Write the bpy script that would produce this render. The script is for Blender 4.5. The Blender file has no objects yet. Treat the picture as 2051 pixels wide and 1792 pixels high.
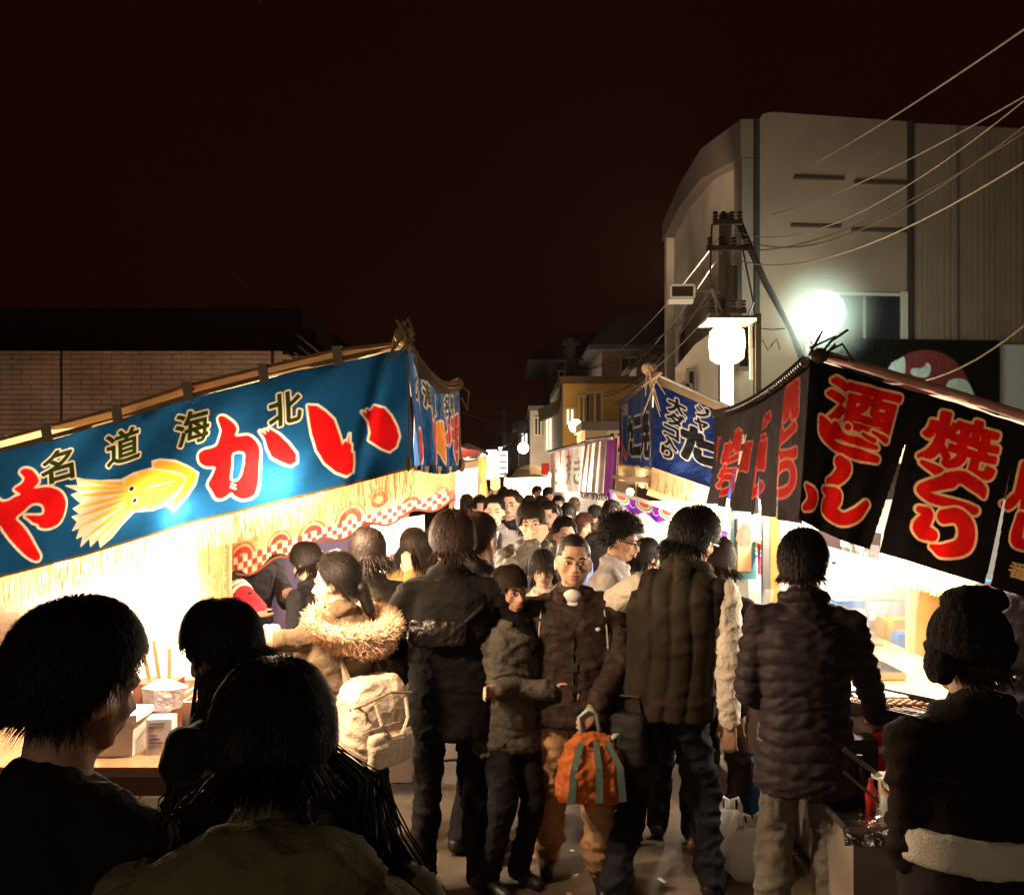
import bpy, bmesh, math, random
import numpy as np
from mathutils import Vector, Matrix, Euler
random.seed(7); RNG = np.random.default_rng(7)
sc = bpy.context.scene
COL = sc.collection
R = math.radians
# ------------------------------------------------------------------ camera, sky, exposure
CAM_H = 1.95; F = 1862.0; CX = 1025.5; HY = 950.0
cd = bpy.data.cameras.new('camera'); cam = bpy.data.objects.new('camera', cd); COL.objects.link(cam)
cam.location = (0, 0, CAM_H); cam.rotation_euler = (R(90), 0, 0)
cd.sensor_width = 36; cd.lens = 36*F/2051; cd.shift_y = 54/2051; cd.clip_start = .05; cd.clip_end = 600
sc.camera = cam
wd = bpy.data.worlds.new('World'); sc.world = wd; wd.use_nodes = True
bg = wd.node_tree.nodes['Background']
bg.inputs[0].default_value = (1.0, .16, .09, 1); bg.inputs[1].default_value = .0068      # night sky over the town
sc.view_settings.view_transform = 'Standard'; sc.view_settings.look = 'None'
sc.view_settings.exposure = 0; sc.view_settings.gamma = 1
cy = sc.cycles
cy.use_denoising = True; cy.max_bounces = 7; cy.diffuse_bounces = 3; cy.glossy_bounces = 2
cy.transmission_bounces = 4; cy.transparent_max_bounces = 8; cy.volume_bounces = 1; cy.sample_clamp_indirect = 6
cy.caustics_reflective = False; cy.caustics_refractive = False; cy.use_light_tree = True

def at(x, y, d):
    """point seen at (x, y) of the picture plane d metres down the street"""
    return Vector(((x-CX)/F*d, d, CAM_H+(HY-y)/F*d))
# ------------------------------------------------------------------ materials
def lin(c):
    c = np.asarray(c, float)/255.0
    return np.where(c <= .04045, c/12.92, ((c+.055)/1.055)**2.4)
MATS = {}
def mat(name, col, rough=.8, metal=0, bump=0, bscale=60, var=0, vscale=6, emit=None, estr=0, trans=0, spec=.3, alpha=1, coat=0, sheen=0):
    if name in MATS: return MATS[name]
    m = bpy.data.materials.new(name); m.use_nodes = True; nt = m.node_tree; N = nt.nodes; L = nt.links
    p = N['Principled BSDF']; out = N['Material Output']
    p.inputs['Base Color'].default_value = (*col, 1); p.inputs['Roughness'].default_value = rough
    p.inputs['Metallic'].default_value = metal; p.inputs['Specular IOR Level'].default_value = spec
    p.inputs['Coat Weight'].default_value = coat; p.inputs['Sheen Weight'].default_value = sheen
    if emit is not None:
        p.inputs['Emission Color'].default_value = (*emit, 1); p.inputs['Emission Strength'].default_value = estr
    tc = N.new('ShaderNodeTexCoord')
    if var:
        nz = N.new('ShaderNodeTexNoise'); nz.inputs['Scale'].default_value = vscale; nz.inputs['Detail'].default_value = 7
        L.new(tc.outputs['Object'], nz.inputs['Vector'])
        r = N.new('ShaderNodeMapRange'); r.inputs[1].default_value = .3; r.inputs[2].default_value = .7
        r.inputs[3].default_value = 1-var; r.inputs[4].default_value = 1+var; L.new(nz.outputs[0], r.inputs[0])
        v = N.new('ShaderNodeVectorMath'); v.operation = 'SCALE'; v.inputs[0].default_value = col
        L.new(r.outputs[0], v.inputs['Scale']); L.new(v.outputs[0], p.inputs['Base Color'])
    if bump:
        nb = N.new('ShaderNodeTexNoise'); nb.inputs['Scale'].default_value = bscale; nb.inputs['Detail'].default_value = 5
        L.new(tc.outputs['Object'], nb.inputs['Vector'])
        b = N.new('ShaderNodeBump'); b.inputs['Strength'].default_value = bump; b.inputs['Distance'].default_value = .02
        L.new(nb.outputs[0], b.inputs['Height']); L.new(b.outputs[0], p.inputs['Normal'])
    last = p
    if trans:
        t = N.new('ShaderNodeBsdfTranslucent'); t.inputs[0].default_value = (*col, 1)
        mx = N.new('ShaderNodeMixShader'); mx.inputs[0].default_value = trans
        L.new(p.outputs[0], mx.inputs[1]); L.new(t.outputs[0], mx.inputs[2]); L.new(mx.outputs[0], out.inputs[0]); last = mx
    if alpha < 1:
        t = N.new('ShaderNodeBsdfTransparent'); mx = N.new('ShaderNodeMixShader'); mx.inputs[0].default_value = alpha
        L.new(t.outputs[0], mx.inputs[1]); L.new(last.outputs[0], mx.inputs[2]); L.new(mx.outputs[0], out.inputs[0])
    MATS[name] = m; return m
def print_mat(name, trans=.45, rough=.85, weave=.25, gain=1.0):
    """cloth whose dyed pattern sits in the 'print' attribute, lets light through"""
    m = bpy.data.materials.new(name); m.use_nodes = True; nt = m.node_tree; N = nt.nodes; L = nt.links
    p = N['Principled BSDF']; out = N['Material Output']; p.inputs['Roughness'].default_value = rough; p.inputs['Specular IOR Level'].default_value = .15
    a = N.new('ShaderNodeAttribute'); a.attribute_name = 'print'
    tc = N.new('ShaderNodeTexCoord'); nz = N.new('ShaderNodeTexNoise'); nz.inputs['Scale'].default_value = 4; nz.inputs['Detail'].default_value = 10
    L.new(tc.outputs['Object'], nz.inputs['Vector'])
    r = N.new('ShaderNodeMapRange'); r.inputs[1].default_value = .3; r.inputs[2].default_value = .7; r.inputs[3].default_value = (1-weave)*gain; r.inputs[4].default_value = (1+weave)*gain
    L.new(nz.outputs[0], r.inputs[0])
    v = N.new('ShaderNodeVectorMath'); v.operation = 'SCALE'; L.new(a.outputs['Color'], v.inputs[0]); L.new(r.outputs[0], v.inputs['Scale'])
    L.new(v.outputs[0], p.inputs['Base Color'])
    nb = N.new('ShaderNodeTexNoise'); nb.inputs['Scale'].default_value = 14; nb.inputs['Detail'].default_value = 6; L.new(tc.outputs['Object'], nb.inputs['Vector'])
    b = N.new('ShaderNodeBump'); b.inputs['Strength'].default_value = .8; b.inputs['Distance'].default_value = .035
    L.new(nb.outputs[0], b.inputs['Height']); L.new(b.outputs[0], p.inputs['Normal'])
    t = N.new('ShaderNodeBsdfTranslucent'); L.new(v.outputs[0], t.inputs[0])
    mx = N.new('ShaderNodeMixShader'); mx.inputs[0].default_value = trans
    L.new(p.outputs[0], mx.inputs[1]); L.new(t.outputs[0], mx.inputs[2]); L.new(mx.outputs[0], out.inputs[0])
    return m
# ------------------------------------------------------------------ objects
def tag(o, label=None, cat=None, group=None, kind=None):
    if label: o['label'] = label
    if cat: o['category'] = cat
    if group: o['group'] = group
    if kind: o['kind'] = kind
    return o
def empty(name, loc=(0, 0, 0), rz=0, label=None, cat=None, group=None):
    o = bpy.data.objects.new(name, None); COL.objects.link(o); o.location = loc; o.rotation_euler = (0, 0, rz)
    o.empty_display_size = .1
    return tag(o, label, cat, group)
class MB:
    def __init__(s): s.v = []; s.f = []
    def add(s, vs, fs):
        k = len(s.v); s.v += [tuple(v) for v in vs]; s.f += [tuple(i+k for i in f) for f in fs]; return s
    def box(s, a, b, M=None):
        x0, y0, z0 = a; x1, y1, z1 = b
        vs = [Vector(p) for p in ((x0,y0,z0),(x1,y0,z0),(x1,y1,z0),(x0,y1,z0),(x0,y0,z1),(x1,y0,z1),(x1,y1,z1),(x0,y1,z1))]
        if M is not None: vs = [M @ v for v in vs]
        return s.add(vs, [(0,3,2,1),(4,5,6,7),(0,1,5,4),(1,2,6,5),(2,3,7,6),(3,0,4,7)])
    def bar(s, p, q, w, h=None):
        """rectangular bar from p to q"""
        p = Vector(p); q = Vector(q); h = h or w; d = (q-p); l = d.length; d.normalize()
        up = Vector((0,0,1)) if abs(d.z) < .95 else Vector((0,1,0)); x = d.cross(up).normalized(); z = x.cross(d)
        vs = [p+d*(l*t)+x*(sx*w/2)+z*(sz*h/2) for t in (0,1) for sx, sz in ((-1,-1),(1,-1),(1,1),(-1,1))]
        return s.add(vs, [(0,1,2,3),(7,6,5,4),(0,4,5,1),(1,5,6,2),(2,6,7,3),(3,7,4,0)])
    def tube(s, pts, r, n=8, cap=True):
        pts = [Vector(p) for p in pts]; rs = r if hasattr(r, '__len__') else [r]*len(pts)
        vs = []; k = len(pts)
        for i, p in enumerate(pts):
            d = (pts[min(i+1, k-1)]-pts[max(i-1, 0)]).normalized()
            up = Vector((0,0,1)) if abs(d.z) < .9 else Vector((0,1,0)); x = d.cross(up).normalized(); z = x.cross(d)
            vs += [p+(x*math.cos(a)+z*math.sin(a))*rs[i] for a in (2*math.pi*j/n for j in range(n))]
        fs = [(i*n+j, i*n+(j+1) % n, (i+1)*n+(j+1) % n, (i+1)*n+j) for i in range(k-1) for j in range(n)]
        if cap: fs += [tuple(range(n-1, -1, -1)), tuple((k-1)*n+j for j in range(n))]
        return s.add(vs, fs)
    def cap(s, p, q, r0, r1, n=12):
        """closed tapered limb with round ends"""
        p = Vector(p); q = Vector(q); d = q-p; l = d.length
        d = d/l if l > 1e-6 else Vector((0,0,1))
        up = Vector((0,0,1)) if abs(d.z) < .9 else Vector((0,1,0)); x = d.cross(up).normalized(); z = x.cross(d)
        prof = [(-math.cos(a)*r0, math.sin(a)*r0) for a in (R(20), R(45), R(70), R(90))] + [(l+math.sin(a)*r1, math.cos(a)*r1) for a in (0, R(20), R(45), R(70))]
        vs = [p-d*r0]
        for t, r in prof: vs += [p+d*t+(x*math.cos(a)+z*math.sin(a))*r for a in (2*math.pi*j/n for j in range(n))]
        vs.append(q+d*r1); m = len(prof)
        fs = [(0, 1+(j+1) % n, 1+j) for j in range(n)]
        fs += [(1+i*n+j, 1+i*n+(j+1) % n, 1+(i+1)*n+(j+1) % n, 1+(i+1)*n+j) for i in range(m-1) for j in range(n)]
        e = len(vs)-1; fs += [(e, 1+(m-1)*n+j, 1+(m-1)*n+(j+1) % n) for j in range(n)]
        return s.add(vs, fs)
    def ell(s, c, r, M=None, nu=16, nv=10):
        c = Vector(c); r = (r, r, r) if not hasattr(r, '__len__') else r
        def P(x, y, z):
            v = Vector((x*r[0], y*r[1], z*r[2])); return c+(M @ v if M is not None else v)
        vs = [P(0, 0, -1)]
        for i in range(1, nv):
            a = math.pi*i/nv; vs += [P(math.sin(a)*math.cos(2*math.pi*j/nu), math.sin(a)*math.sin(2*math.pi*j/nu), -math.cos(a)) for j in range(nu)]
        vs.append(P(0, 0, 1)); e = len(vs)-1
        fs = [(0, 1+(j+1) % nu, 1+j) for j in range(nu)]
        fs += [(1+i*nu+j, 1+i*nu+(j+1) % nu, 1+(i+1)*nu+(j+1) % nu, 1+(i+1)*nu+j) for i in range(nv-2) for j in range(nu)]
        fs += [(e, 1+(nv-2)*nu+j, 1+(nv-2)*nu+(j+1) % nu) for j in range(nu)]
        return s.add(vs, fs)
    def loft(s, secs, n=24, pw=1.0, cap=True):
        """secs: (center, rx, ry) stacked cross-sections"""
        vs = []
        for c, rx, ry in secs:
            c = Vector(c)
            for j in range(n):
                a = 2*math.pi*j/n; ca, sa = math.cos(a), math.sin(a)
                vs.append(c+Vector((math.copysign(abs(ca)**pw, ca)*rx, math.copysign(abs(sa)**pw, sa)*ry, 0)))
        k = len(secs); fs = [(i*n+j, i*n+(j+1) % n, (i+1)*n+(j+1) % n, (i+1)*n+j) for i in range(k-1) for j in range(n)]
        if cap: fs += [tuple(range(n-1, -1, -1)), tuple((k-1)*n+j for j in range(n))]
        return s.add(vs, fs)
    def prism(s, poly, fn, t0, t1):
        """poly of 2-d points extruded from t0 to t1 by fn(u, v, t)"""
        n = len(poly); vs = [fn(u, v, t0) for u, v in poly]+[fn(u, v, t1) for u, v in poly]
        return s.add(vs, [tuple(range(n-1, -1, -1)), tuple(range(n, 2*n))]+[(i, (i+1) % n, n+(i+1) % n, n+i) for i in range(n)])
    def mesh(s, name, smooth=False):
        me = bpy.data.meshes.new(name); me.from_pydata(s.v, [], s.f); me.update()
        if smooth: me.shade_smooth()
        return me
    def obj(s, name, m, parent=None, smooth=False, **kw):
        o = bpy.data.objects.new(name, s.mesh(name, smooth)); COL.objects.link(o)
        if m: o.data.materials.append(m)
        if parent is not None:
            o.parent = parent
            if kw.pop('world', False): o.matrix_parent_inverse = (Matrix.Translation(parent.location) @ parent.rotation_euler.to_matrix().to_4x4()).inverted()
        else: kw.pop('world', None)
        return tag(o, **kw)
# remeshed (organic) objects are queued and evaluated together
QUEUE = []
def organic(mb, name, m, parent, voxel, smooth_it=3, post=None):
    o = mb.obj(name, m, parent)
    r = o.modifiers.new('r', 'REMESH'); r.mode = 'VOXEL'; r.voxel_size = voxel; r.use_smooth_shade = True
    if smooth_it:
        k = o.modifiers.new('s', 'SMOOTH'); k.factor = .5; k.iterations = smooth_it
    QUEUE.append((o, post)); return o
def flush_queue():
    bpy.context.view_layer.update(); dg = bpy.context.evaluated_depsgraph_get()
    done = []
    for o, post in QUEUE:
        me = bpy.data.meshes.new_from_object(o.evaluated_get(dg)); done.append((o, me, post))
    for o, me, post in done:
        nm = o.name.split('.')[0]; mats = list(o.data.materials); o.modifiers.clear(); o.data = me; me.name = nm
        me.materials.clear()
        for q in mats: me.materials.append(q)
        if post:
            n = len(me.vertices); co = np.empty(n*3, np.float32); me.vertices.foreach_get('co', co); co = co.reshape(-1, 3)
            no = np.empty(n*3, np.float32); me.vertices.foreach_get('normal', no); no = no.reshape(-1, 3)
            me.vertices.foreach_set('co', post(co.astype(float), no.astype(float)).astype(np.float32).ravel()); me.update()
        me.shade_smooth()
    QUEUE.clear()
# ------------------------------------------------------------------ printed cloth
def seg_sdf(E, X, Y):
    """signed distance (inside < 0) to closed outline edges E (n,4)"""
    P = np.stack([X.ravel(), Y.ravel()], 1); best = np.full(len(P), 1e18); ins = np.zeros(len(P), bool)
    for x0, y0, x1, y1 in E:
        dx, dy = x1-x0, y1-y0; L2 = dx*dx+dy*dy+1e-12
        t = np.clip(((P[:, 0]-x0)*dx+(P[:, 1]-y0)*dy)/L2, 0, 1)
        d = (P[:, 0]-x0-t*dx)**2+(P[:, 1]-y0-t*dy)**2; np.minimum(best, d, out=best)
        if (y0 != y1): ins ^= ((y0 > P[:, 1]) != (y1 > P[:, 1])) & (P[:, 0] < (x1-x0)*(P[:, 1]-y0)/(y1-y0)+x0)
    d = np.sqrt(best); d[ins] *= -1
    return d.reshape(X.shape)
def stroke_sdf(strokes, X, Y):
    best = np.full(X.shape, 1e9)
    for s in strokes:
        if len(s) > 2:
            p = np.array(s, float); p = np.vstack([2*p[0]-p[1], p, 2*p[-1]-p[-2]])
            s = [tuple(catm(p[i], p[i+1], p[i+2], p[i+3], t)) for i in range(len(p)-3) for t in (0, .2, .4, .6, .8)]+[tuple(p[-2])]
        for (x0, y0, r0), (x1, y1, r1) in zip(s[:-1], s[1:]) if len(s) > 1 else [(s[0], s[0])]:
            dx, dy = x1-x0, y1-y0; L2 = dx*dx+dy*dy+1e-9
            t = np.clip(((X-x0)*dx+(Y-y0)*dy)/L2, 0, 1)
            d = np.hypot(X-x0-t*dx, Y-y0-t*dy)-(r0+(r1-r0)*t); np.minimum(best, d, out=best)
    return best
def smooth_loop(pts, k=4):
    p = np.array(pts, float); n = len(p); out = []
    for i in range(n):
        a, b, c, d = p[i-1], p[i], p[(i+1) % n], p[(i+2) % n]
        out += [catm(a, b, c, d, t) for t in np.arange(k)/k]
    return out
def catm(a, b, c, d, t):
    return .5*((2*b)+(-a+c)*t+(2*a-5*b+4*c-d)*t*t+(-a+3*b-3*c+d)*t**3)
def loop_edges(pts):
    return [(*pts[i], *pts[(i+1) % len(pts)]) for i in range(len(pts))]
GLY = {}
def glyph(ch):
    if ch in GLY: return GLY[ch]
    c = bpy.data.curves.new('t', 'FONT'); c.body = ch; c.fill_mode = 'NONE'; c.resolution_u = 4
    o = bpy.data.objects.new('t', c); COL.objects.link(o); bpy.context.view_layer.update()
    m = o.evaluated_get(bpy.context.evaluated_depsgraph_get()).to_mesh()
    co = np.array([v.co[:2] for v in m.vertices]).reshape(-1, 2); E = np.array([(*co[e.vertices[0]], *co[e.vertices[1]]) for e in m.edges]).reshape(-1, 4)
    lo, hi = co.min(0), co.max(0); cxy = (lo+hi)/2
    E = E-np.array([*cxy, *cxy]); o.to_mesh_clear(); bpy.data.objects.remove(o); bpy.data.curves.remove(c)
    GLY[ch] = (E, hi-lo); return GLY[ch]
class Canvas:
    def __init__(s, w, h, px, base):
        s.px = px; s.nx = int(w/px)+1; s.ny = int(h/px)+1; s.w = w; s.h = h
        s.img = np.empty((s.ny, s.nx, 3)); s.img[:] = lin(base)
        s.X, s.Y = np.meshgrid(np.linspace(0, w, s.nx), np.linspace(0, h, s.ny))        # metres, y down
    def region(s, x0, y0, x1, y1):
        a = max(0, int(x0/s.px)); b = min(s.nx, int(x1/s.px)+2); c = max(0, int(y0/s.px)); d = min(s.ny, int(y1/s.px)+2)
        return (slice(c, d), slice(a, b)) if b > a and d > c else None
    def blend(s, reg, d, col, soft=1.0):
        a = np.clip(.5-d/(s.px*soft), 0, 1)[..., None]; s.img[reg] = s.img[reg]*(1-a)+lin(col)*a
    def edges(s, E, fill, ow=0, oc=None, bold=0):
        E = np.asarray(E, float); m = ow+bold+2*s.px
        reg = s.region(E[:, ::2].min()-m, E[:, 1::2].min()-m, E[:, ::2].max()+m, E[:, 1::2].max()+m)
        if reg is None: return
        d = seg_sdf(E, s.X[reg], s.Y[reg])-bold
        if oc is not None: s.blend(reg, d-ow, oc)
        if fill is not None: s.blend(reg, d, fill)
    def poly(s, pts, fill, ow=0, oc=None, smooth=0):
        if smooth: pts = smooth_loop(pts, smooth)
        s.edges(loop_edges([tuple(p) for p in pts]), fill, ow, oc)
    def strokes(s, st, fill, ow=0, oc=None):
        a = np.array([p for q in st for p in q]); m = a[:, 2].max()+ow+2*s.px
        reg = s.region(a[:, 0].min()-m, a[:, 1].min()-m, a[:, 0].max()+m, a[:, 1].max()+m)
        if reg is None: return
        d = stroke_sdf(st, s.X[reg], s.Y[reg])
        if oc is not None: s.blend(reg, d-ow, oc)
        if fill is not None: s.blend(reg, d, fill)
    def text(s, ch, x, y, w, h, fill, ow=0, oc=None, bold=0, rot=0, shear=0):
        E, sz = glyph(ch); k = np.array([w/sz[0], -h/sz[1]])
        pts = E.reshape(-1, 2)*k; ca, sa = math.cos(rot), math.sin(rot)
        q = np.stack([pts[:, 0]*ca-pts[:, 1]*sa, pts[:, 0]*sa+pts[:, 1]*ca], 1); q[:, 1] += q[:, 0]*shear
        s.edges((q+np.array([x, y])).reshape(-1, 4), fill, ow, oc, bold)
    def line(s, txt, x, y, sz, fill, vertical=False, gap=1.15, bold=0, ow=0, oc=None, squash=1.0):
        for i, ch in enumerate(txt):
            if ch == ' ': continue
            e = glyph(ch)[1]
            if vertical: s.text(ch, x, y+i*sz*gap, e[0]*sz*squash, e[1]*sz, fill, ow, oc, bold)
            else: s.text(ch, x+i*sz*gap*squash, y, e[0]*sz*squash, e[1]*sz, fill, ow, oc, bold)
    def sheet(s, name, fn, m, parent=None, keep=None, world=False, **kw):
        """mesh grid: fn(u, v) -> xyz arrays with u, v in 0..1"""
        P = fn(s.X/s.w, s.Y/s.h); co = np.stack(P, -1).reshape(-1, 3).astype(np.float32)
        ny, nx = s.ny, s.nx; i = np.arange(ny*nx).reshape(ny, nx)
        q = np.stack([i[:-1, :-1], i[1:, :-1], i[1:, 1:], i[:-1, 1:]], -1).reshape(-1, 4)
        if keep is not None:
            k = keep((s.X/s.w+.5/nx)[:-1, :-1], (s.Y/s.h+.5/ny)[:-1, :-1]).ravel(); q = q[k]
        me = bpy.data.meshes.new(name); me.vertices.add(len(co)); me.vertices.foreach_set('co', co.ravel())
        me.loops.add(q.size); me.loops.foreach_set('vertex_index', q.ravel().astype(np.int32)); me.polygons.add(len(q))
        me.polygons.foreach_set('loop_start', np.arange(0, q.size, 4, dtype=np.int32))
        me.update(calc_edges=True); me.shade_smooth()
        a = me.color_attributes.new('print', 'FLOAT_COLOR', 'POINT')
        c = np.ones((ny*nx, 4), np.float32); c[:, :3] = s.img.reshape(-1, 3); a.data.foreach_set('color', c.ravel())
        me.materials.append(m); o = bpy.data.objects.new(name, me); COL.objects.link(o)
        if parent is not None: o.parent = parent
        return tag(o, **kw)
def quad_fn(TL, TR, BR, BL, wave=None):
    TL, TR, BR, BL = map(np.array, (TL, TR, BR, BL))
    def f(u, v):
        P = [TL[k]*(1-u)*(1-v)+TR[k]*u*(1-v)+BR[k]*u*v+BL[k]*(1-u)*v for k in range(3)]
        if wave: dx, dy, dz = wave(u, v); P = [P[0]+dx, P[1]+dy, P[2]+dz]
        return P
    return f
# lamps
BULB = 3.2; LAMP = 2.5
def bulb(name, p, r, col, power, label, group=None, glass=None, cat='lamp', drop=.09, lightr=.05, estr=60, cord=None):
    o = empty(name, p, 0, label, cat, group)
    m = mat('glow_%.2f_%.2f_%.2f_%d' % (*col, estr), (.8, .8, .8), emit=col, estr=estr)
    MB().ell((0, 0, 0), r, None, 14, 9).obj('glass', m, o, smooth=True)
    MB().tube([(0, 0, r*.9), (0, 0, r*.9+min(r, .06)*.6)], min(r*.45, .04), 8).obj('socket', mat('socket', (.03, .03, .03)), o)
    if cord: MB().tube([(0, 0, r*1.5), (cord[0], cord[1], cord[2])], .004, 5).obj('cord', mat('socket', (.03,)*3), o)
    if power:
        l = bpy.data.lights.new(name+'_light', 'POINT'); l.energy = power*(BULB if name == 'light_bulb' else LAMP); l.color = col; l.shadow_soft_size = lightr
        q = bpy.data.objects.new('light', l); COL.objects.link(q); q.parent = o; q.location = (0, 0, -r-drop)
    return o
# ------------------------------------------------------------------ people
SKIN = lambda k='': mat('skin'+k, {'': (.50, .29, .19), 'pale': (.62, .40, .28), 'tan': (.36, .19, .115)}[k], .55, bump=.15, bscale=180, spec=.35, var=.08, vscale=25)
def hairmat(c): return mat('hair_%.3f' % c[0], c, .5, spec=.22, var=.35, vscale=90)
def snoise(P, sc_, seed, octaves=3):
    rg = np.random.default_rng(seed); out = np.zeros(len(P)); amp = 1
    for o in range(octaves):
        for k in range(4):
            d = rg.normal(size=3); d /= np.linalg.norm(d); w = rg.normal(size=3)
            out += amp*np.sin(P @ d*sc_*(2**o)+2.2*np.sin(P @ w*sc_*(2**o)*.45+rg.uniform(0, 6))+rg.uniform(0, 6))*.35
        amp *= .5
    return out
def wrinkle(amp, sc_, seed, quilt=None, stretch=(1, 1, 1)):
    def f(co, no):
        d = snoise(co*np.array(stretch), sc_, seed)*amp
        q = co*np.array([1, 1, 1.7])
        d += amp*1.3*np.maximum(0, 1-np.abs(snoise(q, sc_*1.5, seed+9, 2))*2.6)
        d += amp*.7*np.maximum(0, 1-np.abs(snoise(q, sc_*2.9, seed+19, 1))*3)
        if quilt:
            pitch, depth, slant = quilt
            z = co[:, 2]+slant*np.abs(co[:, 0])+.008*np.sin(co[:, 0]*23+co[:, 2]*11)
            if pitch < 0:
                xx = co[:, 0]+.012*np.sin(co[:, 2]*9+1); d += depth*(np.abs(np.sin(xx/-pitch*math.pi+.6))**.5-.6)
            else:
                d += depth*(np.abs(np.sin(z/pitch*math.pi))**.4-.6)
                d += depth*.22*np.sin(co[:, 0]*75+9*np.sin(z*21))*np.abs(np.sin(z/pitch*math.pi))
        return co+no*d[:, None]
    return f
def ik(S, W, l1, l2, pole):
    d = W-S; L = min(d.length, (l1+l2)*.998); u = d.normalized(); W = S+u*L
    a = (l1*l1-l2*l2+L*L)/(2*L); h = math.sqrt(max(l1*l1-a*a, 0)); pv = pole-u*pole.dot(u)
    pv = pv.normalized() if pv.length > 1e-4 else Vector((0, -1, 0))
    return S+u*a+pv*h, W
def person(label, x, d, H, yaw=0, head=(0, 0, 0), lean=(0, 0), arms=(None, None), pole=(None, None), legs=None, top=None, low=None,
           hair=None, face=False, skin='', fine=None, curl=.5, group=None, seed=1, shoes=(.02, .02, .02), slim=1.0, glasses=False, Z0=0, jaw=1.0, hs=1.0):
    s = H/1.70; X = (x-CX)/F*d; yw = R(yaw)
    root = empty('person', (X, d, Z0), yw, label, 'person', group); root.scale = (s, s, s)
    RM = Matrix.Rotation(yw, 3, 'Z')
    def loc(px, py, dd): return (RM.inverted() @ (at(px, py, dd)-Vector((X, d, Z0))))/s
    def wp(p):
        p = Vector(p)
        if p.z > .92: p = p+Vector((lean[1]*(p.z-.92), lean[0]*(p.z-.92), -abs(lean[0])*.25*(p.z-.92)))
        return p
    near = fine if fine is not None else d < 9
    top = dict(dict(col=(.02, .02, .02), bulk=1.0, hem=.80, amp=.006, sc=9, quilt=None, slcol=None, name='jacket', collar=.03, rough=.85, sleeve=1.0), **(top or {}))
    low = dict(dict(col=(.02, .02, .025), kind='trousers', w=1.0, rough=.9), **(low or {}))
    hair = dict(dict(col=(.012, .009, .008), style='short', n=2600 if near else 260, len=.05), **(hair or {}))
    # skeleton
    N0 = wp((0, .0, 1.40)); HB = wp((0, .015, 1.465))
    HM = Matrix.Rotation(R(head[0]), 3, 'Z') @ Matrix.Rotation(R(head[1]), 3, 'X') @ Matrix.Rotation(R(head[2]), 3, 'Y') @ Matrix.Scale(hs, 3)
    def hp(p): return HB+HM @ Vector(p)
    sh = .182*slim; SH = [wp((-sh, -.005, 1.350)), wp((sh, -.005, 1.350))]; A = []
    for i, sg in enumerate((-1, 1)):
        t = arms[i]
        if t is None: W = SH[i]+Vector((sg*.07, .06, -.50)); pl = Vector((sg*.4, -1, 0))
        else:
            W = loc(*t[1:]) if t[0] == 'px' else Vector(t); pl = Vector(pole[i] if pole[i] else (sg*.5, -.4, -1))
        E, W = ik(SH[i], W, .285, .255, pl); A.append((SH[i], E, W))
    legs = legs or [(-.095, .0, 0), (.095, .0, 0)]
    HP = [Vector((-.085, 0, .88)), Vector((.085, 0, .88))]; LG = []
    for i in (0, 1):
        An = Vector((legs[i][0], legs[i][1]-.02, .085+legs[i][2])); K, An = ik(HP[i], An, .42, .41, Vector((0, 1, 0))); LG.append((HP[i], K, An))
    # the body: one surface from head to feet
    b = MB(); vx = (.0085 if face else .010) if near else .02
    b.ell(hp((0, -.008, .138)), (.074, .093, .096), HM); b.ell(hp((0, .025, .068)), (.056*jaw, .066, .064), HM)
    b.ell(hp((0, .062, .026)), (.028, .024, .022), HM); b.cap(N0-Vector((0, 0, .03)), hp((0, -.005, .06)), .058, .054)
    b.cap(hp((-.055*jaw, .02, .09)), hp((-.03*jaw, .055, .03)), .022, .018); b.cap(hp((.055*jaw, .02, .09)), hp((.03*jaw, .055, .03)), .022, .018)
    if near:
        b.cap(hp((0, .087, .108)), hp((0, .108, .078)), .009, .0135)
        b.ell(hp((-.011, .098, .073)), (.010, .010, .008), HM); b.ell(hp((.011, .098, .073)), (.010, .010, .008), HM)
        b.ell(hp((0, .086, .048)), (.026, .016, .013), HM)
        b.cap(hp((-.038, .076, .128)), hp((.038, .076, .128)), .014, .014)
        for q in (-1, 1):
            b.ell(hp((q*.042, .060, .084)), (.022, .022, .024), HM)
    for q in (-1, 1): b.ell(hp((q*.078, -.006, .098)), (.010, .020, .033), HM @ Matrix.Rotation(R(-q*18), 3, 'Z'), 12, 8)
    b.loft([(wp((0, 0, z)), rx*slim, ry) for z, rx, ry in ((.84, .13, .09), (1.0, .12, .085), (1.22, .145, .10), (1.34, .13, .085), (1.41, .07, .06))])
    for i, (S, E, W) in enumerate(A):
        b.cap(wp((.06*(2*i-1), 0, 1.36)), S, .05, .045); b.cap(S, E, .042, .036); b.cap(E, W, .034, .026)
        hd = (W-E).normalized(); sg = 2*i-1
        side = hd.cross(Vector((0, 1, 0)) if abs(hd.y) < .8 else Vector((0, 0, 1))).normalized(); nrm = side.cross(hd)
        if nrm.dot(Vector((-sg, 0, .0))-hd*0) < 0 and abs(hd.z) > .5: nrm = -nrm
        HMx = Matrix((side, hd, nrm)).transposed()
        b.ell(W+hd*.045, (.037, .05, .017), HMx, 12, 8)
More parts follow.
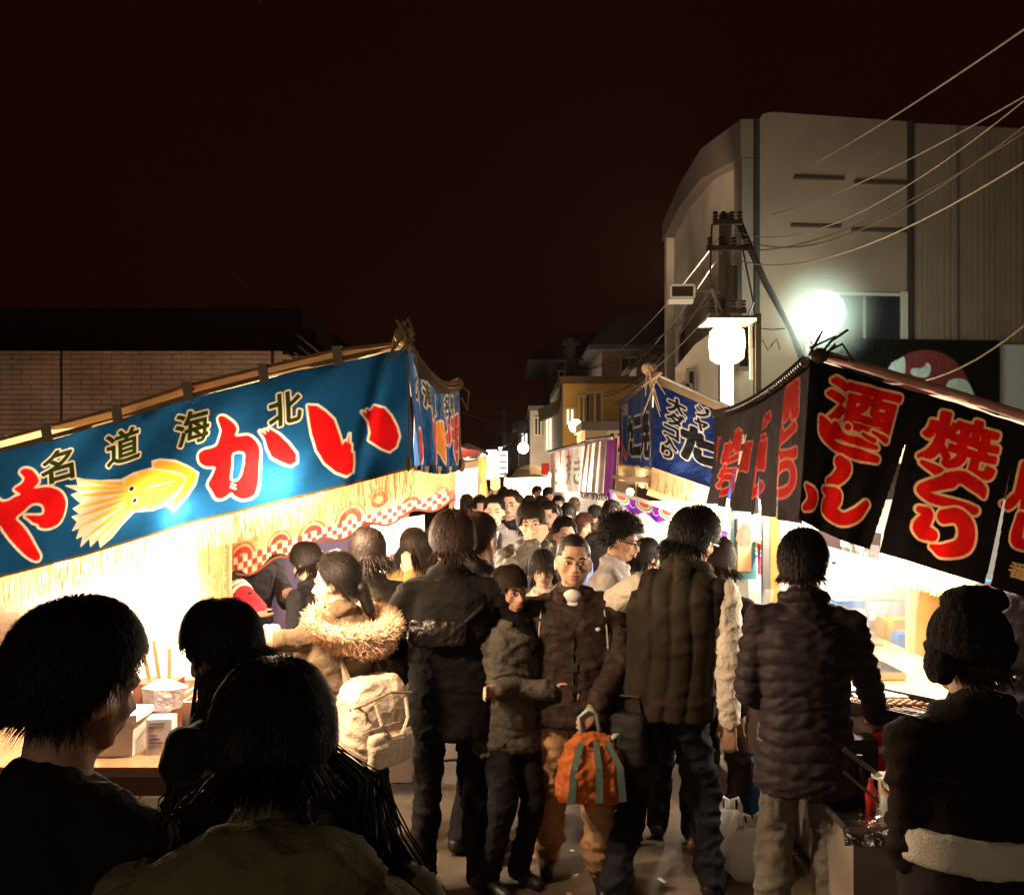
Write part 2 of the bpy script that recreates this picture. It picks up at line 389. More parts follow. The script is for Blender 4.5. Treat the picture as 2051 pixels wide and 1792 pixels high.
        if near:
            for k in range(4):
                off = (-.028+.0187*k); L = (.068, .078, .073, .056)[k]*.52; p0 = W+hd*.085+side*off
                d1 = (hd*math.cos(curl*.7)+nrm*math.sin(curl*.7)); d2 = (hd*math.cos(curl*1.9)+nrm*math.sin(curl*1.9)); p1 = p0+d1*L; p2 = p1+d2*L
                b.cap(W+hd*.05+side*off*.9, p0, .010, .0095, 8); b.cap(p0, p1, .0095, .0085, 8); b.cap(p1, p2, .0085, .0075, 8)
            tp = W+hd*.025-side*.03; t1 = tp+(hd*.6-side*.55+nrm*.45).normalized()*.035; b.cap(tp, t1, .0125, .0105, 8); b.cap(t1, t1+(hd*.9+nrm*.35-side*.1).normalized()*.03, .0105, .009, 8)
    for i, (P, K, An) in enumerate(LG):
        b.cap(P, K, .065, .045); b.cap(K, An, .045, .035); b.cap(An-Vector((0, .02, .045)), An+Vector((0, .12, -.05)), .03, .025)
    body = organic(b, 'body', SKIN(skin), root, vx, 2 if near else 3)
    # jacket
    c = MB(); B = top['bulk']; hem = top['hem']; zs = [hem, .92, 1.02, 1.14, 1.25, 1.33, 1.385, 1.42]; zs = [z for z in zs if z >= hem]
    prof = {0.6: (.19, .145), .7: (.19, .14), .8: (.185, .135), .92: (.172, .125), 1.02: (.162, .12), 1.14: (.17, .125), 1.25: (.185, .13), 1.33: (.175, .118), 1.385: (.12, .095), 1.42: (.075, .075)}
    ks = sorted(prof)
    def pr(z): return np.interp(z, ks, [prof[k][0] for k in ks]), np.interp(z, ks, [prof[k][1] for k in ks])
    c.loft([(wp((0, 0, z)), pr(z)[0]*slim*(B if z < 1.36 else 1+(B-1)*.4), pr(z)[1]*(B if z < 1.36 else 1)) for z in zs], pw=.9)
    c.cap(wp((0, -.01, 1.40)), wp((0, -.008, 1.40+top['collar'])), .077, .072)
    if top['collar'] > 0: c.tube([wp((.082*math.sin(a), .012-.080*math.cos(a), 1.425+.028*math.cos(a)+top['collar']*.3)) for a in np.linspace(-2.75, 2.75, 16)], .021, 8)
    slv = c if top['slcol'] is None else MB(); wv = (.009 if top['quilt'] else .012) if near else .022; sw = B*top['sleeve']
    for i, (S, E, W) in enumerate(A):
        sg = 2*i-1; c.cap(wp((.09*sg, -.005, 1.36)), S+Vector(((-.012 if slv is c else -.03)*sg, 0, 0)), .062*B, (.056 if slv is c else .05)*B)
        slv.cap(S, E, .057*sw, .051*sw); slv.cap(E, W-(W-E).normalized()*.01, .052*sw, .041*sw)
    fm = mat('cloth_%.3f_%.3f_%.3f_%d' % (*top['col'], top['rough']*100), top['col'], top['rough'], bump=(.42 if not top['quilt'] else .2) if near else .3, bscale=34 if near else 60, var=.12, vscale=14, spec=.12 if top['rough'] > .55 else .3)
    jk = organic(c, top['name'], fm, root, wv, 2, wrinkle(top['amp'], top['sc'], seed, top['quilt']))
    if slv is not c:
        sm = mat('cloth_%.3f_%.3f_%.3f_s' % tuple(top['slcol']), top['slcol'], .9, bump=.6, bscale=34, var=.1, vscale=14, spec=.2)
        organic(slv, 'sleeve', sm, jk, wv, 2, wrinkle(.007, 12, seed+5))
    # lower clothing
    t = MB(); w = low['w']; lm = mat('cloth_%.3f_%.3f_%.3f_l' % tuple(low['col']), low['col'], low['rough'], bump=.4, bscale=30, var=.2, vscale=10, spec=.1)
    t.loft([((0, 0, .80), .155*slim*w, .115), ((0, 0, .90), .160*slim*w, .118), ((0, 0, 1.0), .145*slim*w, .105)])
    if low['kind'] == 'skirt':
        t.loft([((0, 0, low.get('z', .45)), .24*w, .2), ((0, 0, .7), .2*w, .17), ((0, 0, .95), .15*w, .115)])
        lg = MB()
        for P, K, An in LG: lg.cap(K, An+Vector((0, 0, -.02)), .05, .038)
        organic(lg, 'tights', mat('tights', (.015, .015, .015), .8), root, .015, 1)
    else:
        for P, K, An in LG: t.cap(P, K, .098*w, .068*w); t.cap(K, An+Vector((0, -.005, -.01)), .068*w, .058*w)
    organic(t, low['kind'], lm, root, .013 if near else .022, 2, wrinkle(low.get('amp', .007), 10, seed+3, None, (1, 1, 1.6)))
    for P, K, An in LG:
        q = MB(); base = Vector((An.x, An.y, An.z-.085))
        q.cap(base+Vector((0, -.03, .055)), base+Vector((0, .02, .06)), .045, .045, 10); q.cap(base+Vector((0, -.02, .045)), base+Vector((0, .155, .035)), .042, .034, 10)
        so = organic(q, 'shoe', mat('shoe_%.2f' % shoes[0], shoes, .45, spec=.4), root, .012 if near else .02, 1)
    # hair
    make_hair(root, hp, HM, hair, seed, near)
    if face:
        ew = mat('eye_white', (.6, .55, .5), .3); ei = mat('iris', (.012, .008, .006), .2); br = mat('brow', (.02, .014, .012), .8); lp = mat('lips', (.36, .12, .10), .5)
        for q in (-1, 1):
            e = MB().ell(hp((q*.032, .083, .106)), (.0132, .0085, .0054), HM @ Matrix.Rotation(R(-q*14), 3, 'Z'), 12, 8).obj('eye', ew, root, True)
            MB().ell(hp((q*.032, .0895, .1058)), (.0062, .004, .0052), HM, 10, 6).obj('iris', ei, e, True)
            MB().tube([hp((q*.017, .0905, .108)), hp((q*.026, .093, .1135)), hp((q*.038, .0905, .1135)), hp((q*.049, .080, .108))], [.0012, .0022, .0022, .0012], 5).obj('eyelid', br, root)
            MB().tube([hp((q*.014, .0925, .127)), hp((q*.03, .0935, .134)), hp((q*.050, .079, .129))], [.0035, .0042, .002], 6).obj('eyebrow', br, root)
        MB().tube([hp((-.024, .093, .049)), hp((-.010, .1015, .053)), hp((0, .1025, .051)), hp((.010, .1015, .053)), hp((.024, .093, .049))], [.002, .005, .0045, .005, .002], 8).tube([hp((-.02, .094, .043)), hp((0, .1015, .040)), hp((.02, .094, .043))], [.002, .0062, .002], 8).obj('lips', lp, root, True)
    if glasses:
        g = MB()
        for q in (-1, 1):
            g.tube([hp((q*.034+.024*math.cos(a), .105-.004*abs(math.cos(a)), .106+.018*math.sin(a))) for a in np.linspace(0, 2*math.pi, 15)], .0022, 5, False)
            g.bar(hp((q*.058, .10, .112)), hp((q*.082, .0, .112)), .003, .006)
        g.bar(hp((-.01, .106, .112)), hp((.01, .106, .112)), .003)
        g.obj('glasses', mat('glasses_frame', (.012, .012, .012), .3), root)
    return dict(root=root, hp=hp, HM=HM, A=A, LG=LG, loc=loc, wp=wp, s=s, jacket=jk, body=body)
def make_hair(root, hp, HM, hair, seed, near):
    rg = random.Random(seed*13+1); st = hair['style']; c = hp((0, -.008, .138)); rx, ry, rz = .079, .099, .104
    if st == 'none': return
    m = hairmat(hair['col']); hair['n'] = int(hair['n']*(1.5 if near else 1)); cap = MB(); vol = hair.get('vol', 1.0)
    def allowed(n):
        az = math.degrees(math.atan2(abs(n.x), n.y)); z = n.z
        lo = {'short': (.50, .02, -.62), 'buzz': (.55, .10, -.5), 'bob': (.28, -.75, -.95), 'long': (.3, -.8, -.95), 'tied': (.5, .0, -.6), 'curly': (.42, .0, -.55), 'fringe': (.22, -.3, -.85)}[st]
        if az < 42: return z > lo[0]
        if az < 62: return z > lo[0]+(lo[1]-lo[0])*(az-42)/20
        if az < 100: return z > lo[1]+(lo[2]*.6-lo[1])*max(0, (az-75)/25)
        return z > lo[2]
    def surf(n, k=1.0): return c+HM @ Vector((n.x*rx*k, n.y*ry*k, n.z*rz*k))
    # scalp shell
    nu, nv = (40, 26) if near else (20, 14); vs = []; ok = []
    kk = {'buzz': 1.0}.get(st, 1.035+.05*(vol-1))
    for i in range(nv+1):
        for j in range(nu):
            a = math.pi*i/nv; t = 2*math.pi*j/nu; n = Vector((math.sin(a)*math.sin(t), math.sin(a)*math.cos(t), math.cos(a)))
            al = allowed(n); ok.append(al); vs.append(surf(n, kk if al else .93))
    fs = []
    for i in range(nv):
        for j in range(nu):
            q = (i*nu+j, i*nu+(j+1) % nu, (i+1)*nu+(j+1) % nu, (i+1)*nu+j)
            if any(ok[k] for k in q): fs.append(q[::-1])
    cap.add(vs, fs)
    if st == 'buzz':
        o = cap.obj('hair', hairmat(hair['col']), root, True); return
    n_s = hair['n']; L0 = hair['len']; wdt = hair.get('w', .0032 if near else .010)
    for k in range(n_s):
        while True:
            n = Vector((rg.gauss(0, 1), rg.gauss(0, 1), rg.gauss(0, 1))).normalized()
            if allowed(n): break
        L = L0*rg.uniform(.6, 1.25); cr = Vector((0, -.35, .94)).normalized()
        fl = (n-cr*n.dot(cr)); fl = fl.normalized() if fl.length > .05 else Vector((rg.gauss(0, 1), rg.gauss(0, 1), 0)).normalized()
        if n.y > .3 and st in ('short', 'curly', 'tied'): fl = (fl+Vector((.5 if rg.random() < .7 else -.5, -.2, 0))).normalized()
        if st == 'tied': fl = (Vector((0, -1, -.35))-n*Vector((0, -1, -.35)).dot(n)).normalized()
        mess = hair.get('mess', .25); fl = (fl+Vector((rg.gauss(0, mess), rg.gauss(0, mess), rg.gauss(0, mess)))).normalized()
        lift = {'short': .22, 'tied': .03, 'curly': .4, 'bob': .06, 'long': .04, 'fringe': .10}[st]*vol
        seg = 5 if L > .12 else 3; pts = [surf(n, kk*.99)]; dr = (fl+n*lift); p = Vector((n.x*rx, n.y*ry, n.z*rz))*kk*.99; step = L/seg
        for j in range(seg):
            if st == 'curly': dr = dr+Vector((rg.gauss(0, .6), rg.gauss(0, .6), rg.gauss(0, .6)))
            dr = (dr+Vector((0, 0, -.25 if L < .12 else -.45))).normalized(); p = p+dr*step
            e = math.sqrt((p.x/rx)**2+(p.y/ry)**2+(max(p.z, -.07)/rz)**2 if p.z > -.07 else (p.x/.075)**2+((p.y+.01)/.085)**2); kmin = kk+.01+.05*vol*rg.random()
            if e < kmin and (p.z > -.07 or st in ('long', 'bob')): 
                f = kmin/max(e, .05)
                if p.z > -.07: p = Vector((p.x*f, p.y*f, p.z*(f if p.z > 0 else 1)))
                else: p = Vector((p.x*f, p.y*f, p.z))
                dr = Vector((dr.x*.5, dr.y*.5, dr.z))
            kmax = kk+.03+(.30 if st == 'curly' else .13)*vol*(.35+rg.random()*(j+1)/seg)
            if e > kmax and p.z > -.07:
                f = kmax/e; p = Vector((p.x*f, p.y*f, p.z*(f if p.z > 0 else 1)))
            if p.z < -.20: # rest on the shoulders and back
                g = math.sqrt((p.x/.23)**2+(p.y/.165)**2)
                if g < 1 and st == 'long': p.y = math.copysign(math.sqrt(max(0, 1-(p.x/.23)**2))*.165, p.y if abs(p.y) > .02 else -1)*min(1, (-.20-p.z)/.05+.45)
            pts.append(c+HM @ p)
        w = wdt*rg.uniform(.7, 1.3)*(1.2 if L > .12 else 1); vs = []; kf = len(pts)
        sd = (pts[-1]-pts[0]).cross(pts[0]-c); sd = sd.normalized() if sd.length > 1e-6 else Vector((1, 0, 0)); on = (pts[0]-c).normalized()
        for j, q in enumerate(pts):
            ww = w*(1-.92*(j/(kf-1))**1.5); vs += [q-sd*ww, q+on*ww*.6, q+sd*ww]
        fs = []
        for j in range(kf-1):
            a = j*3; fs += [(a, a+1, a+4, a+3), (a+1, a+2, a+5, a+4)]
        cap.add(vs, fs)
    cap.obj('hair', m, root, True)
def fur(parent, pts, r, n, col, name='fur_trim', L=.03, seed=3):
    """fur band along a polyline"""
    rg = random.Random(seed); g = MB(); g.tube(pts, r*.8, 10)
    for k in range(n):
        i = rg.randrange(len(pts)-1); t = rg.random(); p = Vector(pts[i]).lerp(Vector(pts[i+1]), t); ax = (Vector(pts[i+1])-Vector(pts[i])).normalized()
        v = Vector((rg.gauss(0, 1), rg.gauss(0, 1), rg.gauss(0, 1))); v = (v-ax*v.dot(ax)).normalized()
        a = p+v*r*.7; dd = (v+Vector((rg.gauss(0, .35), rg.gauss(0, .35), rg.gauss(0, .35)-.2))).normalized(); e = a+dd*L*rg.uniform(.6, 1.3); s = ax.cross(dd).normalized()*.003
        m_ = a.lerp(e, .5)+Vector((0, 0, -.003)); g.add([a-s, a+s, m_+s*.7, m_-s*.7, e], [(0, 1, 2, 3), (3, 2, 4)])
    return g.obj(name, mat('fur_%.2f' % col[0], col, .8, var=.35, vscale=40, sheen=.3), parent)
# ------------------------------------------------------------------ setting
SKYM = mat('night', (.0, .0, .0))
def asphalt():
    m = bpy.data.materials.new('asphalt'); m.use_nodes = True; nt = m.node_tree; N = nt.nodes; L = nt.links; p = N['Principled BSDF']
    tc = N.new('ShaderNodeTexCoord')
    def noise(s, d=8):
        n = N.new('ShaderNodeTexNoise'); n.inputs['Scale'].default_value = s; n.inputs['Detail'].default_value = d; L.new(tc.outputs['Object'], n.inputs['Vector']); return n
    a, b, c = noise(1.3), noise(220, 3), noise(9)
    r = N.new('ShaderNodeValToRGB'); r.color_ramp.elements[0].position = .35; r.color_ramp.elements[0].color = (.11, .082, .058, 1); r.color_ramp.elements[1].position = .68; r.color_ramp.elements[1].color = (.30, .225, .15, 1)
    L.new(a.outputs[0], r.inputs[0])
    mx = N.new('ShaderNodeMix'); mx.data_type = 'RGBA'; mx.blend_type = 'MULTIPLY'; mx.inputs[0].default_value = .75
    r2 = N.new('ShaderNodeValToRGB'); r2.color_ramp.elements[0].position = .35; r2.color_ramp.elements[0].color = (.35, .35, .35, 1); r2.color_ramp.elements[1].position = .65; r2.color_ramp.elements[1].color = (1.5, 1.5, 1.5, 1)
    L.new(b.outputs[0], r2.inputs[0]); L.new(r.outputs[0], mx.inputs[6]); L.new(r2.outputs[0], mx.inputs[7])
    m2 = N.new('ShaderNodeMix'); m2.data_type = 'RGBA'; m2.blend_type = 'MULTIPLY'; m2.inputs[0].default_value = .5
    L.new(mx.outputs[2], m2.inputs[6]); L.new(c.outputs[0], m2.inputs[7]); L.new(m2.outputs[2], p.inputs['Base Color'])
    bm_ = N.new('ShaderNodeBump'); bm_.inputs['Strength'].default_value = .6; bm_.inputs['Distance'].default_value = .01; L.new(b.outputs[0], bm_.inputs['Height']); L.new(bm_.outputs[0], p.inputs['Normal'])
    p.inputs['Roughness'].default_value = .75
    return m
MB().add([(-300, -60, 0), (300, -60, 0), (300, 400, 0), (-300, 400, 0)], [(0, 1, 2, 3)]).obj('ground', mat('earth', (.10, .085, .07), .95, var=.3, vscale=2), kind='structure')
g = MB(); nn = 40
for i in range(nn+1):
    y = -6+i*2.6; cx_ = .05*y-max(0, y-30)*.09; g.v += [(cx_-2.9, y, .004), (cx_+2.9, y, .004)]
g.f = [(2*i, 2*i+1, 2*i+3, 2*i+2) for i in range(nn)]
g.obj('road', asphalt(), kind='structure')
# concrete drain covers along the road edge
for sg in (-1, 1):
    k = MB(); y = 1.0
    while y < 30:
        cx_ = .05*y+sg*2.45; k.box((cx_-.25, y, .005), (cx_+.25, y+.585, .03+.006*random.random())); y += .6
    k.obj('gutter_cover', mat('concrete', (.23, .20, .17), .9, bump=.3, bscale=90, var=.25, vscale=5), kind='structure')

WOOD = mat('wood', (.34, .19, .09), .6, bump=.2, bscale=40, var=.3, vscale=9)
WOODL = mat('wood_pale', (.62, .42, .22), .6, bump=.15, bscale=40, var=.2, vscale=9)
WOODD = mat('wood_dark', (.10, .05, .03), .55, bump=.2, bscale=40, var=.3, vscale=9)
STEEL = mat('steel', (.55, .54, .52), .28, 1.0, bump=.1, bscale=30)
PIPE = mat('galvanised', (.5, .5, .48), .35, .9)
BLACK = mat('black_plastic', (.015, .015, .015), .4)
WHITE = mat('white_paint', (.75, .73, .68), .5)
FOAM = mat('styrofoam', (.85, .83, .80), .8, bump=.15, bscale=200)
CARD = mat('cardboard', (.42, .27, .15), .85, bump=.1, bscale=50, var=.1)
CLOTHW = mat('white_tarp', (.80, .78, .72), .7, trans=.4, bump=.35, bscale=5, var=.06)
CLOTHC = mat('cream_tarp', (.80, .68, .48), .7, trans=.4, bump=.4, bscale=5, var=.08)
CLOTHR = mat('red_tarp', (.55, .05, .04), .7, trans=.4, bump=.4, bscale=5)
FRG = mat('gold_fringe', (.58, .42, .22), .7, trans=.45, var=.25, vscale=30)
CLEAR = mat('clear_vinyl', (.80, .84, .90), .12, alpha=.22, spec=.8, bump=.8, bscale=4)
GLASSD = mat('dark_glass', (.02, .022, .025), .08, spec=.8)
def skin_sheet(name, pts, m, parent=None, nx=24, ny=10, amp=.02, seed=1, thick=0, **kw):
    """hanging or stretched cloth between four corners, gently rumpled"""
    TL, TR, BR, BL = [Vector(p) for p in pts]; nrm = (TR-TL).cross(BL-TL).normalized(); rg = np.random.default_rng(seed); ph = rg.uniform(0, 6, 6)
    g = MB()
    for j in range(ny+1):
        for i in range(nx+1):
            u, v = i/nx, j/ny; p = TL*(1-u)*(1-v)+TR*u*(1-v)+BR*u*v+BL*(1-u)*v
            g.v.append(tuple(p+nrm*amp*(math.sin(u*17+ph[0]+2*v)+.6*math.sin(u*31+v*5+ph[1])+.8*math.sin(v*7+u*4+ph[2]))))
    g.f = [(j*(nx+1)+i, (j+1)*(nx+1)+i, (j+1)*(nx+1)+i+1, j*(nx+1)+i+1) for j in range(ny) for i in range(nx)]
    return g.obj(name, m, parent, True, world=parent is not None, **kw)
def fringe(p0, p1, ln, n, m, parent, seed=1, name='fringe', w=.004, curve=None, jit=.12):
    rg = random.Random(seed); g = MB(); p0 = Vector(p0); p1 = Vector(p1); ax = (p1-p0).normalized(); nr = ax.cross(Vector((0, 0, 1))).normalized()
    for k in range(n):
        t = (k+rg.random()*.6)/n; p = p0.lerp(p1, t) if curve is None else curve(t); L = ln*rg.uniform(1-jit, 1+jit*.4); s = ax*w*rg.uniform(.6, 1.2)
        d1 = nr*rg.gauss(0, .004)+ax*rg.gauss(0, .002); d2 = nr*rg.gauss(0, .010)+ax*rg.gauss(0, .006)
        m1 = p+d1-Vector((0, 0, L*.5)); e = p+d2-Vector((0, 0, L)); g.add([p-s, p+s, m1+s, m1-s, e+s*.7, e-s*.7], [(0, 1, 2, 3), (3, 2, 4, 5)])
    q0, q1 = (p0, p1) if curve is None else (curve(0), curve(1))
    if curve is None: g.bar(q0, q1, .006, .02)
    return g.obj(name, m, parent, world=True, kind='stuff')
# ------------------------------------------------------------------ tiled building on the left
LB = empty('tiled_building', at(0, 0, 10.2).xyz*0+Vector((-5, 10.4, 0)), 0, 'low building with a tan tiled wall under a black overhanging eave, behind the squid stall', 'building')
TILE = mat('tan_tile', (.44, .31, .225), .65, var=.22, vscale=3, bump=.1, bscale=60); GROUT = mat('grout', (.05, .035, .028), .9)
xr = at(560, 0, 10.2).x
MB().box((-9, 10.23, 0), (xr-.01, 14, 3.3)).obj('wall', GROUT, LB, world=True)
g = MB(); z = 1.4; row = 0; joints = [at(122, 0, 10.2).x, at(545, 0, 10.2).x]
while z < 3.28:
    x = -8.9+(row % 2)*.11
    while x < xr-.05:
        if all(abs(x+.105-j) > .12 for j in joints): g.box((x, 10.2-random.random()*.006, z), (x+.212, 10.229, z+.047))
        else:
            for j in joints:
                if abs(x+.105-j) <= .12:
                    if j-.02-x > .02: g.box((x, 10.2, z), (j-.018, 10.229, z+.047))
                    if x+.21-(j+.02) > .02: g.box((j+.018, 10.2, z), (x+.212, 10.229, z+.047))
        x += .22
    z += .055; row += 1
g.obj('tile', TILE, LB, world=True, kind='stuff')
MB().box((-9.2, 9.5, 3.303), (xr+.55, 14.2, 3.42)).box((-9.3, 9.3, 3.421), (xr+.45, 14.4, 3.62)).obj('eave', mat('black_metal', (.006, .004, .003), 1.0, spec=0), LB, world=True)
MB().box((xr, 10.6, 0), (xr+1.0, 14, 3.3)).obj('side_wall', mat('beige_wall', (.34, .24, .17), .9, bump=.2, bscale=30), LB, world=True)
# ------------------------------------------------------------------ big building on the right
C0 = at(1517, 0, 17.0).xyz; C0.z = 0; e1 = Vector((.9958, .0915, 0)); ew = Vector((.0915, -.9958, 0))
def bl(u, w, z): return C0+e1*u+ew*w+Vector((0, 0, z))
BB = empty('large_building', C0, 0, 'large grey three storey building with an angled roofline above the yakitori stall', 'building')
GREYW = mat('grey_render', (.24, .168, .118), .9, bump=.25, bscale=18, var=.22, vscale=.7)
CORR = mat('ribbed_cladding', (.205, .15, .108), .7, var=.12, vscale=2)
CREAM = mat('cream_render', (.62, .52, .40), .9, bump=.25, bscale=14, var=.2, vscale=.9); DARKT = mat('dark_trim', (.03, .025, .02), .7)
def lbox(name, a, b, m, parent=BB, **kw):
    (u0, w0, z0), (u1, w1, z1) = a, b; g = MB(); g.box(a, b); g.v = [tuple(bl(*v)) for v in g.v]
    g.f = [f[::-1] for f in g.f]; return g.obj(name, m, parent, world=True, **kw)
lbox('wall', (.04, -.4, 0), (2.86, 0, 8.40), GREYW)
# rounded parapet corner and upper band
g = MB(); g.prism([(.04, 8.401), (.04, 8.46), (.12, 8.55), (.3, 8.585), (2.86, 8.50), (2.86, 8.401)], lambda u, v, t: tuple(bl(u, t, v)), -.4, .0); g.obj('parapet', GREYW, BB, world=True)
# ribbed cladding to the right, every rib modelled
g = MB(); u = 2.96
while u < 8.5:
    g.box((u, -.4, 0), (u+.075, .015+.004*math.sin(u*9), 8.47-.012*(u-2.9))); g.box((u+.075, -.4, 0), (u+.11, .008, 8.46-.012*(u-2.9))); u += .11
g.v = [tuple(bl(*v)) for v in g.v]; g.f = [f[::-1] for f in g.f]; g.obj('ribbed_cladding', CORR, BB, world=True, kind='stuff')
lbox('seam_strip', (3.79, .032, 4.4), (3.83, .042, 8.4), mat('seam', (.12, .11, .09), .8))
lbox('drainpipe', (2.87, -.3, 4.4), (2.95, .06, 8.50), DARKT)
lbox('corner_trim', (-.06, -.3, 2.0), (.035, .03, 8.45), DARKT)
for zz in (7.38, 6.50):
    a = .68 if zz > 7 else .62
    lbox('ledge', (a, .002, zz-.015), (a+.95, .05, zz+.02), mat('ledge_metal', (.055, .045, .035), .6)); lbox('ledge', (a+1.15, .002, zz-.065), (2.86, .05, zz-.025), mat('ledge_metal', (.055,)*3))
# upper window over the black sign
wn = lbox('window', (1.3, .004, 4.42), (2.84, .02, 5.24), GLASSD)
for a, b in (((1.24, .022, 4.42), (1.30, .06, 5.30)), ((1.302, .022, 5.245), (2.72, .06, 5.30)), ((2.722, .022, 4.42), (2.84, .075, 5.33)), ((2.0, .022, 4.42), (2.04, .05, 5.243))):
    o = lbox('window_frame', a, b, mat('window_pale', (.42, .38, .32), .6) if a[0] > 2.7 or a[2] > 5 else mat('window_metal', (.25, .24, .22), .5), None); o.parent = wn
# sign board: maroon disc with white patches
SG = empty('shop_sign', bl(3, .1, 2.3), 0, 'long black shop sign with a maroon disc and white shapes, on the big grey building', 'sign')
cv = Canvas(3.1, 2.0, .018, (9, 9, 7)); cv.edges(loop_edges([(1.72+.86*math.cos(a), 1.02+.86*math.sin(a)) for a in np.linspace(0, 2*math.pi, 48, False)]), (112, 50, 50))
for pts in ([(.98, .60), (1.06, .42), (1.22, .33), (1.30, .30), (1.32, .48), (1.30, .6), (1.1, .62)], [(1.42, .58), (1.46, .50), (1.6, .5), (1.68, .46), (1.72, .40), (1.78, .42), (1.80, .5), (1.78, .6), (1.7, .66), (1.5, .64)], [(2.1, .80), (2.18, .70), (2.36, .67), (2.5, .72), (2.58, .84), (2.6, 1.0), (2.1, .95)], [(1.2, 1.2), (1.5, 1.0), (1.8, 1.3), (1.4, 1.5)]):
    cv.poly(pts, (190, 205, 195), smooth=4)
cv.sheet('sign_face', quad_fn(bl(1.28, .42, 4.38), bl(4.38, .42, 4.36), bl(4.38, .42, 2.36), bl(1.28, .42, 2.38)), print_mat('sign_print', 0, .5, .08), None)
so = bpy.context.scene.objects['sign_face']; so.parent = SG; so.matrix_parent_inverse = Matrix.Translation(-SG.location)
lbox('sign_box', (1.26, .033, 2.34), (4.40, .415, 4.40), mat('sign_black', (.006, .006, .005), .5), SG)
lbox('wall_panel', (4.42, .05, 2.0), (5.6, .36, 4.33), mat('pale_panel', (.45, .47, .45), .6)); lbox('wall_panel', (4.95, .362, 2.0), (5.3, .38, 3.9), DARKT)
# street side of the big building
def sl(v, w, z): return C0+Vector((.048, 1, 0))*v+Vector((-w, 0, 0))+Vector((0, 0, z))
pr_ = [(0.45, 0), (0.45, 8.55), (4.7, 9.55), (8.5, 9.9), (12.7, 9.95), (12.7, 0)]
MB().prism(pr_, lambda a, b, t: tuple(sl(a, t, b)), -.5, -.02).obj('street_wall', CREAM, BB, world=True)
fr = [(0.02, 8.45), (4.7, 9.55), (8.5, 9.9), (12.7, 9.95), (12.7, 9.2), (11.8, 9.2), (8.3, 9.0), (4.9, 8.7), (1.0, 7.75), (.02, 7.6)]
g = MB()
top_ = [(0.02, 8.45), (4.7, 9.55), (8.5, 9.9), (12.7, 9.95)]; bot_ = [(0.02, 7.75), (4.7, 8.85), (8.5, 9.3), (12.7, 9.4)]
for i in range(3): g.prism([bot_[i], top_[i], top_[i+1], bot_[i+1]], lambda a, b, t: tuple(sl(a, t, b)), -.019, .30)
g.obj('fascia', mat('roof_edge', (.20, .15, .115), .85, bump=.2, bscale=10), BB, world=True)
MB().prism([(.02, 0), (.02, 7.74), (.75, 7.9), (.75, 0)], lambda a, b, t: tuple(sl(a, t, b)), -.019, .28).obj('pier', mat('roof_edge', (.2,)*3), BB, world=True)
MB().prism([(12.2, 0), (12.2, 9.38), (12.7, 9.39), (12.7, 0)], lambda a, b, t: tuple(sl(a, t, b)), -.019, .22).obj('pier', CREAM, BB, world=True)
for v0, v1, z0, z1 in ((1.6, 2.8, 3.5, 5.0), (9.2, 10.2, 4.5, 6.0), (9.2, 10.2, 2.6, 4.2), (5.2, 6.6, 2.2, 4.4)):
    w_ = MB().prism([(v0, z0), (v0, z1), (v1, z1), (v1, z0)], lambda a, b, t: tuple(sl(a, t, b)), -.018, .01).obj('window', GLASSD, BB, world=True)
    f_ = MB()
    for q in ([(v0-.09, z0-.09), (v0-.09, z1+.09), (v0, z1+.09), (v0, z0-.09)], [(v1, z0-.09), (v1, z1+.09), (v1+.09, z1+.09), (v1+.09, z0-.09)], [(v0, z1), (v0, z1+.09), (v1, z1+.09), (v1, z1)], [(v0, z0-.09), (v0, z0), (v1, z0), (v1, z0-.09)]):
        f_.prism(q, lambda a, b, t: tuple(sl(a, t, b)), -.018, .07)
    f_.obj('frame', mat('window_wood', (.16, .12, .09), .7), w_)
# lean-to in front of it with a sloped parapet
LT = empty('annex_building', at(1420, 0, 15.5).xyz*0+Vector((2.9, 15.5, 0)), 0, 'small cream annex with a stepped roofline behind the round street lamp', 'building')
pts = [(1352, 900), (1352, 738), (1392, 690), (1440, 655), (1508, 640), (1508, 900)]
g = MB(); P3 = [at(x, y, 15.2) for x, y in pts]; n_ = len(P3); g.v = [tuple(p) for p in P3]+[tuple(p+Vector((.3, 1.5, 0))) for p in P3]
g.f = [tuple(range(n_)), tuple(range(2*n_-1, n_-1, -1))]+[(i, i+n_, (i+1) % n_+n_, (i+1) % n_) for i in range(n_)]
g.obj('wall', mat('annex_render', (.42, .34, .25), .9, bump=.3, bscale=10, var=.22, vscale=1.5), LT, world=True)
for a in ((1378, 745, 1388, 812), (1366, 775, 1380, 800), (1478, 662, 1496, 735)):
    p, q = at(a[0], a[3], 15.18), at(a[2], a[1], 15.18)
    w_ = MB().box((p.x, 15.12, p.z), (q.x, 15.19, q.z)).obj('window', GLASSD, LT, world=True)
    MB().box((p.x-.04, 15.08, p.z-.07), (q.x+.04, 15.118, p.z)).box((p.x-.04, 15.08, q.z), (q.x+.04, 15.118, q.z+.05)).box((p.x-.05, 15.08, p.z), (p.x, 15.118, q.z)).box((q.x, 15.08, p.z), (q.x+.05, 15.118, q.z)).obj('frame', mat('window_wood', (.1,)*3), w_)
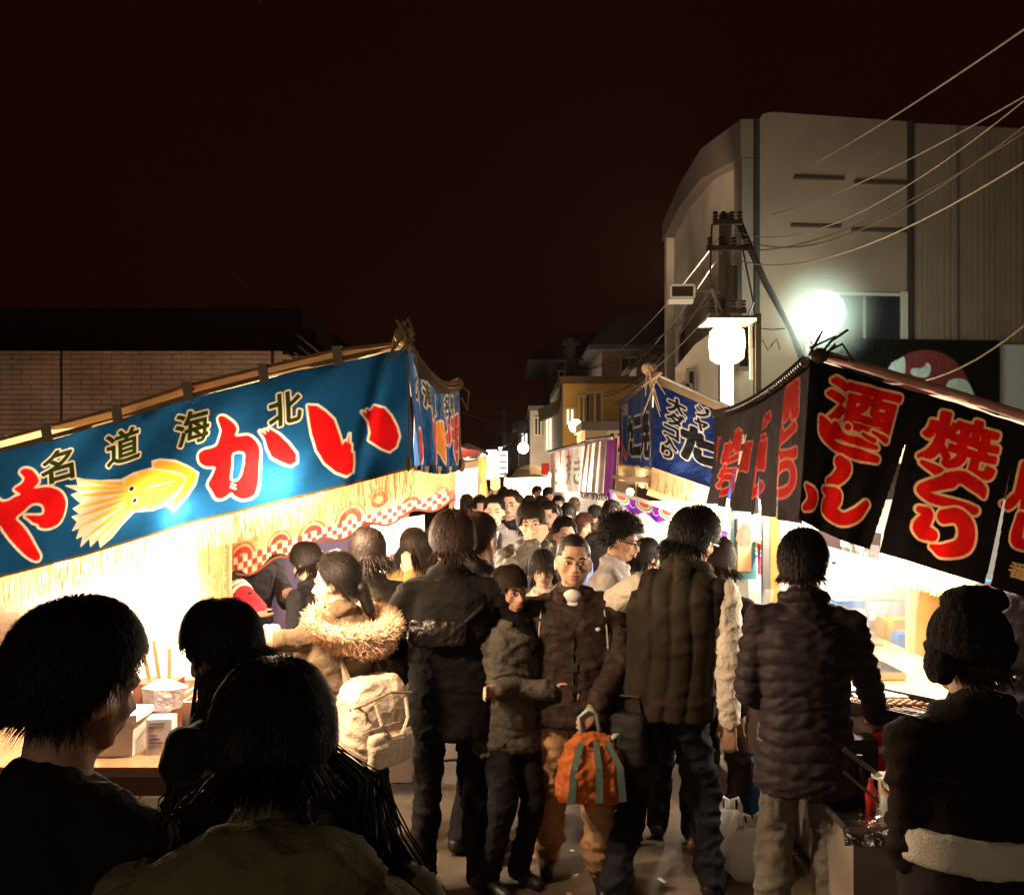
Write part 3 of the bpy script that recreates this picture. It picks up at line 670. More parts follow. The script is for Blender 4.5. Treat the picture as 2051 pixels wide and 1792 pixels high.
# ------------------------------------------------------------------ houses further down
def house(label, x0, x1, ybase, ytop, d, depth, wallc, roofc, roof, wins, ov=.35, slope=.45):
    a, b = at(x0, ytop, d), at(x1, ytop, d); o = empty('house', ((a.x+b.x)/2, d, 0), 0, label, 'house'); z = a.z
    wm = mat('hw_%.3f_%.3f' % (wallc[0], wallc[2]), wallc, .9, bump=.2, bscale=12, var=.15, vscale=1.2); rm = mat('hr_%.3f' % roofc[0], roofc, .7, bump=.2, bscale=20)
    MB().box((a.x, d, 0), (b.x, d+depth, z)).obj('wall', wm, o, world=True)
    if roof == 'gable_x':      # ridge runs away from the viewer
        xm = (a.x+b.x)/2; rz = z+slope*(b.x-a.x)/2
        MB().prism([(a.x, z+.002), (b.x, z+.002), (xm, rz-.02)], lambda u, v, t: (u, t, v), d+.02, d+depth).obj('gable', wm, o, world=True)
        MB().prism([(a.x-ov, z-ov*slope), (xm, rz), (b.x+ov, z-ov*slope), (b.x+ov, z-ov*slope+.14), (xm, rz+.14), (a.x-ov, z-ov*slope+.14)], lambda u, v, t: (u, t, v), d-ov, d+depth+ov).obj('roof', rm, o, world=True)
    elif roof == 'slope':      # roof seen as a broad slope
        r0 = z; r1 = z+slope*depth*.5
        g = MB().add([(a.x-ov, d-ov, r0), (b.x+ov, d-ov, r0), (b.x+ov-.4, d+depth*.5, r1), (a.x+.9, d+depth*.5, r1), (a.x-ov, d-ov, r0-.16), (b.x+ov, d-ov, r0-.16), (b.x+ov, d+depth, r0), (a.x-ov, d+depth, r0)], [(0, 1, 2, 3), (4, 5, 1, 0), (0, 3, 7), (1, 6, 2), (3, 2, 6, 7), (4, 7, 6, 5), (4, 0, 7), (5, 6, 1)])
        g.obj('roof', rm, o, world=True)
    else:
        MB().box((a.x-.08, d-.08, z+.002), (b.x+.08, d+depth+.1, z+.18)).obj('roof', rm, o, world=True)
    for (wx0, wy0, wx1, wy1, gm) in wins:
        p, q = at(wx0, wy1, d), at(wx1, wy0, d)
        w_ = MB().box((p.x, d-.03, p.z), (q.x, d-.004, q.z)).obj('window', gm, o, world=True); t = .06
        MB().box((p.x-t, d-.07, p.z-t), (q.x+t, d-.032, p.z)).box((p.x-t, d-.07, q.z), (q.x+t, d-.032, q.z+t)).box((p.x-t, d-.07, p.z), (p.x, d-.032, q.z)).box((q.x, d-.07, p.z), (q.x+t, d-.032, q.z)).box(((p.x+q.x)/2-.025, d-.06, p.z), ((p.x+q.x)/2+.025, d-.032, q.z)).obj('frame', mat('pale_frame', (.5, .42, .3), .6), w_)
    return o
LITW = mat('lit_window', (.8, .7, .5), .5, emit=(1, .75, .45), estr=1.6); COOLW = mat('lit_window_cool', (.8, .8, .8), .5, emit=(.95, .95, .9), estr=1.6)
house('grey mauve house with a broad pale roof over a dark eave, behind the ochre house', 1205, 1345, 900, 694, 33, 6, (.26, .20, .18), (.11, .095, .085), 'slope', [(1245, 718, 1275, 745, GLASSD), (1285, 712, 1300, 740, GLASSD)], .5, .55)
house('pale pink gabled house squeezed against the big grey building', 1275, 1338, 900, 735, 31, 4, (.40, .29, .24), (.2, .17, .14), 'gable_x', [(1292, 770, 1312, 800, GLASSD)], .3, .45)
house('ochre two storey house lit by the orange wall lamp', 1127, 1272, 900, 768, 24, 6, (.52, .33, .11), (.12, .08, .05), 'flat', [(1162, 796, 1175, 848, mat('brown_door', (.14, .07, .03), .5)), (1179, 788, 1203, 850, mat('brown_door', (.14,)*3)), (1135, 820, 1148, 850, LITW)])
house('dark hipped roof house at the street bend beyond the utility lines', 1098, 1190, 900, 725, 40, 7, (.055, .04, .03), (.05, .04, .032), 'slope', [(1120, 745, 1142, 775, GLASSD)], .9, .5)
house('narrow beige house with a brown ground floor', 1062, 1108, 900, 822, 36, 6, (.38, .30, .22), (.1, .08, .07), 'flat', [(1072, 838, 1082, 870, GLASSD), (1094, 838, 1104, 900, LITW)])
house('pale shuttered house with a lit doorway at the street lamp', 1040, 1068, 900, 850, 44, 6, (.32, .28, .24), (.09, .08, .07), 'gable_x', [(1045, 868, 1056, 905, COOLW)])
house('small grey house with a bright sign beside it', 1012, 1042, 900, 868, 55, 6, (.30, .28, .26), (.08, .07, .06), 'gable_x', [(1020, 880, 1032, 896, GLASSD)])
house('tiny dark gabled house where the street ends', 985, 1014, 900, 884, 68, 6, (.12, .10, .085), (.05, .045, .04), 'gable_x', [(994, 900, 1002, 912, GLASSD)])
house('low dark shop behind the white framed stall', 915, 960, 900, 905, 34, 6, (.09, .07, .055), (.05, .04, .035), 'gable_x', [(925, 915, 940, 930, LITW)])
house('plain dark two storey house behind the striped curtain stall', 1172, 1262, 900, 862, 19, 2.5, (.36, .25, .14), (.1, .07, .05), 'flat', [(1222, 868, 1240, 905, GLASSD)])
# awning on the ochre house
aw = empty('metal_awning', at(1110, 815, 27), 0, 'sloping pale metal awning jutting out of the ochre house', 'awning')
MB().bar(at(1082, 832, 27), at(1140, 805, 26), .12, .35).obj('panel', mat('awning_metal', (.6, .56, .5), .4, .6), aw, world=True)
MB().bar(at(1128, 812, 26.3), at(1130, 860, 26.3), .05).obj('bracket', PIPE, aw, world=True)
# ------------------------------------------------------------------ utility poles, cables
POLEM = mat('pole_concrete', (.06, .046, .036), .9, bump=.2, bscale=40); INS = mat('insulator', (.03, .02, .018), .3)
def pole(x, ytop, d, r, label, arms=True, sc_=1.0):
    p = at(x, ytop, d); o = empty('utility_pole', (p.x, d, 0), 0, label, 'utility pole')
    MB().tube([(0, 0, 0), (0, 0, p.z)], [r*1.25, r], 14).obj('post', POLEM, o)
    if arms:
        for k, (dz, L) in enumerate(((.12, .55), (.42, .8), (1.15, .7))):
            L *= sc_*.8
            MB().bar((-L/2, -r-.05, p.z-dz*sc_*1.3), (L/2, -r-.05, p.z-dz*sc_*1.3), .07).obj('crossarm', mat('arm_metal', (.03, .024, .02), .7), o)
            for q in (-.42, -.15, .15, .42):
                g = MB(); z0 = p.z-dz*sc_*1.3+.03
                for j in range(3): g.tube([(q*L, -r-.05, z0+j*.05), (q*L, -r-.05, z0+j*.05+.03)], [.05, .03], 8)
                g.obj('insulator', INS, o)
        MB().tube([(.05, -r-.16, p.z-1.35*sc_), (.05, -r-.16, p.z-.85*sc_)], .10*sc_, 12).obj('transformer', mat('arm_metal', (.05,)*3), o)
        MB().box((.12, -r-.2, p.z-2.05*sc_), (.4, -r, p.z-1.75*sc_)).obj('junction_box', mat('arm_metal', (.05,)*3), o)
        MB().tube([(-.25, -r-.1, p.z-.2), (-.3, -r-.2, p.z-1.0), (-.1, -r-.1, p.z-1.9)], .014, 5).tube([(.2, -r-.1, p.z-.5), (.35, -r-.2, p.z-1.4), (.1, -r-.1, p.z-2.0)], .014, 5).obj('lead', INS, o)
    return o
pole(1453, 430, 14.2, .10, 'tall dark utility pole with crossarms and a transformer in front of the big building')
pole(1142, 678, 30, .17, 'utility pole by the ochre house carrying white insulators', sc_=1.3)
pole(1010, 815, 52, .14, 'distant utility pole beside the bright shop sign', sc_=1.6)
pole(963, 850, 60, .13, 'most distant utility pole, a thin line over the crowd', sc_=1.6)
def cable(pts, sag, r=.012, label='thin overhead cable crossing the night sky', grp='overhead cables', m=None, n=22):
    a, b = Vector(pts[0]), Vector(pts[1]); P = [a.lerp(b, t)-Vector((0, 0, sag*4*t*(1-t))) for t in np.linspace(0, 1, n)]
    return MB().tube(P, r, 5).obj('overhead_cable', m or CAB, None, True, label=label, cat='cable', group=grp)
CAB = mat('cable_sheath', (.20, .18, .155), .5); CABD = mat('cable_dark', (.05, .04, .035), .5)
L1_ = 'overhead cable running from the tall utility pole towards the upper right'
for (x0, y0, d0), (x1, y1, d1), sg, r, m in (
    ((1475, 520, 14), (2150, 262, 5.5), .35, .009, CAB), ((1470, 462, 14), (2150, 120, 5.5), .45, .006, CAB), ((1470, 470, 14), (2150, 175, 5.5), .5, .007, CABD),
    ((1545, 430, 13), (2150, 135, 6), .12, .007, CAB), ((1620, 333, 12.5), (2150, -10, 6), .05, .010, CAB), ((1475, 500, 14), (2150, 200, 6), .30, .007, CABD)):
    cable((at(x0, y0, d0), at(x1, y1, d1)), sg, r, L1_, 'cables from the tall pole to the upper right', m)
cable((at(1622, 684, 8), at(2120, 590, 5)), .42, .007, 'drooping white cable strung from the green floodlight across the black sign', None)
L2_ = 'overhead cable slanting down the street from the tall utility pole'
for y0, x1, y1, sg, m in ((470, 1150, 745, .5, CAB), (505, 1150, 752, .9, CAB), (545, 1146, 760, 1.1, CABD), (585, 1150, 742, .3, CABD), (600, 1146, 765, .8, CAB)):
    cable((at(1445, y0, 14.1), at(x1, y1, 30)), sg, .011, L2_, 'cables down the street', m)
cable((at(1142, 745, 30), at(1010, 850, 52)), .9, .03, L2_, 'cables down the street', CABD); cable((at(1142, 755, 30), at(963, 880, 60)), 1.2, .03, L2_, 'cables down the street', CABD)
cable((at(430, 520, 30), at(1020, 850, 52)), 1.0, .012, 'lone faint cable high over the squid stall', None, CABD)
for k, (x0, y0, x1, y1) in enumerate(((596, 671, 660, 724), (596, 692, 640, 726), (572, 705, 602, 726), (590, 706, 628, 738))):
    cable((at(x0, y0, 9.2), at(x1, y1, 8.6)), .0, .010, 'short bright cable behind the roof edge of the squid stall', 'cables behind the squid stall roof')
# slanting conduit on the big building corner
MB().tube([at(1478, 440, 14.3), at(1530, 560, 14.6), at(1585, 660, 15), at(1612, 735, 15.2)], .052, 8).obj('conduit', DARKT, None, True, label='thick dark brace pipe slanting down from the tall utility pole past the building corner', cat='pipe')
# ------------------------------------------------------------------ street lamps
def steel_frame():
    o = empty('sign_frame', (at(1518, 0, 9.6).x, 9.6, 0), 0, 'black steel gallows post standing beside the round warm street lamp', 'post')
    MB().bar((at(1518, 0, 9.6).x, 9.6, 0), at(1518, 628, 9.6), .055).obj('upright', DARKT, o, world=True)
    MB().bar(at(1430, 636, 9.6), at(1511, 636, 9.6), .03, .045).obj('crossbar', DARKT, o, world=True)
    MB().bar(at(1503, 648, 9.65), at(1505, 760, 9.65), .03).obj('white_strip', WHITE, o, world=True)
    MB().tube([at(1524, 658, 9.5), at(1545, 660, 9.5), at(1572, 658, 9.5)], .006, 5).tube([at(1526, 680, 9.5), at(1538, 702, 9.5), at(1546, 690, 9.5), at(1556, 678, 9.5), at(1562, 700, 9.5)], .008, 5).obj('loose_wire', CABD, o, world=True)
steel_frame()
def tube_lamp():
    c = at(1456, 688, 9.0); o = empty('street_lamp', (c.x, 9.0, 0), 0, 'round warm street lamp glowing on top of a white light column', 'street lamp')
    gm = mat('lamp_glow_warm', (.8, .8, .8), emit=(1, .80, .50), estr=4); g = MB()
    g.loft([((0, 0, c.z-.19), .10, .10), ((0, 0, c.z-.15), .155, .155), ((0, 0, c.z), .172, .172), ((0, 0, c.z+.12), .16, .16), ((0, 0, c.z+.16), .11, .11)], 20, .8); g.obj('globe', gm, o, smooth=True)
    MB().tube([(0, 0, 1.9), (0, 0, c.z-.201)], .065, 14).obj('light_column', mat('column_glow', (.8, .8, .8), emit=(1, .80, .52), estr=1.7), o)
    MB().tube([(0, 0, 0), (0, 0, 1.899)], .05, 12).obj('post', WHITE, o)
    MB().box((-.235, -.2, c.z+.19), (.235, .2, c.z+.215)).tube([(0, 0, c.z+.215), (0, 0, c.z+.27)], .05, 8).obj('cap_plate', mat('lamp_metal', (.5, .42, .33), .5), o)
    MB().bar((0, 0, c.z+.22), (-.13, .1, c.z+.55), .025).obj('stay', PIPE, o)
    for dx, dy, P in ((0, -.35, 80), (-.05, .85, 120)):
        l = bpy.data.lights.new('street_lamp_light', 'POINT'); l.energy = P; l.color = (1, .70, .38); l.shadow_soft_size = .12
        q = bpy.data.objects.new('light', l); COL.objects.link(q); q.parent = o; q.location = (dx, dy, c.z)
tube_lamp()
GL = bulb('floodlight', at(1646, 628, 14.6), .36, (.82, 1.0, .86), 0, 'round greenish white floodlight glaring over the near corner of the yakitori stall', estr=7, cat='floodlight')
for dx, dy, dz, P in ((0, .5, 0, 210), (-.1, -.45, -.2, 50)):
    l = bpy.data.lights.new('floodlight_light', 'POINT'); l.energy = P; l.color = (.84, 1.0, .84); l.shadow_soft_size = .2
    q = bpy.data.objects.new('light', l); COL.objects.link(q); q.parent = GL; q.location = (dx, dy, dz)
MB().tube([at(1616, 690, 14.6)-GL.location, (-.15, 0, -.25)], .02, 8).bar(at(1616, 690, 14.6)-GL.location, at(1616, 1100, 14.6)-GL.location, .05).bar(at(1616, 686, 14.6)-GL.location, at(1690, 690, 14.6)-GL.location, .02).obj('pole', PIPE, GL)
FX = empty('flood_fixture', at(1367, 585, 13.5), 0, 'unlit square floodlight fixture on a bracket left of the utility pole', 'lamp')
MB().bar((-.17, 0, .10), (.17, 0, .10), .03).bar((-.17, 0, -.08), (.17, 0, -.08), .03).bar((-.17, 0, -.08), (-.17, 0, .10), .03).bar((.17, 0, -.08), (.17, 0, .10), .03).obj('frame', WHITE, FX)
MB().box((-.155, .005, -.07), (.155, .12, .09)).obj('housing', mat('arm_metal', (.05,)*3), FX); MB().box((-.2, -.05, -.16), (.15, .1, -.11)).obj('reflector', mat('pale_reflector', (.8, .75, .66), .4, emit=(1, .9, .7), estr=.15), FX)  # reflector has a faint glow put in
MB().bar((.17, .02, .03), (.6, .3, .05), .03).obj('bracket', PIPE, FX)
l = bpy.data.lights.new('added_wall_spot', 'SPOT'); l.energy = 3600; l.color = (1, .78, .55); l.spot_size = R(54); l.spot_blend = .6; l.shadow_soft_size = .1  # added spot at the dark fixture, brightens the building's street wall
q = bpy.data.objects.new('light', l); COL.objects.link(q); q.parent = FX; q.location = (.35, .35, .15); q.rotation_euler = Vector((-1.2, 9.5, 4.9)).to_track_quat('-Z', 'Y').to_euler()
mm = bpy.data.materials.new('lamp_halo'); mm.use_nodes = True; mm.node_tree.nodes.remove(mm.node_tree.nodes['Principled BSDF'])  # added scattering sphere that makes the halo round the floodlight
vo = mm.node_tree.nodes.new('ShaderNodeVolumePrincipled'); vo.inputs['Color'].default_value = (.9, 1, .93, 1); tcm = mm.node_tree.nodes.new('ShaderNodeTexCoord'); ml = mm.node_tree.nodes.new('ShaderNodeVectorMath'); ml.operation = 'DISTANCE'; ml.inputs[1].default_value = (.5, .5, .5)
mr_ = mm.node_tree.nodes.new('ShaderNodeMapRange'); mr_.interpolation_type = 'SMOOTHERSTEP'; mr_.inputs[1].default_value = .12; mr_.inputs[2].default_value = .5; mr_.inputs[3].default_value = .32; mr_.inputs[4].default_value = 0
mm.node_tree.links.new(tcm.outputs['Generated'], ml.inputs[0]); mm.node_tree.links.new(ml.outputs['Value'], mr_.inputs[0]); mm.node_tree.links.new(mr_.outputs[0], vo.inputs['Density'])
mm.node_tree.links.new(vo.outputs[0], mm.node_tree.nodes['Material Output'].inputs['Volume'])
MB().ell(GL.location, (1.0, 1.0, 1.0), None, 24, 16).obj('halo_volume', mm, None, True, label='added glow volume standing in for the halo round the greenish floodlight', cat='smoke', kind='stuff')
LR = empty('street_lamp', (-3.6, -7, 0), 0, 'street lamp standing up the street behind the viewpoint', 'street lamp')
MB().tube([(0, 0, 0), (0, 0, 5.2), (.3, 0, 5.5)], .05, 10).obj('post', POLEM, LR); MB().ell((.45, 0, 5.45), (.2, .2, .16), None, 14, 9).obj('globe', mat('rear_glow', (.8,)*3, emit=(1, .8, .55), estr=9), LR, True)
l = bpy.data.lights.new('street_lamp_light', 'POINT'); l.energy = 330; l.color = (1, .80, .56); l.shadow_soft_size = .15; q = bpy.data.objects.new('light', l); COL.objects.link(q); q.parent = LR; q.location = (.45, 0, 5.1)
bulb('wall_lamp', at(1153, 853, 21), .155, (1, .62, .25), 85, 'round orange lamp glowing on the ochre house', estr=14, cat='lamp', drop=.35, lightr=.15)
bulb('street_lamp', at(1048, 897, 33), .20, (1, .84, .60), 110, 'white globe lamp in front of the beige houses', estr=9, cat='street lamp', drop=.3, lightr=.15)
bulb('street_lamp', at(973, 915, 34), .19, (1, .93, .80), 90, 'white globe lamp beside the bright blue white sign', estr=9, cat='street lamp', drop=.3, lightr=.15)
bulb('street_lamp', at(1002, 897, 50), .1, (1, .93, .80), 20, 'tiny far lamp between the two white globe lamps', estr=6, cat='street lamp', drop=.3, lightr=.15)
sg_ = empty('light_box_sign', at(995, 929, 36), 0, 'bluish white upright light box sign over the crowd', 'sign')
cv = Canvas(.78, 1.2, .02, (255, 255, 255))
MB().box((-.4, 0, -.6), (0, .2, .55)).obj('panel', mat('sign_glow', (.8, .8, .8), emit=(.85, .93, 1), estr=2.0), sg_)
MB().box((.03, .1, -.5), (.42, .25, .5)).obj('panel', mat('sign_glow_dim', (.8, .8, .8), emit=(.7, .85, 1), estr=.55), sg_)
for k in range(4): MB().box((.10, .085, -.42+k*.24), (.36, .099, -.36+k*.24)).obj('stripe', mat('sign_dark', (.1, .12, .16)), sg_)
MB().bar((-.2, .1, -.6), (-.2, .1, -3), .08).obj('post', PIPE, sg_)
def inv(o): return Matrix.Translation(-o.location)
def put(o, parent): o.parent = parent; o.matrix_parent_inverse = inv(parent); return o
WARM = (1, .70, .43); WHT = (1, .82, .61)
def atv(x, y, d): return [(x-CX)/F*d, d, CAM_H+(HY-y)/F*d]
# ================================================================== squid stall (left)
S1 = empty('food_stall', (-1.6, 4.0, 0), 0, 'squid stall with a big blue banner, red and green lettering and a yellow squid', 'stall')
x0, x1 = -420, 817
TX = [-500, -420, 0, 232, 379, 531, 594, 700, 806, 817]; TY = [1040, 1012, 906, 844, 797, 761, 743, 722, 700, 698]
BX = [-500, -420, 0, 167, 370, 594, 817]; BY = [1290, 1268, 1157, 1113, 1050, 996, 938]
CH = 248.0
def ytop(x): return np.interp(x, TX, TY)
def ybot(x): return np.interp(x, BX, BY)
cv = Canvas(x1-x0, CH, 1.35, (24, 80, 132))
def m1(x, y): return (x-x0, CH*(y-ytop(x))/(ybot(x)-ytop(x)))
def z1(p): return [m1(a/3.354, 653+b/3.354) for a, b in p]
def z2(p): return [m1(415.5+a/3.177, 623.3+b/3.177) for a, b in p]
# dyed cloth, lighter worn patches
nz = snoise(np.stack([cv.X.ravel()/90, cv.Y.ravel()/60, 0*cv.X.ravel()], 1), 1.4, 5, 4).reshape(cv.X.shape)
cv.img *= (1+.10*nz)[..., None]; k = np.clip(nz-.5, 0, 1)[..., None]*.25; cv.img = cv.img*(1-k)+lin((70, 95, 135))*k
WO = (255, 246, 224); RD = (226, 26, 30); GRN = (42, 58, 14); YL = (252, 214, 74)
cv.poly(z1([(-60, 1130), (0, 1175), (30, 1178), (60, 1168), (90, 1148), (130, 1128), (85, 1095), (130, 1060), (150, 1020), (120, 980), (150, 955), (200, 968), (238, 1010), (248, 1050), (218, 1090), (300, 1080), (370, 1105), (410, 1160), (420, 1220), (405, 1290), (370, 1335), (300, 1360), (245, 1352), (230, 1330), (200, 1320), (180, 1300), (155, 1273), (250, 1272), (272, 1240), (262, 1200), (225, 1188), (190, 1200), (150, 1240), (96, 1290), (130, 1340), (180, 1410), (230, 1490), (257, 1545), (238, 1577), (190, 1560), (120, 1500), (60, 1440), (20, 1380), (0, 1340), (-60, 1300)]), RD, 4.6, WO, 3)
cv.poly(z1([(1455, 615), (1490, 603), (1560, 645), (1590, 690), (1578, 742), (1660, 735), (1712, 775), (1737, 830), (1735, 920), (1722, 1040), (1692, 1130), (1620, 1162), (1562, 1142), (1537, 1118), (1490, 1152), (1440, 1155), (1402, 1100), (1378, 1060), (1412, 1000), (1430, 945), (1370, 942), (1325, 912), (1318, 860), (1350, 833), (1410, 820), (1450, 800), (1467, 760), (1482, 700), (1463, 650)]), RD, 4.6, WO, 3)
cv.poly(z1([(1560, 862), (1610, 855), (1622, 880), (1607, 980), (1580, 1027), (1545, 1027), (1545, 990), (1555, 920)]), (24, 80, 132), 3.6, WO, 2)
cv.strokes([[(*z1([(1540, 1060)])[0], 1.3), (*z1([(1570, 1068)])[0], 1.3)], [(*z1([(1535, 1080)])[0], 1.3), (*z1([(1568, 1092)])[0], 1.3)]], WO)
cv.poly(z1([(1740, 706), (1782, 728), (1770, 698), (1802, 712), (1798, 688), (1870, 730), (1930, 790), (1972, 860), (1967, 912), (1930, 937), (1880, 915), (1820, 880), (1787, 810), (1775, 760)]), RD, 4.4, WO)
cv.poly(z2([(632, 600), (690, 603), (742, 640), (790, 690), (812, 760), (838, 852), (858, 826), (872, 836), (886, 782), (884, 838), (896, 852), (892, 898), (904, 902), (902, 960), (890, 1022), (850, 1046), (790, 1020), (720, 960), (672, 880), (652, 780), (642, 690)]), RD, 4.6, WO)
cv.poly(z2([(968, 640), (1002, 652), (1000, 628), (1030, 637), (1050, 605), (1112, 622), (1152, 670), (1182, 740), (1192, 800), (1170, 862), (1130, 892), (1080, 872), (1008, 820), (1022, 770), (1012, 700)]), RD, 4.4, WO)
# the squid
cv.poly(z1([(490, 1018), (600, 1042), (800, 1030), (880, 985), (1000, 950), (1000, 905), (1050, 890), (1150, 900), (1240, 938), (1316, 985), (1292, 1060), (1232, 1140), (1130, 1243), (1085, 1203), (1000, 1238), (885, 1245), (800, 1340), (740, 1420), (668, 1482), (650, 1425), (602, 1478), (590, 1422), (538, 1478), (548, 1405), (508, 1425), (530, 1352), (482, 1372), (515, 1312), (478, 1280), (535, 1262), (482, 1226), (540, 1190), (455, 1133), (520, 1112), (416, 1072), (505, 1072)]), WO, 1, WO)
for i, (a, b) in enumerate((((505, 1030), (800, 1060)), ((450, 1085), (800, 1085)), ((490, 1140), (805, 1112)), ((500, 1222), (810, 1140)), ((505, 1282), (815, 1165)), ((510, 1352), (820, 1190)), ((545, 1430), (828, 1210)), ((610, 1450), (838, 1225)), ((678, 1455), (850, 1235)))):
    p, q = z1([a])[0], z1([b])[0]; m_ = ((p[0]+q[0])/2, (p[1]+q[1])/2); cv.strokes([[(p[0]+3, p[1], .7), (m_[0], m_[1], 3.6), (q[0], q[1], 3.3)]], YL if i % 2 else (244, 196, 70))
    for t in np.linspace(.15, .9, 11): cv.strokes([[(p[0]+(q[0]-p[0])*t, p[1]+(q[1]-p[1])*t-1.5, .9)]], WO)
cv.poly(z1([(905, 985), (1000, 965), (1120, 985), (1215, 1020), (1175, 1090), (1085, 1180), (1000, 1215), (955, 1225), (930, 1100)]), YL, 0, None, 3)
cv.strokes([[(*z1([(960, 1085)])[0], 1.2), (*z1([(1145, 1040)])[0], 1.2)]], WO)
cv.poly(z1([(1012, 922), (1060, 905), (1150, 915), (1240, 950), (1300, 990), (1278, 1055), (1222, 1130), (1135, 1222), (1112, 1185), (1180, 1110), (1228, 1015), (1140, 972), (1015, 955)]), (250, 190, 62), 0, None, 2)
cv.poly(z1([(815, 1060), (890, 1000), (925, 1060), (945, 1150), (940, 1220), (880, 1235), (830, 1220)]), YL, 0, None, 3)
for a in ((858, 1093), (880, 1172)): cv.strokes([[(*z1([a])[0], 7.0)]], WO); cv.strokes([[(*z1([a])[0], 4.6)]], (40, 18, 10))
for ch, x, y, s_ in (('名', 111, 933, 62), ('道', 244, 894, 64), ('海', 381, 855, 64), ('北', 570, 819, 62)):
    cx_, cy_ = m1(x, y); cv.text(ch, cx_, cy_, s_, s_*.98, GRN, 2.9, WO, 1.9, rot=.0, shear=-.03)
kk_ = cv.Y > CH-5; cv.img[kk_] = lin((120, 84, 18))
def f1(u, v):
    X = x0+u*(x1-x0); Y = ytop(X)+v*(ybot(X)-ytop(X)); d = 3.15+.22*np.clip((X-0)/817, -1, 1)
    Xs = X+14*v*np.clip(X/817, 0, 1); P = atv(Xs, Y, d)
    w = .010*np.sin(u*26+2*v)+.006*np.sin(u*61+5*v+1)*v+.02*np.sin(v*3.1)*np.sin(u*9)+.006*np.sin(13*v+u*40)+.022*np.exp(-((u-.965+.06*v)/.012)**2)*(1-.6*v)
    return [P[0], P[1]-w, P[2]]
PR1 = print_mat('squid_banner_cloth', .30, .8, .25, .40)
bn = put(cv.sheet('banner', f1, PR1), S1); bn['label'] = 'blue banner facing the camera with red kana, green kanji and a yellow squid'
# street face of the same stall
cv = Canvas(2.0, .52, .0075, (16, 82, 150))
for i, ch in enumerate('北海道名物'): cv.text(ch, .22+.38*i, .10, .15, .13, (30, 40, 12), .008, WO, .008)
for ch, x in (('い', .30), ('か', .78), ('や', 1.48), ('き', 1.80)): cv.text(ch, x, .31, .27, .30, (200, 40, 44), .010, WO, .022)
cv.poly([(1.0, .26), (1.1, .20), (1.24, .24), (1.2, .34), (1.22, .42), (1.14, .36), (1.1, .46), (1.04, .38), (.98, .42)], (250, 160, 60), .01, WO, 3)
def f1b(u, v):
    n = [atv(812, 699, 3.38), atv(829, 940, 3.38), atv(915, 775, 5.1), atv(916, 941, 5.1)]
    P = [(n[0][k]*(1-u)+n[2][k]*u)*(1-v)+(n[1][k]*(1-u)+n[3][k]*u)*v for k in range(3)]
    fo = .013*np.sin(u*46+v)*(.3+v)+.010*np.sin(u*21+2*v); sag = -.05*np.sin(u*math.pi)*(1-v)-.02*np.sin(u*math.pi)
    return [P[0]+fo, P[1], P[2]+sag]
bn = put(cv.sheet('banner', f1b, print_mat('squid_banner_side', .18, .8, .2, .42)), S1); bn['label'] = 'short street side banner, folded, with small red kana'
def cur1(t):
    X = x0+t*(x1+12-x0); return Vector(atv(X, ybot(min(X, 817)), 3.17+.22*np.clip(X/817, -1, 1)))
fringe((0, 0, 0), (1, 0, 0), .105, 640, FRG, S1, 3, curve=cur1, w=.0018)
fringe(at(829, 938, 3.38), at(916, 938, 5.1), .11, 420, FRG, S1, 4, w=.0035)
# roof edge: bars, clips, tarp
def rt(x, up, d=None):
    d = d or 3.15+.22*min(1, x/817); return at(x, float(ytop(x))-up, d)
xs_ = [-420, -150, 0, 100, 237, 378, 528, 676, 800]
MB().tube([rt(x, 26 if x < 700 else (14 if x > 780 else 22)) for x in xs_], .006, 8).obj('roof_bar', mat('bamboo_bar', (.45, .27, .12), .5, var=.2), S1, world=True)
MB().tube([rt(x, 4+3*(x > 500)) for x in xs_], .009, 6).obj('banner_rail', mat('bamboo_bar', (.4,)*3), S1, world=True)
CLP = mat('clip_plastic', (.42, .36, .27), .6)
g = MB(); ks = np.linspace(-420, 800, 60); g.v = [tuple(rt(x, (24 if x < 740 else 24-10*(x-740)/60)*1.0)+Vector((0, .012, 0))) for x in ks]+[tuple(rt(x, 3)+Vector((0, .03, 0))) for x in ks]
g.f = [(60+i, 60+i+1, i+1, i) for i in range(59)]; g.obj('roof_glow_strip', mat('glow_strip_cloth', (.80, .58, .34), .6, trans=.65, bump=.3, bscale=4), S1, True, world=True)  # added translucent strip standing in for the lit underside of the roof
for x in (-130, 97, 237, 378, 528, 676):
    p = rt(x, 28); q = rt(x+6, -8); MB().bar(p+Vector((0, -.022, 0)), q+Vector((0, -.022, 0)), .032, .008).bar(p+Vector((0, -.022, .004)), p+Vector((0, .02, .004)), .032, .008).obj('clip', CLP, S1, world=True)
tl, tr = rt(-420, 26), rt(806, 12)
skin_sheet('roof_tarp', (tr+Vector((-.02, 2.0, .02)), tl+Vector((0, 2.0, .02)), tl+Vector((0, .02, -.012)), tr+Vector((-.02, .02, -.012))), CLOTHC, S1, 30, 8, .012, 3)
for k, t in enumerate((.25, .55, .85)):
    a_ = tl.lerp(tr, t); MB().bar(a_+Vector((0, .03, -.03)), a_+Vector((0, 1.95, -.01)), .035, .03).obj('rafter', WOOD, S1, world=True)
MB().bar(rt(378, 24)+Vector((0, .02, 0)), rt(450, 2)+Vector((0, .3, 0)), .025).obj('red_brace', CLOTHR, S1, world=True)
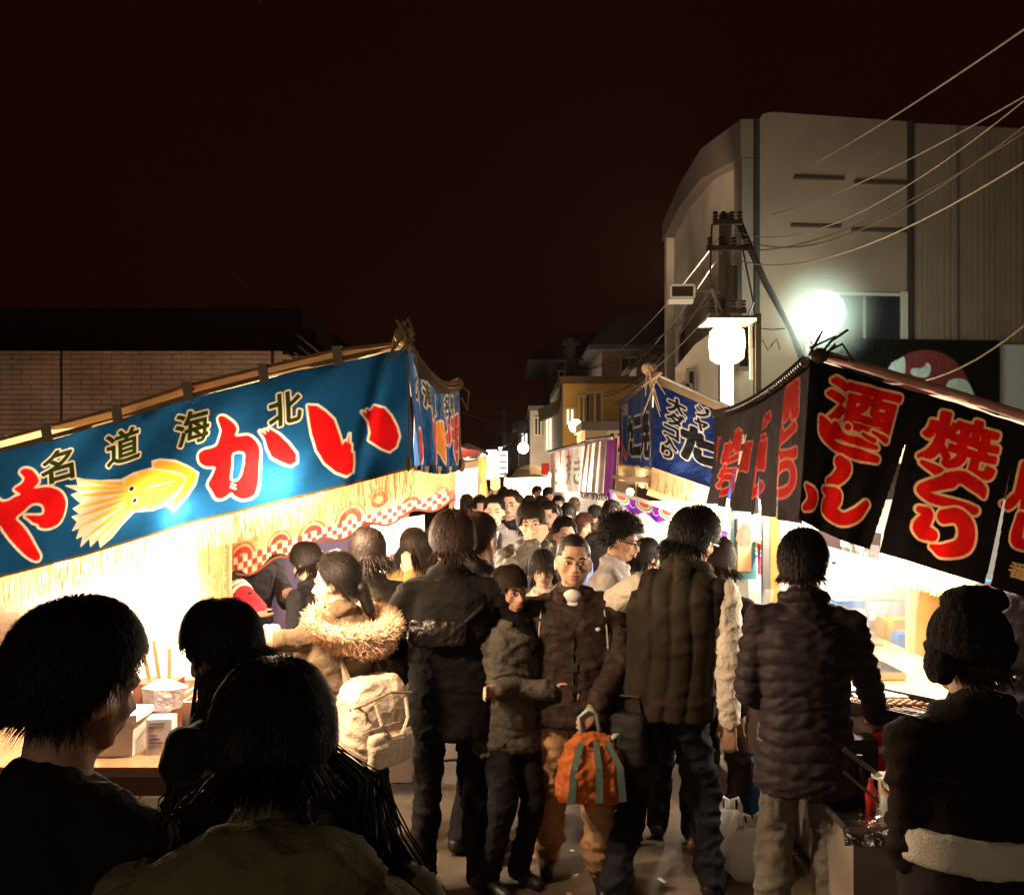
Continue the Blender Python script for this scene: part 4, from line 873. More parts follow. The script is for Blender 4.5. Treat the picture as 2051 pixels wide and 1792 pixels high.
# wrapped pole along the street side and the knotted corner
pc = at(803, 684, 3.36); pe = at(918, 768, 5.1); P_ = [pc.lerp(pe, t)-Vector((0, 0, .08*4*t*(1-t))) for t in np.linspace(0, 1, 26)]
MB().tube(P_, .022, 10).obj('front_pole', PIPE, S1, world=True)
g = MB()
for i in range(52):
    t = i/52; c_ = P_[0].lerp(P_[-1], t)-Vector((0, 0, .08*4*t*(1-t))); g.tube([c_+Vector((.03*math.cos(a), .018*a/6.28, .03*math.sin(a))) for a in np.linspace(0, 6.28, 9)], .0045, 5)
g.obj('rope_lashing', mat('rope', (.45, .33, .2), .9), S1, world=True, kind='stuff')
g = MB(); rg = random.Random(2); g.ell(pc+Vector((.01, -.01, .02)), (.035, .04, .035), None, 10, 8)
for k in range(7):
    a = pc+Vector((rg.uniform(-.02, .03), -.03, rg.uniform(-.01, .03))); g.tube([a, a+Vector((rg.uniform(-.04, .06), rg.uniform(-.05, 0), rg.uniform(-.03, .05))), a+Vector((rg.uniform(-.05, .07), rg.uniform(-.05, .02), rg.uniform(-.12, .0)))], .006, 5)
g.tube([pc+Vector((.02, -.03, 0)), pc+Vector((.035, -.035, -.2)), pc+Vector((.03, -.035, -.42))], .004, 5); g.ell(pc+Vector((.03, -.035, -.44)), (.012, .012, .03), None, 8, 6)
g.tube([pe+Vector((0, -.02, 0)), pe+Vector((.06, -.03, -.05)), pe+Vector((.05, -.03, -.15)), pe+Vector((.02, -.02, -.08))], .006, 5).tube([pe+Vector((0, -.02, 0)), pe+Vector((.01, -.03, -.35)), pe+Vector((.02, -.03, -.42))], .006, 5); g.ell(pe+Vector((.02, -.03, -.45)), (.02, .02, .04), None, 8, 6)
g.obj('knotted_cord', mat('rope', (.45,)*3), S1, world=True, kind='stuff')
# interior
skin_sheet('back_sheet', (at(-700, 1085, 4.95), at(388, 905, 4.95), at(388, 1900, 4.95), at(-700, 1900, 4.95)), CLOTHC, S1, 30, 10, .03, 6)
skin_sheet('side_sheet', ((-3.4, 3.3, 1.55), (-3.4, 4.9, 1.55), (-3.4, 4.9, .4), (-3.4, 3.3, .4)), CLOTHC, S1, 12, 8, .02, 6)
# bamboo blind: slats and binding threads
bz = MB(); BX0 = at(384, 0, 4.6).x; BX1 = at(452, 0, 4.6).x; z = .9; ztop = at(0, 1062, 4.6).z; slat_m = mat('reed', (.62, .42, .19), .6, trans=.25, var=.3, vscale=40)
n_sl = int((ztop-.9)/.0085)
for k in range(n_sl):
    zz = .9+k*.0085; a = random.uniform(-.004, .004); bz.box((BX0+a, 4.6, zz), (BX1+a*2, 4.604, zz+.0062))
bz.obj('reed_blind', slat_m, S1, world=True, kind='stuff')
g = MB()
for t in (.12, .5, .88): g.tube([(BX0+(BX1-BX0)*t, 4.594, .9), (BX0+(BX1-BX0)*t, 4.594, ztop)], .002, 4)
g.obj('blind_thread', mat('thread', (.25, .14, .06)), S1, world=True)
MB().bar((BX1-.01, 4.65, 0), (BX1-.01, 4.65, 2.3), .04).obj('post', WOOD, S1, world=True); MB().bar((-2.9, 4.9, 0), (-2.9, 4.9, 1.9), .04).obj('post', WOOD, S1, world=True)
# counter
zc = .93; CX0, CX1 = -3.0, -1.0
ct = empty('counter', (-1.9, 3.5, 0), 0, 'wooden serving counter of the squid stall with a glass fronted tray shelf below its top', 'counter')
MB().box((CX0, 3.24, zc-.035), (CX1, 3.75, zc)).obj('top', mat('counter_top', (.30, .17, .10), .35, bump=.1, bscale=20, var=.2, vscale=4), ct, world=True)
MB().box((CX0+.02, 3.27, zc-.11), (CX1-.02, 3.29, zc-.037)).obj('apron', mat('apron_wood', (.13, .05, .03), .5), ct, world=True)
MB().box((CX0, 3.3, zc-.30), (CX1-.03, 3.7, zc-.28)).obj('shelf', STEEL, ct, world=True)
MB().box((CX0, 3.26, .05), (CX1-.03, 3.3, zc-.31)).obj('front_panel', WOOD, ct, world=True)
for k in range(4): MB().box((-1.52+k*.13, 3.35, zc-.278), (-1.41+k*.13, 3.65, zc-.20+.01*k)).obj('tray', mat('tray', (.55, .48, .36), .3, .5), ct, world=True)
MB().box((CX0+.03, 3.272, zc-.275), (CX1-.05, 3.276, zc-.12)).obj('glass', mat('shelf_glass', (.6, .65, .6), .08, alpha=.2, spec=.9), ct, world=True)
for x in (CX0+.03, CX1-.07): 
    for y in (3.34, 3.68): MB().bar((x, y, 0), (x, y, zc-.036), .045).obj('leg', WOODD, ct, world=True)
def simple(name, mb, m, label, cat, smooth=False, **kw): return mb.obj(name, m, None, smooth, label=label, cat=cat, **kw)
p = at(240, 1540, 3.4)
bx = empty('foam_box', (p.x, 3.42, zc), 0, 'large cream foam box on the squid stall counter beside the dark haired man', 'box')
MB().loft([((0, 0, .001), .10, .09), ((0, 0, .13), .107, .096)], 4).obj('body', FOAM, bx).rotation_euler = (0, 0, R(45)); MB().box((-.085, -.08, .131), (.085, .08, .155)).obj('lid', FOAM, bx)
p = at(320, 1540, 3.4)
bx = empty('carton', (p.x, 3.42, zc), R(6), 'small white printed carton beside the cream foam box', 'carton')
MB().box((-.045, -.04, .001), (.045, .04, .13)).obj('body', mat('white_card', (.72, .70, .74), .6), bx)
g = MB(); [g.box((-.035, -.0415, .112-k*.014), (-.035+w_, -.0405, .117-k*.014)) for k, w_ in enumerate((.055, .02, .0, .03, .04, .05, .02)) if w_]; g.obj('printed_lines', mat('ink', (.12, .11, .16)), bx)
p = at(316, 1440, 3.5)
cp = empty('cup_stack', (p.x, 3.55, zc), 0, 'stack of white and purple paper cups behind the printed carton', 'cup')
for k in range(5): MB().loft([((0, 0, .001+k*.03), .026, .026), ((0, 0, .085+k*.03), .034, .034)], 16).obj('cup', mat('cup_a', (.8, .78, .8)) if k % 2 == 0 else mat('cup_b', (.22, .10, .5)), cp)
MB().loft([((0, 0, .13), .07, .05), ((0.01, 0, .21), .09, .06), ((0, 0, .235), .03, .03)], 7).obj('crumpled_film', mat('film', (.8, .78, .8), .2, alpha=.7, bump=1, bscale=30), cp)
p = at(325, 1400, 3.65)
ib = empty('sauce_pot', (p.x-.0, 3.62, zc+.10), 0, 'brown square pot with wooden sticks standing by the grill smoke', 'pot')
MB().loft([((0, 0, -.10), .09, .09), ((0, 0, .12), .105, .105)], 4).obj('body', mat('pot_brown', (.17, .06, .035), .5), ib).rotation_euler = (0, 0, R(45))
for k in range(3): MB().bar((-.02+.03*k, 0, .05), (-.09+.06*k, .02, .30-.03*k), .012).obj('stick', WOOD, ib)
gr = empty('grill', (-1.85, 4.1, 0), 0, 'long steel charcoal grill with whole squid smoking in the squid stall', 'grill')
MB().box((-.65, -.22, .80), (.55, .22, .83)).box((-.65, -.22, .831), (-.63, .22, 1.0)).box((.53, -.22, .831), (.55, .22, 1.0)).box((-.629, -.22, .831), (.529, -.2, 1.0)).box((-.629, .2, .831), (.529, .22, 1.0)).obj('trough', STEEL, gr)
for k in range(24): MB().tube([(-.6+k*.048, -.2, .985), (-.6+k*.048, .2, .985)], .004, 5).obj('grate_bar', STEEL, gr)
for k in range(4): MB().bar((-.6+1.1*(k % 2), -.18+.36*(k//2), 0), (-.6+1.1*(k % 2), -.18+.36*(k//2), .8), .03).obj('leg', STEEL, gr)
MB().box((-.6, -.18, .87), (.5, .18, .90)).obj('charcoal', mat('embers', (.05, .02, .01), .9, emit=(1, .25, .04), estr=3, bump=1, bscale=40), gr)
for k in range(5):
    sq = empty('grilled_squid', (-2.15+k*.2, 4.07, 1.0), R(random.uniform(-15, 15)), 'whole browned squid lying on the smoking grill', 'squid', 'squid on the grill')
    SQM = mat('squid_skin', (.50, .22, .10), .4, bump=.2)
    MB().loft([((0, -.11, .0), .001, .001), ((0, -.10, .02), .03, .02), ((0, -.08, .03), .035, .022)], 10)
    b_ = MB(); b_.cap((0, -.09, .02), (0, .03, .025), .018, .030); b_.ell((0, .06, .02), (.022, .02, .018)); b_.obj('mantle', SQM, sq, True)
    t_ = MB(); [t_.tube([(0, .06, .02), ((j-3)*.010, .11, .015), ((j-3)*.014, .15, .008)], [.007, .005, .002], 6) for j in range(7)]; t_.obj('tentacles', SQM, sq, True)
# bulbs: two hang close behind the banner
for x, y, d, P, lb in ((548, 928, 3.385, 34, 'behind the second red kana'), (366, 1000, 3.33, 26, 'behind the squid picture tip'), (120, 1120, 3.7, 26, 'over the squid grill, far end'), (640, 975, 4.7, 34, 'near the street side of the squid stall roof')):
    bulb('light_bulb', at(x, y, d), .034, WARM, P, 'bare bulb '+lb, 'bulbs of the squid stall', cat='bulb', estr=30, drop=(.012 if d < 3.5 else .05), lightr=.03)
for x, y, d, P in ((230, 1180, 4.55, 34), (330, 1240, 4.6, 20)):
    bulb('light_bulb', at(x, y, d), .034, WHT, P, 'glaring bare bulb %s in the grill smoke' % ('higher up' if y < 1200 else 'lower down'), 'bulbs in the grill smoke', cat='bulb', estr=30, drop=.05)
# grill smoke
sm = bpy.data.materials.new('smoke'); sm.use_nodes = True; nt = sm.node_tree; N = nt.nodes; L = nt.links; N.remove(N['Principled BSDF'])
vo = N.new('ShaderNodeVolumePrincipled'); vo.inputs['Color'].default_value = (.95, .9, .82, 1); tc = N.new('ShaderNodeTexCoord'); nz_ = N.new('ShaderNodeTexNoise'); nz_.inputs['Scale'].default_value = 3.2; nz_.inputs['Detail'].default_value = 4
L.new(tc.outputs['Object'], nz_.inputs['Vector']); rr = N.new('ShaderNodeMapRange'); rr.inputs[1].default_value = .38; rr.inputs[2].default_value = .7; rr.inputs[3].default_value = .05; rr.inputs[4].default_value = 1.5
L.new(nz_.outputs[0], rr.inputs[0]); L.new(rr.outputs[0], vo.inputs['Density']); L.new(vo.outputs[0], N['Material Output'].inputs['Volume'])
MB().ell((-1.95, 4.15, 1.38), (.62, .38, .50), None, 24, 16).obj('smoke', sm, None, True, label='white smoke rising from the squid grill', cat='smoke', kind='stuff')
# ================================================================== second stall on the left (baby castella)
S2 = empty('food_stall', (-1.3, 6.3, 0), 0, 'stall beyond the squid stall with a peach valance of red circles and a checkered hem', 'stall')
vx0, vx1 = 300, 912; VT = ([300, 450, 912], [1040, 990, 895]); VB = ([300, 450, 700, 905, 912], [1222, 1170, 1075, 1012, 1010])
cv = Canvas(vx1-vx0, 140, 2.0, (236, 190, 130))
def m2(x, y): t = np.interp(x, *VT); b = np.interp(x, *VB); return (x-vx0, 140*(y-t)/(b-t))
for x, y, r_ in ((485, 1120, 28), (560, 1090, 24), (625, 1075, 30), (702, 1040, 32), (822, 1010, 26), (884, 985, 20), (400, 1150, 28), (760, 1000, 24)):
    c_ = m2(x, y)
    for rr_, col in ((1.0, (170, 90, 50)), (.88, (240, 200, 150)), (.74, (196, 70, 62)), (.34, (236, 190, 130))): cv.strokes([[(c_[0], c_[1], r_*rr_)]], col)
for i in range(62):
    for j in range(3):
        if (i+j) % 2: cx_ = 5+i*10; cv.poly([(cx_, 104+j*11), (cx_+10, 104+j*11), (cx_+10, 115+j*11), (cx_, 115+j*11)], (172, 74, 64))
        else: cx_ = 5+i*10; cv.poly([(cx_, 104+j*11), (cx_+10, 104+j*11), (cx_+10, 115+j*11), (cx_, 115+j*11)], (246, 222, 190))
def f2(u, v):
    X = vx0+u*(vx1-vx0); Y = np.interp(X, *VT)+v*(np.interp(X, *VB)-np.interp(X, *VT)); P = atv(X, Y, 6.1+0*X)
    return [P[0], P[1]+.015*np.sin(u*40+v*2)*v+.01*np.sin(u*90), P[2]]
va = put(cv.sheet('valance', f2, print_mat('valance_cloth', .45, .8, .1), keep=lambda u, v: v < .93+.07*np.sin(u*42)), S2)
MB().tube([at(300, 1035, 6.08), at(915, 890, 6.08)], .02, 8).obj('rail', WOOD, S2, world=True)
g = MB(); [g.tube([at(300+i*6.1, float(np.interp(300+i*6.1, *VB))-7*(1-math.sin(i*6.1/612*42)), 6.07) for i in range(a, a+2)], .007, 4) for a in range(0, 100)]; g.obj('hem_cord', mat('hem', (.35, .1, .06)), S2, world=True)
skin_sheet('roof_tarp', (at(280, 1030, 6.12), at(915, 888, 6.12), at(915, 888, 6.12)+Vector((.1, 2.2, 0)), at(280, 1030, 6.12)+Vector((0, 2.2, 0))), CLOTHR, S2, 20, 6, .01, 4)
skin_sheet('back_sheet', (at(300, 1000, 8.2), at(720, 1000, 8.2), at(720, 1450, 8.2), at(300, 1450, 8.2)), mat('purple_tarp', (.16, .13, .24), .6, trans=.2, bump=.6, bscale=3, var=.3, vscale=3), S2, 30, 10, .05, 9)
cv = Canvas(1.0, 1.2, .012, (250, 250, 245))
rg = random.Random(4)
for k in range(26):
    x, y = rg.uniform(.1, .9), rg.uniform(.1, 1.1); a = rg.uniform(0, 6.28); L_ = rg.uniform(.05, .16); cv.poly([(x, y), (x+L_*.5*math.cos(a)+.025*math.sin(a), y+L_*.5*math.sin(a)-.025*math.cos(a)), (x+L_*math.cos(a), y+L_*math.sin(a)), (x+L_*.5*math.cos(a)-.025*math.sin(a), y+L_*.5*math.sin(a)+.025*math.cos(a))], rg.choice([(40, 60, 90), (60, 50, 50), (150, 60, 40), (90, 110, 130)]))
o_ = put(cv.sheet('printed_sheet', quad_fn(at(742, 1050, 6.9), at(850, 1030, 7.4), at(850, 1270, 7.4), at(742, 1290, 6.9), lambda u, v: (0, .02*np.sin(u*20+v*4), 0)), print_mat('leaf_print', .5, .6, .05)), S2)
o_['label'] = 'brightly lit white sheet printed with dark leaves'
MB().bar(at(462, 1000, 6.1), at(462, 1500, 6.1), .04).obj('post', WOOD, S2, world=True); MB().bar(at(905, 930, 6.1), at(905, 1320, 6.1), .035).obj('post', WOOD, S2, world=True)
k2 = empty('griddle_table', (-1.35, 5.9, 0), 0, 'black cast iron cake griddle on the table of the checkered valance stall', 'griddle')
MB().box((-.9, -.3, .78), (.75, .3, .82)).obj('table_top', WOODD, k2); MB().box((-.9, -.31, .1), (.75, -.28, .77)).obj('front_panel', mat('dark_panel', (.10, .07, .05), .7), k2)
for r_ in range(2):
    for c_ in range(5):
        MB().box((-.5+c_*.18, -.25+r_*.24, .83), (-.35+c_*.18, -.05+r_*.24, .89)).obj('plate', mat('cast_iron', (.03, .03, .03), .4, .6, bump=.4, bscale=60), k2)
        MB().tube([(-.42+c_*.18+.05*math.cos(a), -.27+r_*.24, .90+.05*math.sin(a)) for a in np.linspace(0, math.pi, 7)], .006, 5).obj('handle', STEEL, k2)
for x, y, d, P in ((560, 1085, 7.0, 20), (800, 1000, 6.7, 34)):
    bulb('light_bulb', at(x, y, d), .034, WHT, P, 'bare bulb behind the checkered valance', 'bulbs of the checkered valance stall', cat='bulb', estr=30, drop=.05)
# hanging blue white pennant at the street corner
cv = Canvas(.3, .5, .012, (225, 232, 245)); cv.poly([(.1, .05), (.2, .2), (.12, .35), (.22, .48), (.08, .46), (.05, .2)], (50, 90, 170), smooth=3)
o_ = cv.sheet('pennant', quad_fn(at(900, 975, 6.6), at(921, 965, 7.2), at(921, 1040, 7.2), at(902, 1052, 6.6)), print_mat('pennant_print', .5), None, label='narrow white pennant with a blue swirl hanging at the checkered valance corner', cat='pennant')
# ================================================================== third stall on the left (white frame)
S3 = empty('food_stall', (at(930, 0, 13).x, 13, 0), 0, 'small white framed stall with a red round emblem, past the blue banner', 'stall')
MB().bar(at(918, 935, 13), at(963, 928, 13), .10).bar(at(962, 928, 13), at(960, 1060, 13), .07).obj('frame', mat('white_frame', (.8, .76, .68), .4), S3, world=True)
cv = Canvas(.35, .5, .012, (248, 240, 230)); 
for rr_, col in ((.15, (200, 60, 60)), (.115, (245, 235, 225)), (.085, (190, 60, 60)), (.05, (240, 220, 215))): cv.strokes([[(.2, .28, rr_)]], col)
o_ = put(cv.sheet('panel', quad_fn(at(912, 935, 13.3), at(958, 935, 13.3), at(958, 1010, 13.3), at(912, 1010, 13.3)), print_mat('emblem_print', .4)), S3)
skin_sheet('gold_curtain', (at(959, 915, 12.6), at(975, 910, 12.9), at(978, 1000, 12.9), at(962, 1012, 12.6)), mat('gold_cloth', (.55, .36, .10), .7, trans=.4), S3, 8, 4, .02)
MB().box((at(860, 0, 13).x, 13.1, .6), (at(962, 0, 13).x, 13.8, .95)).obj('counter', WOODL, S3, world=True)
skin_sheet('roof_tarp', (at(840, 905, 12.8), at(965, 918, 12.8), at(968, 926, 15), at(840, 915, 15)), CLOTHW, S3, 8, 4, .02)
bulb('light_bulb', at(935, 948, 13.15), .05, WHT, 30, 'bare bulb in the white framed stall', cat='bulb', estr=30, drop=.1)
# ================================================================== yakitori stall (right)
R1 = empty('food_stall', (1.9, 5.2, 0), 0, 'grilled chicken and beer stall with black banners and huge red lettering', 'stall')
OX, OY, SL = 1623., 719., .306
def skew(u): return -.085-.165*min(max(u, 0)/150., 1)
def uv_to_D(u, v):
    k = -.085-.165*np.clip(u/150., 0, 1); return OX+u+v*k, OY+SL*u+v*(1+SL*k*0)
def D_to_uv(x, y):
    u = x-OX; v = 0
    for _ in range(12): u = x-OX-v*skew(u); v = y-OY-SL*u
    return u, v
def z5(p): return [D_to_uv(1543.4+a/3.0188, 653+b/3.0188) for a, b in p]
def z5s(st): return [[(*D_to_uv(1543.4+a/3.0188, 653+b/3.0188), r/3.0188) for a, b, r in s] for s in st]
CWd, CHt = 700, 320
cv = Canvas(CWd, CHt, 1.25, (15, 12, 11)); TN = (228, 176, 122); RR = (206, 18, 14)
def kan(ch, a, b, w, h, sh, bold=3.2): 
    c_ = z5([(a, b)])[0]; cv.text(ch, c_[0], c_[1], w/3.02, h/3.02, RR, 4.6, TN, bold, shear=sh)
cv_o = 4.8
kan('酒', 545, 500, 430, 270, -.06, 5.0)
cv.strokes(z5s([[(305, 555, 16), (325, 600, 40), (345, 655, 54), (420, 725, 38), (520, 768, 36), (640, 805, 22)], [(390, 610, 34), (450, 672, 22), (540, 700, 26), (640, 735, 14)], [(560, 652, 10), (625, 690, 18)], [(625, 640, 10), (700, 690, 20)]]), RR, cv_o, TN)
cv.strokes(z5s([[(395, 688, 7), (455, 712, 7), (540, 735, 5)]]), TN)
cv.strokes(z5s([[(470, 608, 22)]]), RR, 3.5, TN)
cv.strokes(z5s([[(425, 820, 38), (448, 865, 50), (400, 925, 36), (352, 935, 16)]]), RR, cv_o, TN)
cv.strokes(z5s([[(210, 965, 14), (245, 1020, 42), (235, 1070, 36), (195, 1095, 18)]]), RR, cv_o, TN)
cv.strokes(z5s([[(325, 985, 16), (395, 1030, 50), (355, 1100, 52), (430, 1165, 38), (510, 1140, 38), (575, 1080, 26)]]), RR, cv_o, TN)
kan('焼', 1150, 715, 440, 300, -.02, 5.0)
cv.strokes(z5s([[(912, 822, 14), (965, 858, 26), (1070, 925, 40)]]), RR, cv_o, TN)
cv.strokes(z5s([[(1065, 925, 40), (1170, 915, 38), (1265, 975, 36), (1290, 1030, 12)], [(1090, 935, 44), (970, 960, 38), (905, 985, 30), (940, 1030, 28), (1060, 1065, 30), (1180, 1095, 32), (1235, 1115, 26)]]), RR, cv_o, TN)
cv.strokes(z5s([[(885, 1105, 20), (940, 1140, 38), (895, 1220, 52), (975, 1265, 36)]]), RR, cv_o, TN)
cv.strokes(z5s([[(1050, 1150, 44), (1150, 1150, 46), (1195, 1230, 42), (1170, 1330, 46), (1060, 1360, 40), (970, 1330, 14)]]), RR, cv_o, TN)
kan('鳥', 1640, 1000, 400, 300, .0, 5); cv.strokes(z5s([[(1520, 1150, 28), (1490, 1290, 34), (1560, 1330, 30)]]), RR, cv_o, TN)
c_ = z5([(1500, 1480)])[0]; cv.text('番', c_[0], c_[1], 34, 30, (220, 170, 100), 0, None, .8)
c_ = z5([(1585, 1500)])[0]; cv.text('鳥', c_[0], c_[1], 34, 30, (220, 170, 100), 0, None, .8)
s1 = [z5([q])[0] for q in ((822, 690), (612, 1330), (668, 1345))]; s2 = [z5([q])[0] for q in ((1452, 880), (1284, 1540), (1328, 1540))]
def keep1(u, v):
    U, V = u*CWd, v*CHt; K = np.ones_like(U, bool)
    for s_ in (s1, s2):
        t = np.clip((V-s_[0][1])/(s_[1][1]-s_[0][1]), -1, 1.1); a = s_[0][0]+(s_[1][0]-s_[0][0])*t; b = s_[0][0]+(s_[2][0]-s_[0][0])*t; K &= ~((t > 0) & (U > a) & (U < b))
    return K
def fr1(u, v):
    X, Y = uv_to_D(u*CWd, v*CHt); d = 4.2-.25*u*CWd/428.; P = atv(X, Y, d)
    w = .012*np.sin(u*19+v)+.02*v*np.sin(u*33+1)+.006*np.sin(u*80+3*v)
    return [P[0], P[1]-w, P[2]]
bn = put(cv.sheet('banner', fr1, print_mat('black_banner_cloth', .14, .85, .2, .44), keep=keep1), R1); bn['label'] = 'black split banner with huge red lettering outlined in tan'
p0, p1 = at(1640, 716, 4.2), at(2340, 716+700*.306, 3.8)
MB().tube([p0+Vector((0, 0, .02)), p1+Vector((0, 0, .02))], .022, 10).obj('roof_roll', mat('pink_roll', (.50, .25, .20), .7, bump=.3, bscale=20), R1, world=True)
# street face, cloth faded grey
L2 = 2.42; cv = Canvas(L2, .76, .0068, (58, 50, 50))
def col(txt, x, w, h0, hh):
    n = len(txt)
    for i, ch in enumerate(txt): cv.text(ch, x, h0+hh*(i+.5), w, hh*.92, (165, 34, 26), .009, (190, 120, 95), .016)
col('焼とり', .18, .22, .20, .17); col('串焼', .52, .20, .24, .19); col('焼とり', .80, .22, .16, .17); col('酒', 1.22, .20, .28, .2); col('ビール', 1.62, .24, .14, .17); col('焼とり', 2.14, .26, .04, .2)
cv.line('BAN', .97, .24, .09, (250, 240, 225), gap=.62, bold=.003); cv.line('番鳥', .97, .38, .11, (250, 240, 225), vertical=True, gap=1.2, bold=.003)
nz = snoise(np.stack([cv.X.ravel()*2, cv.Y.ravel()*1, 0*cv.X.ravel()], 1), 2.2, 8, 4).reshape(cv.X.shape); cv.img *= (1+.14*nz)[..., None]
def fr1b(u, v):
    a, b, c, e = atv(1430, 833, 6.6), atv(1624, 722, 4.21), atv(1606, 1050, 4.21), atv(1412, 1004, 6.6)
    P = [(a[k]*(1-u)+b[k]*u)*(1-v)+(e[k]*(1-u)+c[k]*u)*v for k in range(3)]
    return [P[0]+((.030*np.sin(u*34)+.012*np.sin(u*71+1))*(.15+v)+.02*np.sin(v*3+u*4))*(1-u**10), P[1], P[2]-.05*np.sin(u*math.pi)*(1-v)]
bn = put(cv.sheet('banner', fr1b, print_mat('grey_banner_cloth', .14, .85, .12, .62), keep=lambda u, v: ~((np.abs(u-.36) < .008*(v-.5)*2) | (np.abs(u-.705) < .012*(v-.62)*2.6) | (np.abs(u-.86) < .006*(v-.5)*2))), R1); bn['label'] = 'street side banner faded to grey with narrow red lettering'
pa, pb = at(1612, 726, 4.2), at(1430, 828, 6.65); P_ = [pa.lerp(pb, t)-Vector((0, 0, .055*4*t*(1-t))) for t in np.linspace(0, 1, 24)]
MB().tube(P_, .02, 10).obj('front_pole', PIPE, R1, world=True)
g = MB()
for i in range(60):
    t = i/60; c_ = pa.lerp(pb, t)-Vector((0, 0, .055*4*t*(1-t))); g.tube([c_+Vector((.027*math.cos(a), .02*a/6.28, .027*math.sin(a))) for a in np.linspace(0, 6.28, 8)], .005, 5)
g.obj('rope_lashing', mat('dark_rope', (.08, .06, .05), .9), R1, world=True, kind='stuff')
g = MB(); rg = random.Random(5); pk = at(1642, 712, 4.16); g.ell(pk, (.04, .04, .035), None, 10, 8)
for k in range(6): a = pk; g.tube([a, a+Vector((rg.uniform(-.06, .10), -.03, rg.uniform(-.03, .09))), a+Vector((rg.uniform(-.06, .16), -.03, rg.uniform(-.05, .12)))], .006, 5)
g.obj('knotted_cord', mat('dark_rope', (.1,)*3), R1, world=True, kind='stuff')
skin_sheet('roof_tarp', (at(1640, 722, 4.22), p1+Vector((0, .05, 0)), p1+Vector((.1, 2.5, 0)), at(1440, 838, 6.6)), CLOTHC, R1, 24, 10, .012, 3)
# the stall's inner valance with the mirrored name, blue edging and gold fringe
cv = Canvas(.75, .22, .004, (52, 44, 46))
def mir(ch, x, y, w, h, b=.002): 
    E, sz = glyph(ch); kx = np.array([-w/sz[0], -h/sz[1]]); cv.edges((E.reshape(-1, 2)*kx+np.array([x, y])).reshape(-1, 4), (240, 210, 160), 0, None, b)
for i, ch in enumerate('BANCHO'): mir(ch, .53-i*.072, .045, .052, .06)
for i, ch in enumerate('番鳥'): mir(ch, .50-i*.17, .14, .12, .085, .004)
o_ = put(cv.sheet('inner_valance', quad_fn(at(1640, 1045, 5.6), at(1765, 1068, 5.6), at(1762, 1122, 5.6), at(1638, 1088, 5.6)), print_mat('inner_valance_cloth', .3)), R1); o_['label'] = 'small dark valance whose tan lettering shows mirrored'
MB().bar(at(1762, 1104, 5.2), at(2100, 1205, 5.0), .03, .05).obj('blue_edging', mat('blue_plastic', (.03, .16, .55), .4), R1, world=True)
fringe(at(1762, 1108, 5.18), at(2100, 1209, 4.98), .14, 260, mat('inner_fringe', (.80, .62, .34), .7, trans=.4), R1, 7, w=.003)
# walls, posts, clear vinyl
skin_sheet('back_sheet', (at(1500, 1000, 6.8), at(2100, 1000, 6.8), at(2100, 1500, 6.8), at(1500, 1500, 6.8)), mat('blue_grey_tarp', (.42, .47, .52), .6, trans=.2, bump=.6, bscale=4, var=.2, vscale=3), R1, 30, 10, .03, 8)
MB().box((at(1543, 0, 5.7).x, 5.7, 0), (at(1563, 0, 5.7).x, 5.76, 2.3)).obj('post', mat('orange_wood', (.60, .27, .08), .6, var=.15), R1, world=True)
MB().bar((at(1533, 0, 5.6).x, 5.6, 0), (at(1533, 0, 5.6).x, 5.6, 2.3), .04).obj('post', mat('grey_post', (.12, .12, .12), .4, .5), R1, world=True)
MB().box((at(1822, 0, 5.3).x, 5.3, .5), (at(1884, 0, 5.3).x, 5.36, 2.2)).obj('wood_panel', mat('honey_wood', (.66, .40, .14), .5, bump=.15, bscale=30, var=.2, vscale=3), R1, world=True)
MB().box((at(1884, 0, 5.3).x+.01, 5.3, .5), (at(1903, 0, 5.3).x, 5.34, 2.2)).obj('post', WHITE, R1, world=True)
skin_sheet('clear_sheet', (at(1690, 1080, 4.8), at(1850, 1110, 4.75), at(1845, 1400, 4.75), at(1690, 1400, 4.8)), mat('clear_vinyl', (.8, .84, .9)), R1, 30, 12, .03, 12)
skin_sheet('clear_sheet', (at(1470, 1180, 5.9), at(1545, 1180, 5.5), at(1545, 1350, 5.5), at(1470, 1350, 5.9)), mat('clear_vinyl', (.8, .84, .9)), R1, 16, 12, .03, 2)
MB().bar(at(1735, 1105, 4.83), at(1735, 1400, 4.83), .012).bar(at(1693, 1195, 4.83), at(1790, 1195, 4.83), .010).obj('glazing_bar', PIPE, R1, world=True)
MB().box((at(1800, 0, 5.6).x, 5.6, at(0, 1330, 5.6).z), (at(1824, 0, 5.6).x, 5.7, at(0, 1270, 5.6).z)).obj('blue_crate', mat('blue_plastic', (.03,)*3), R1, world=True)
MB().box((at(1470, 0, 6.2).x, 6.2, 1.25), (at(1515, 0, 6.2).x, 6.3, 1.7)).obj('window_frame', mat('teal_frame', (.05, .22, .30), .5), R1, world=True)
MB().box((at(1478, 0, 6.15).x, 6.15, 1.31), (at(1505, 0, 6.15).x, 6.19, 1.66)).obj('poster', CARD, R1, world=True)
skin_sheet('maroon_curtain', (at(1517, 1080, 6.1), at(1533, 1080, 6.1), at(1533, 1150, 6.1), at(1517, 1150, 6.1)), mat('maroon_cloth', (.22, .06, .10)), R1, 8, 4, .01)
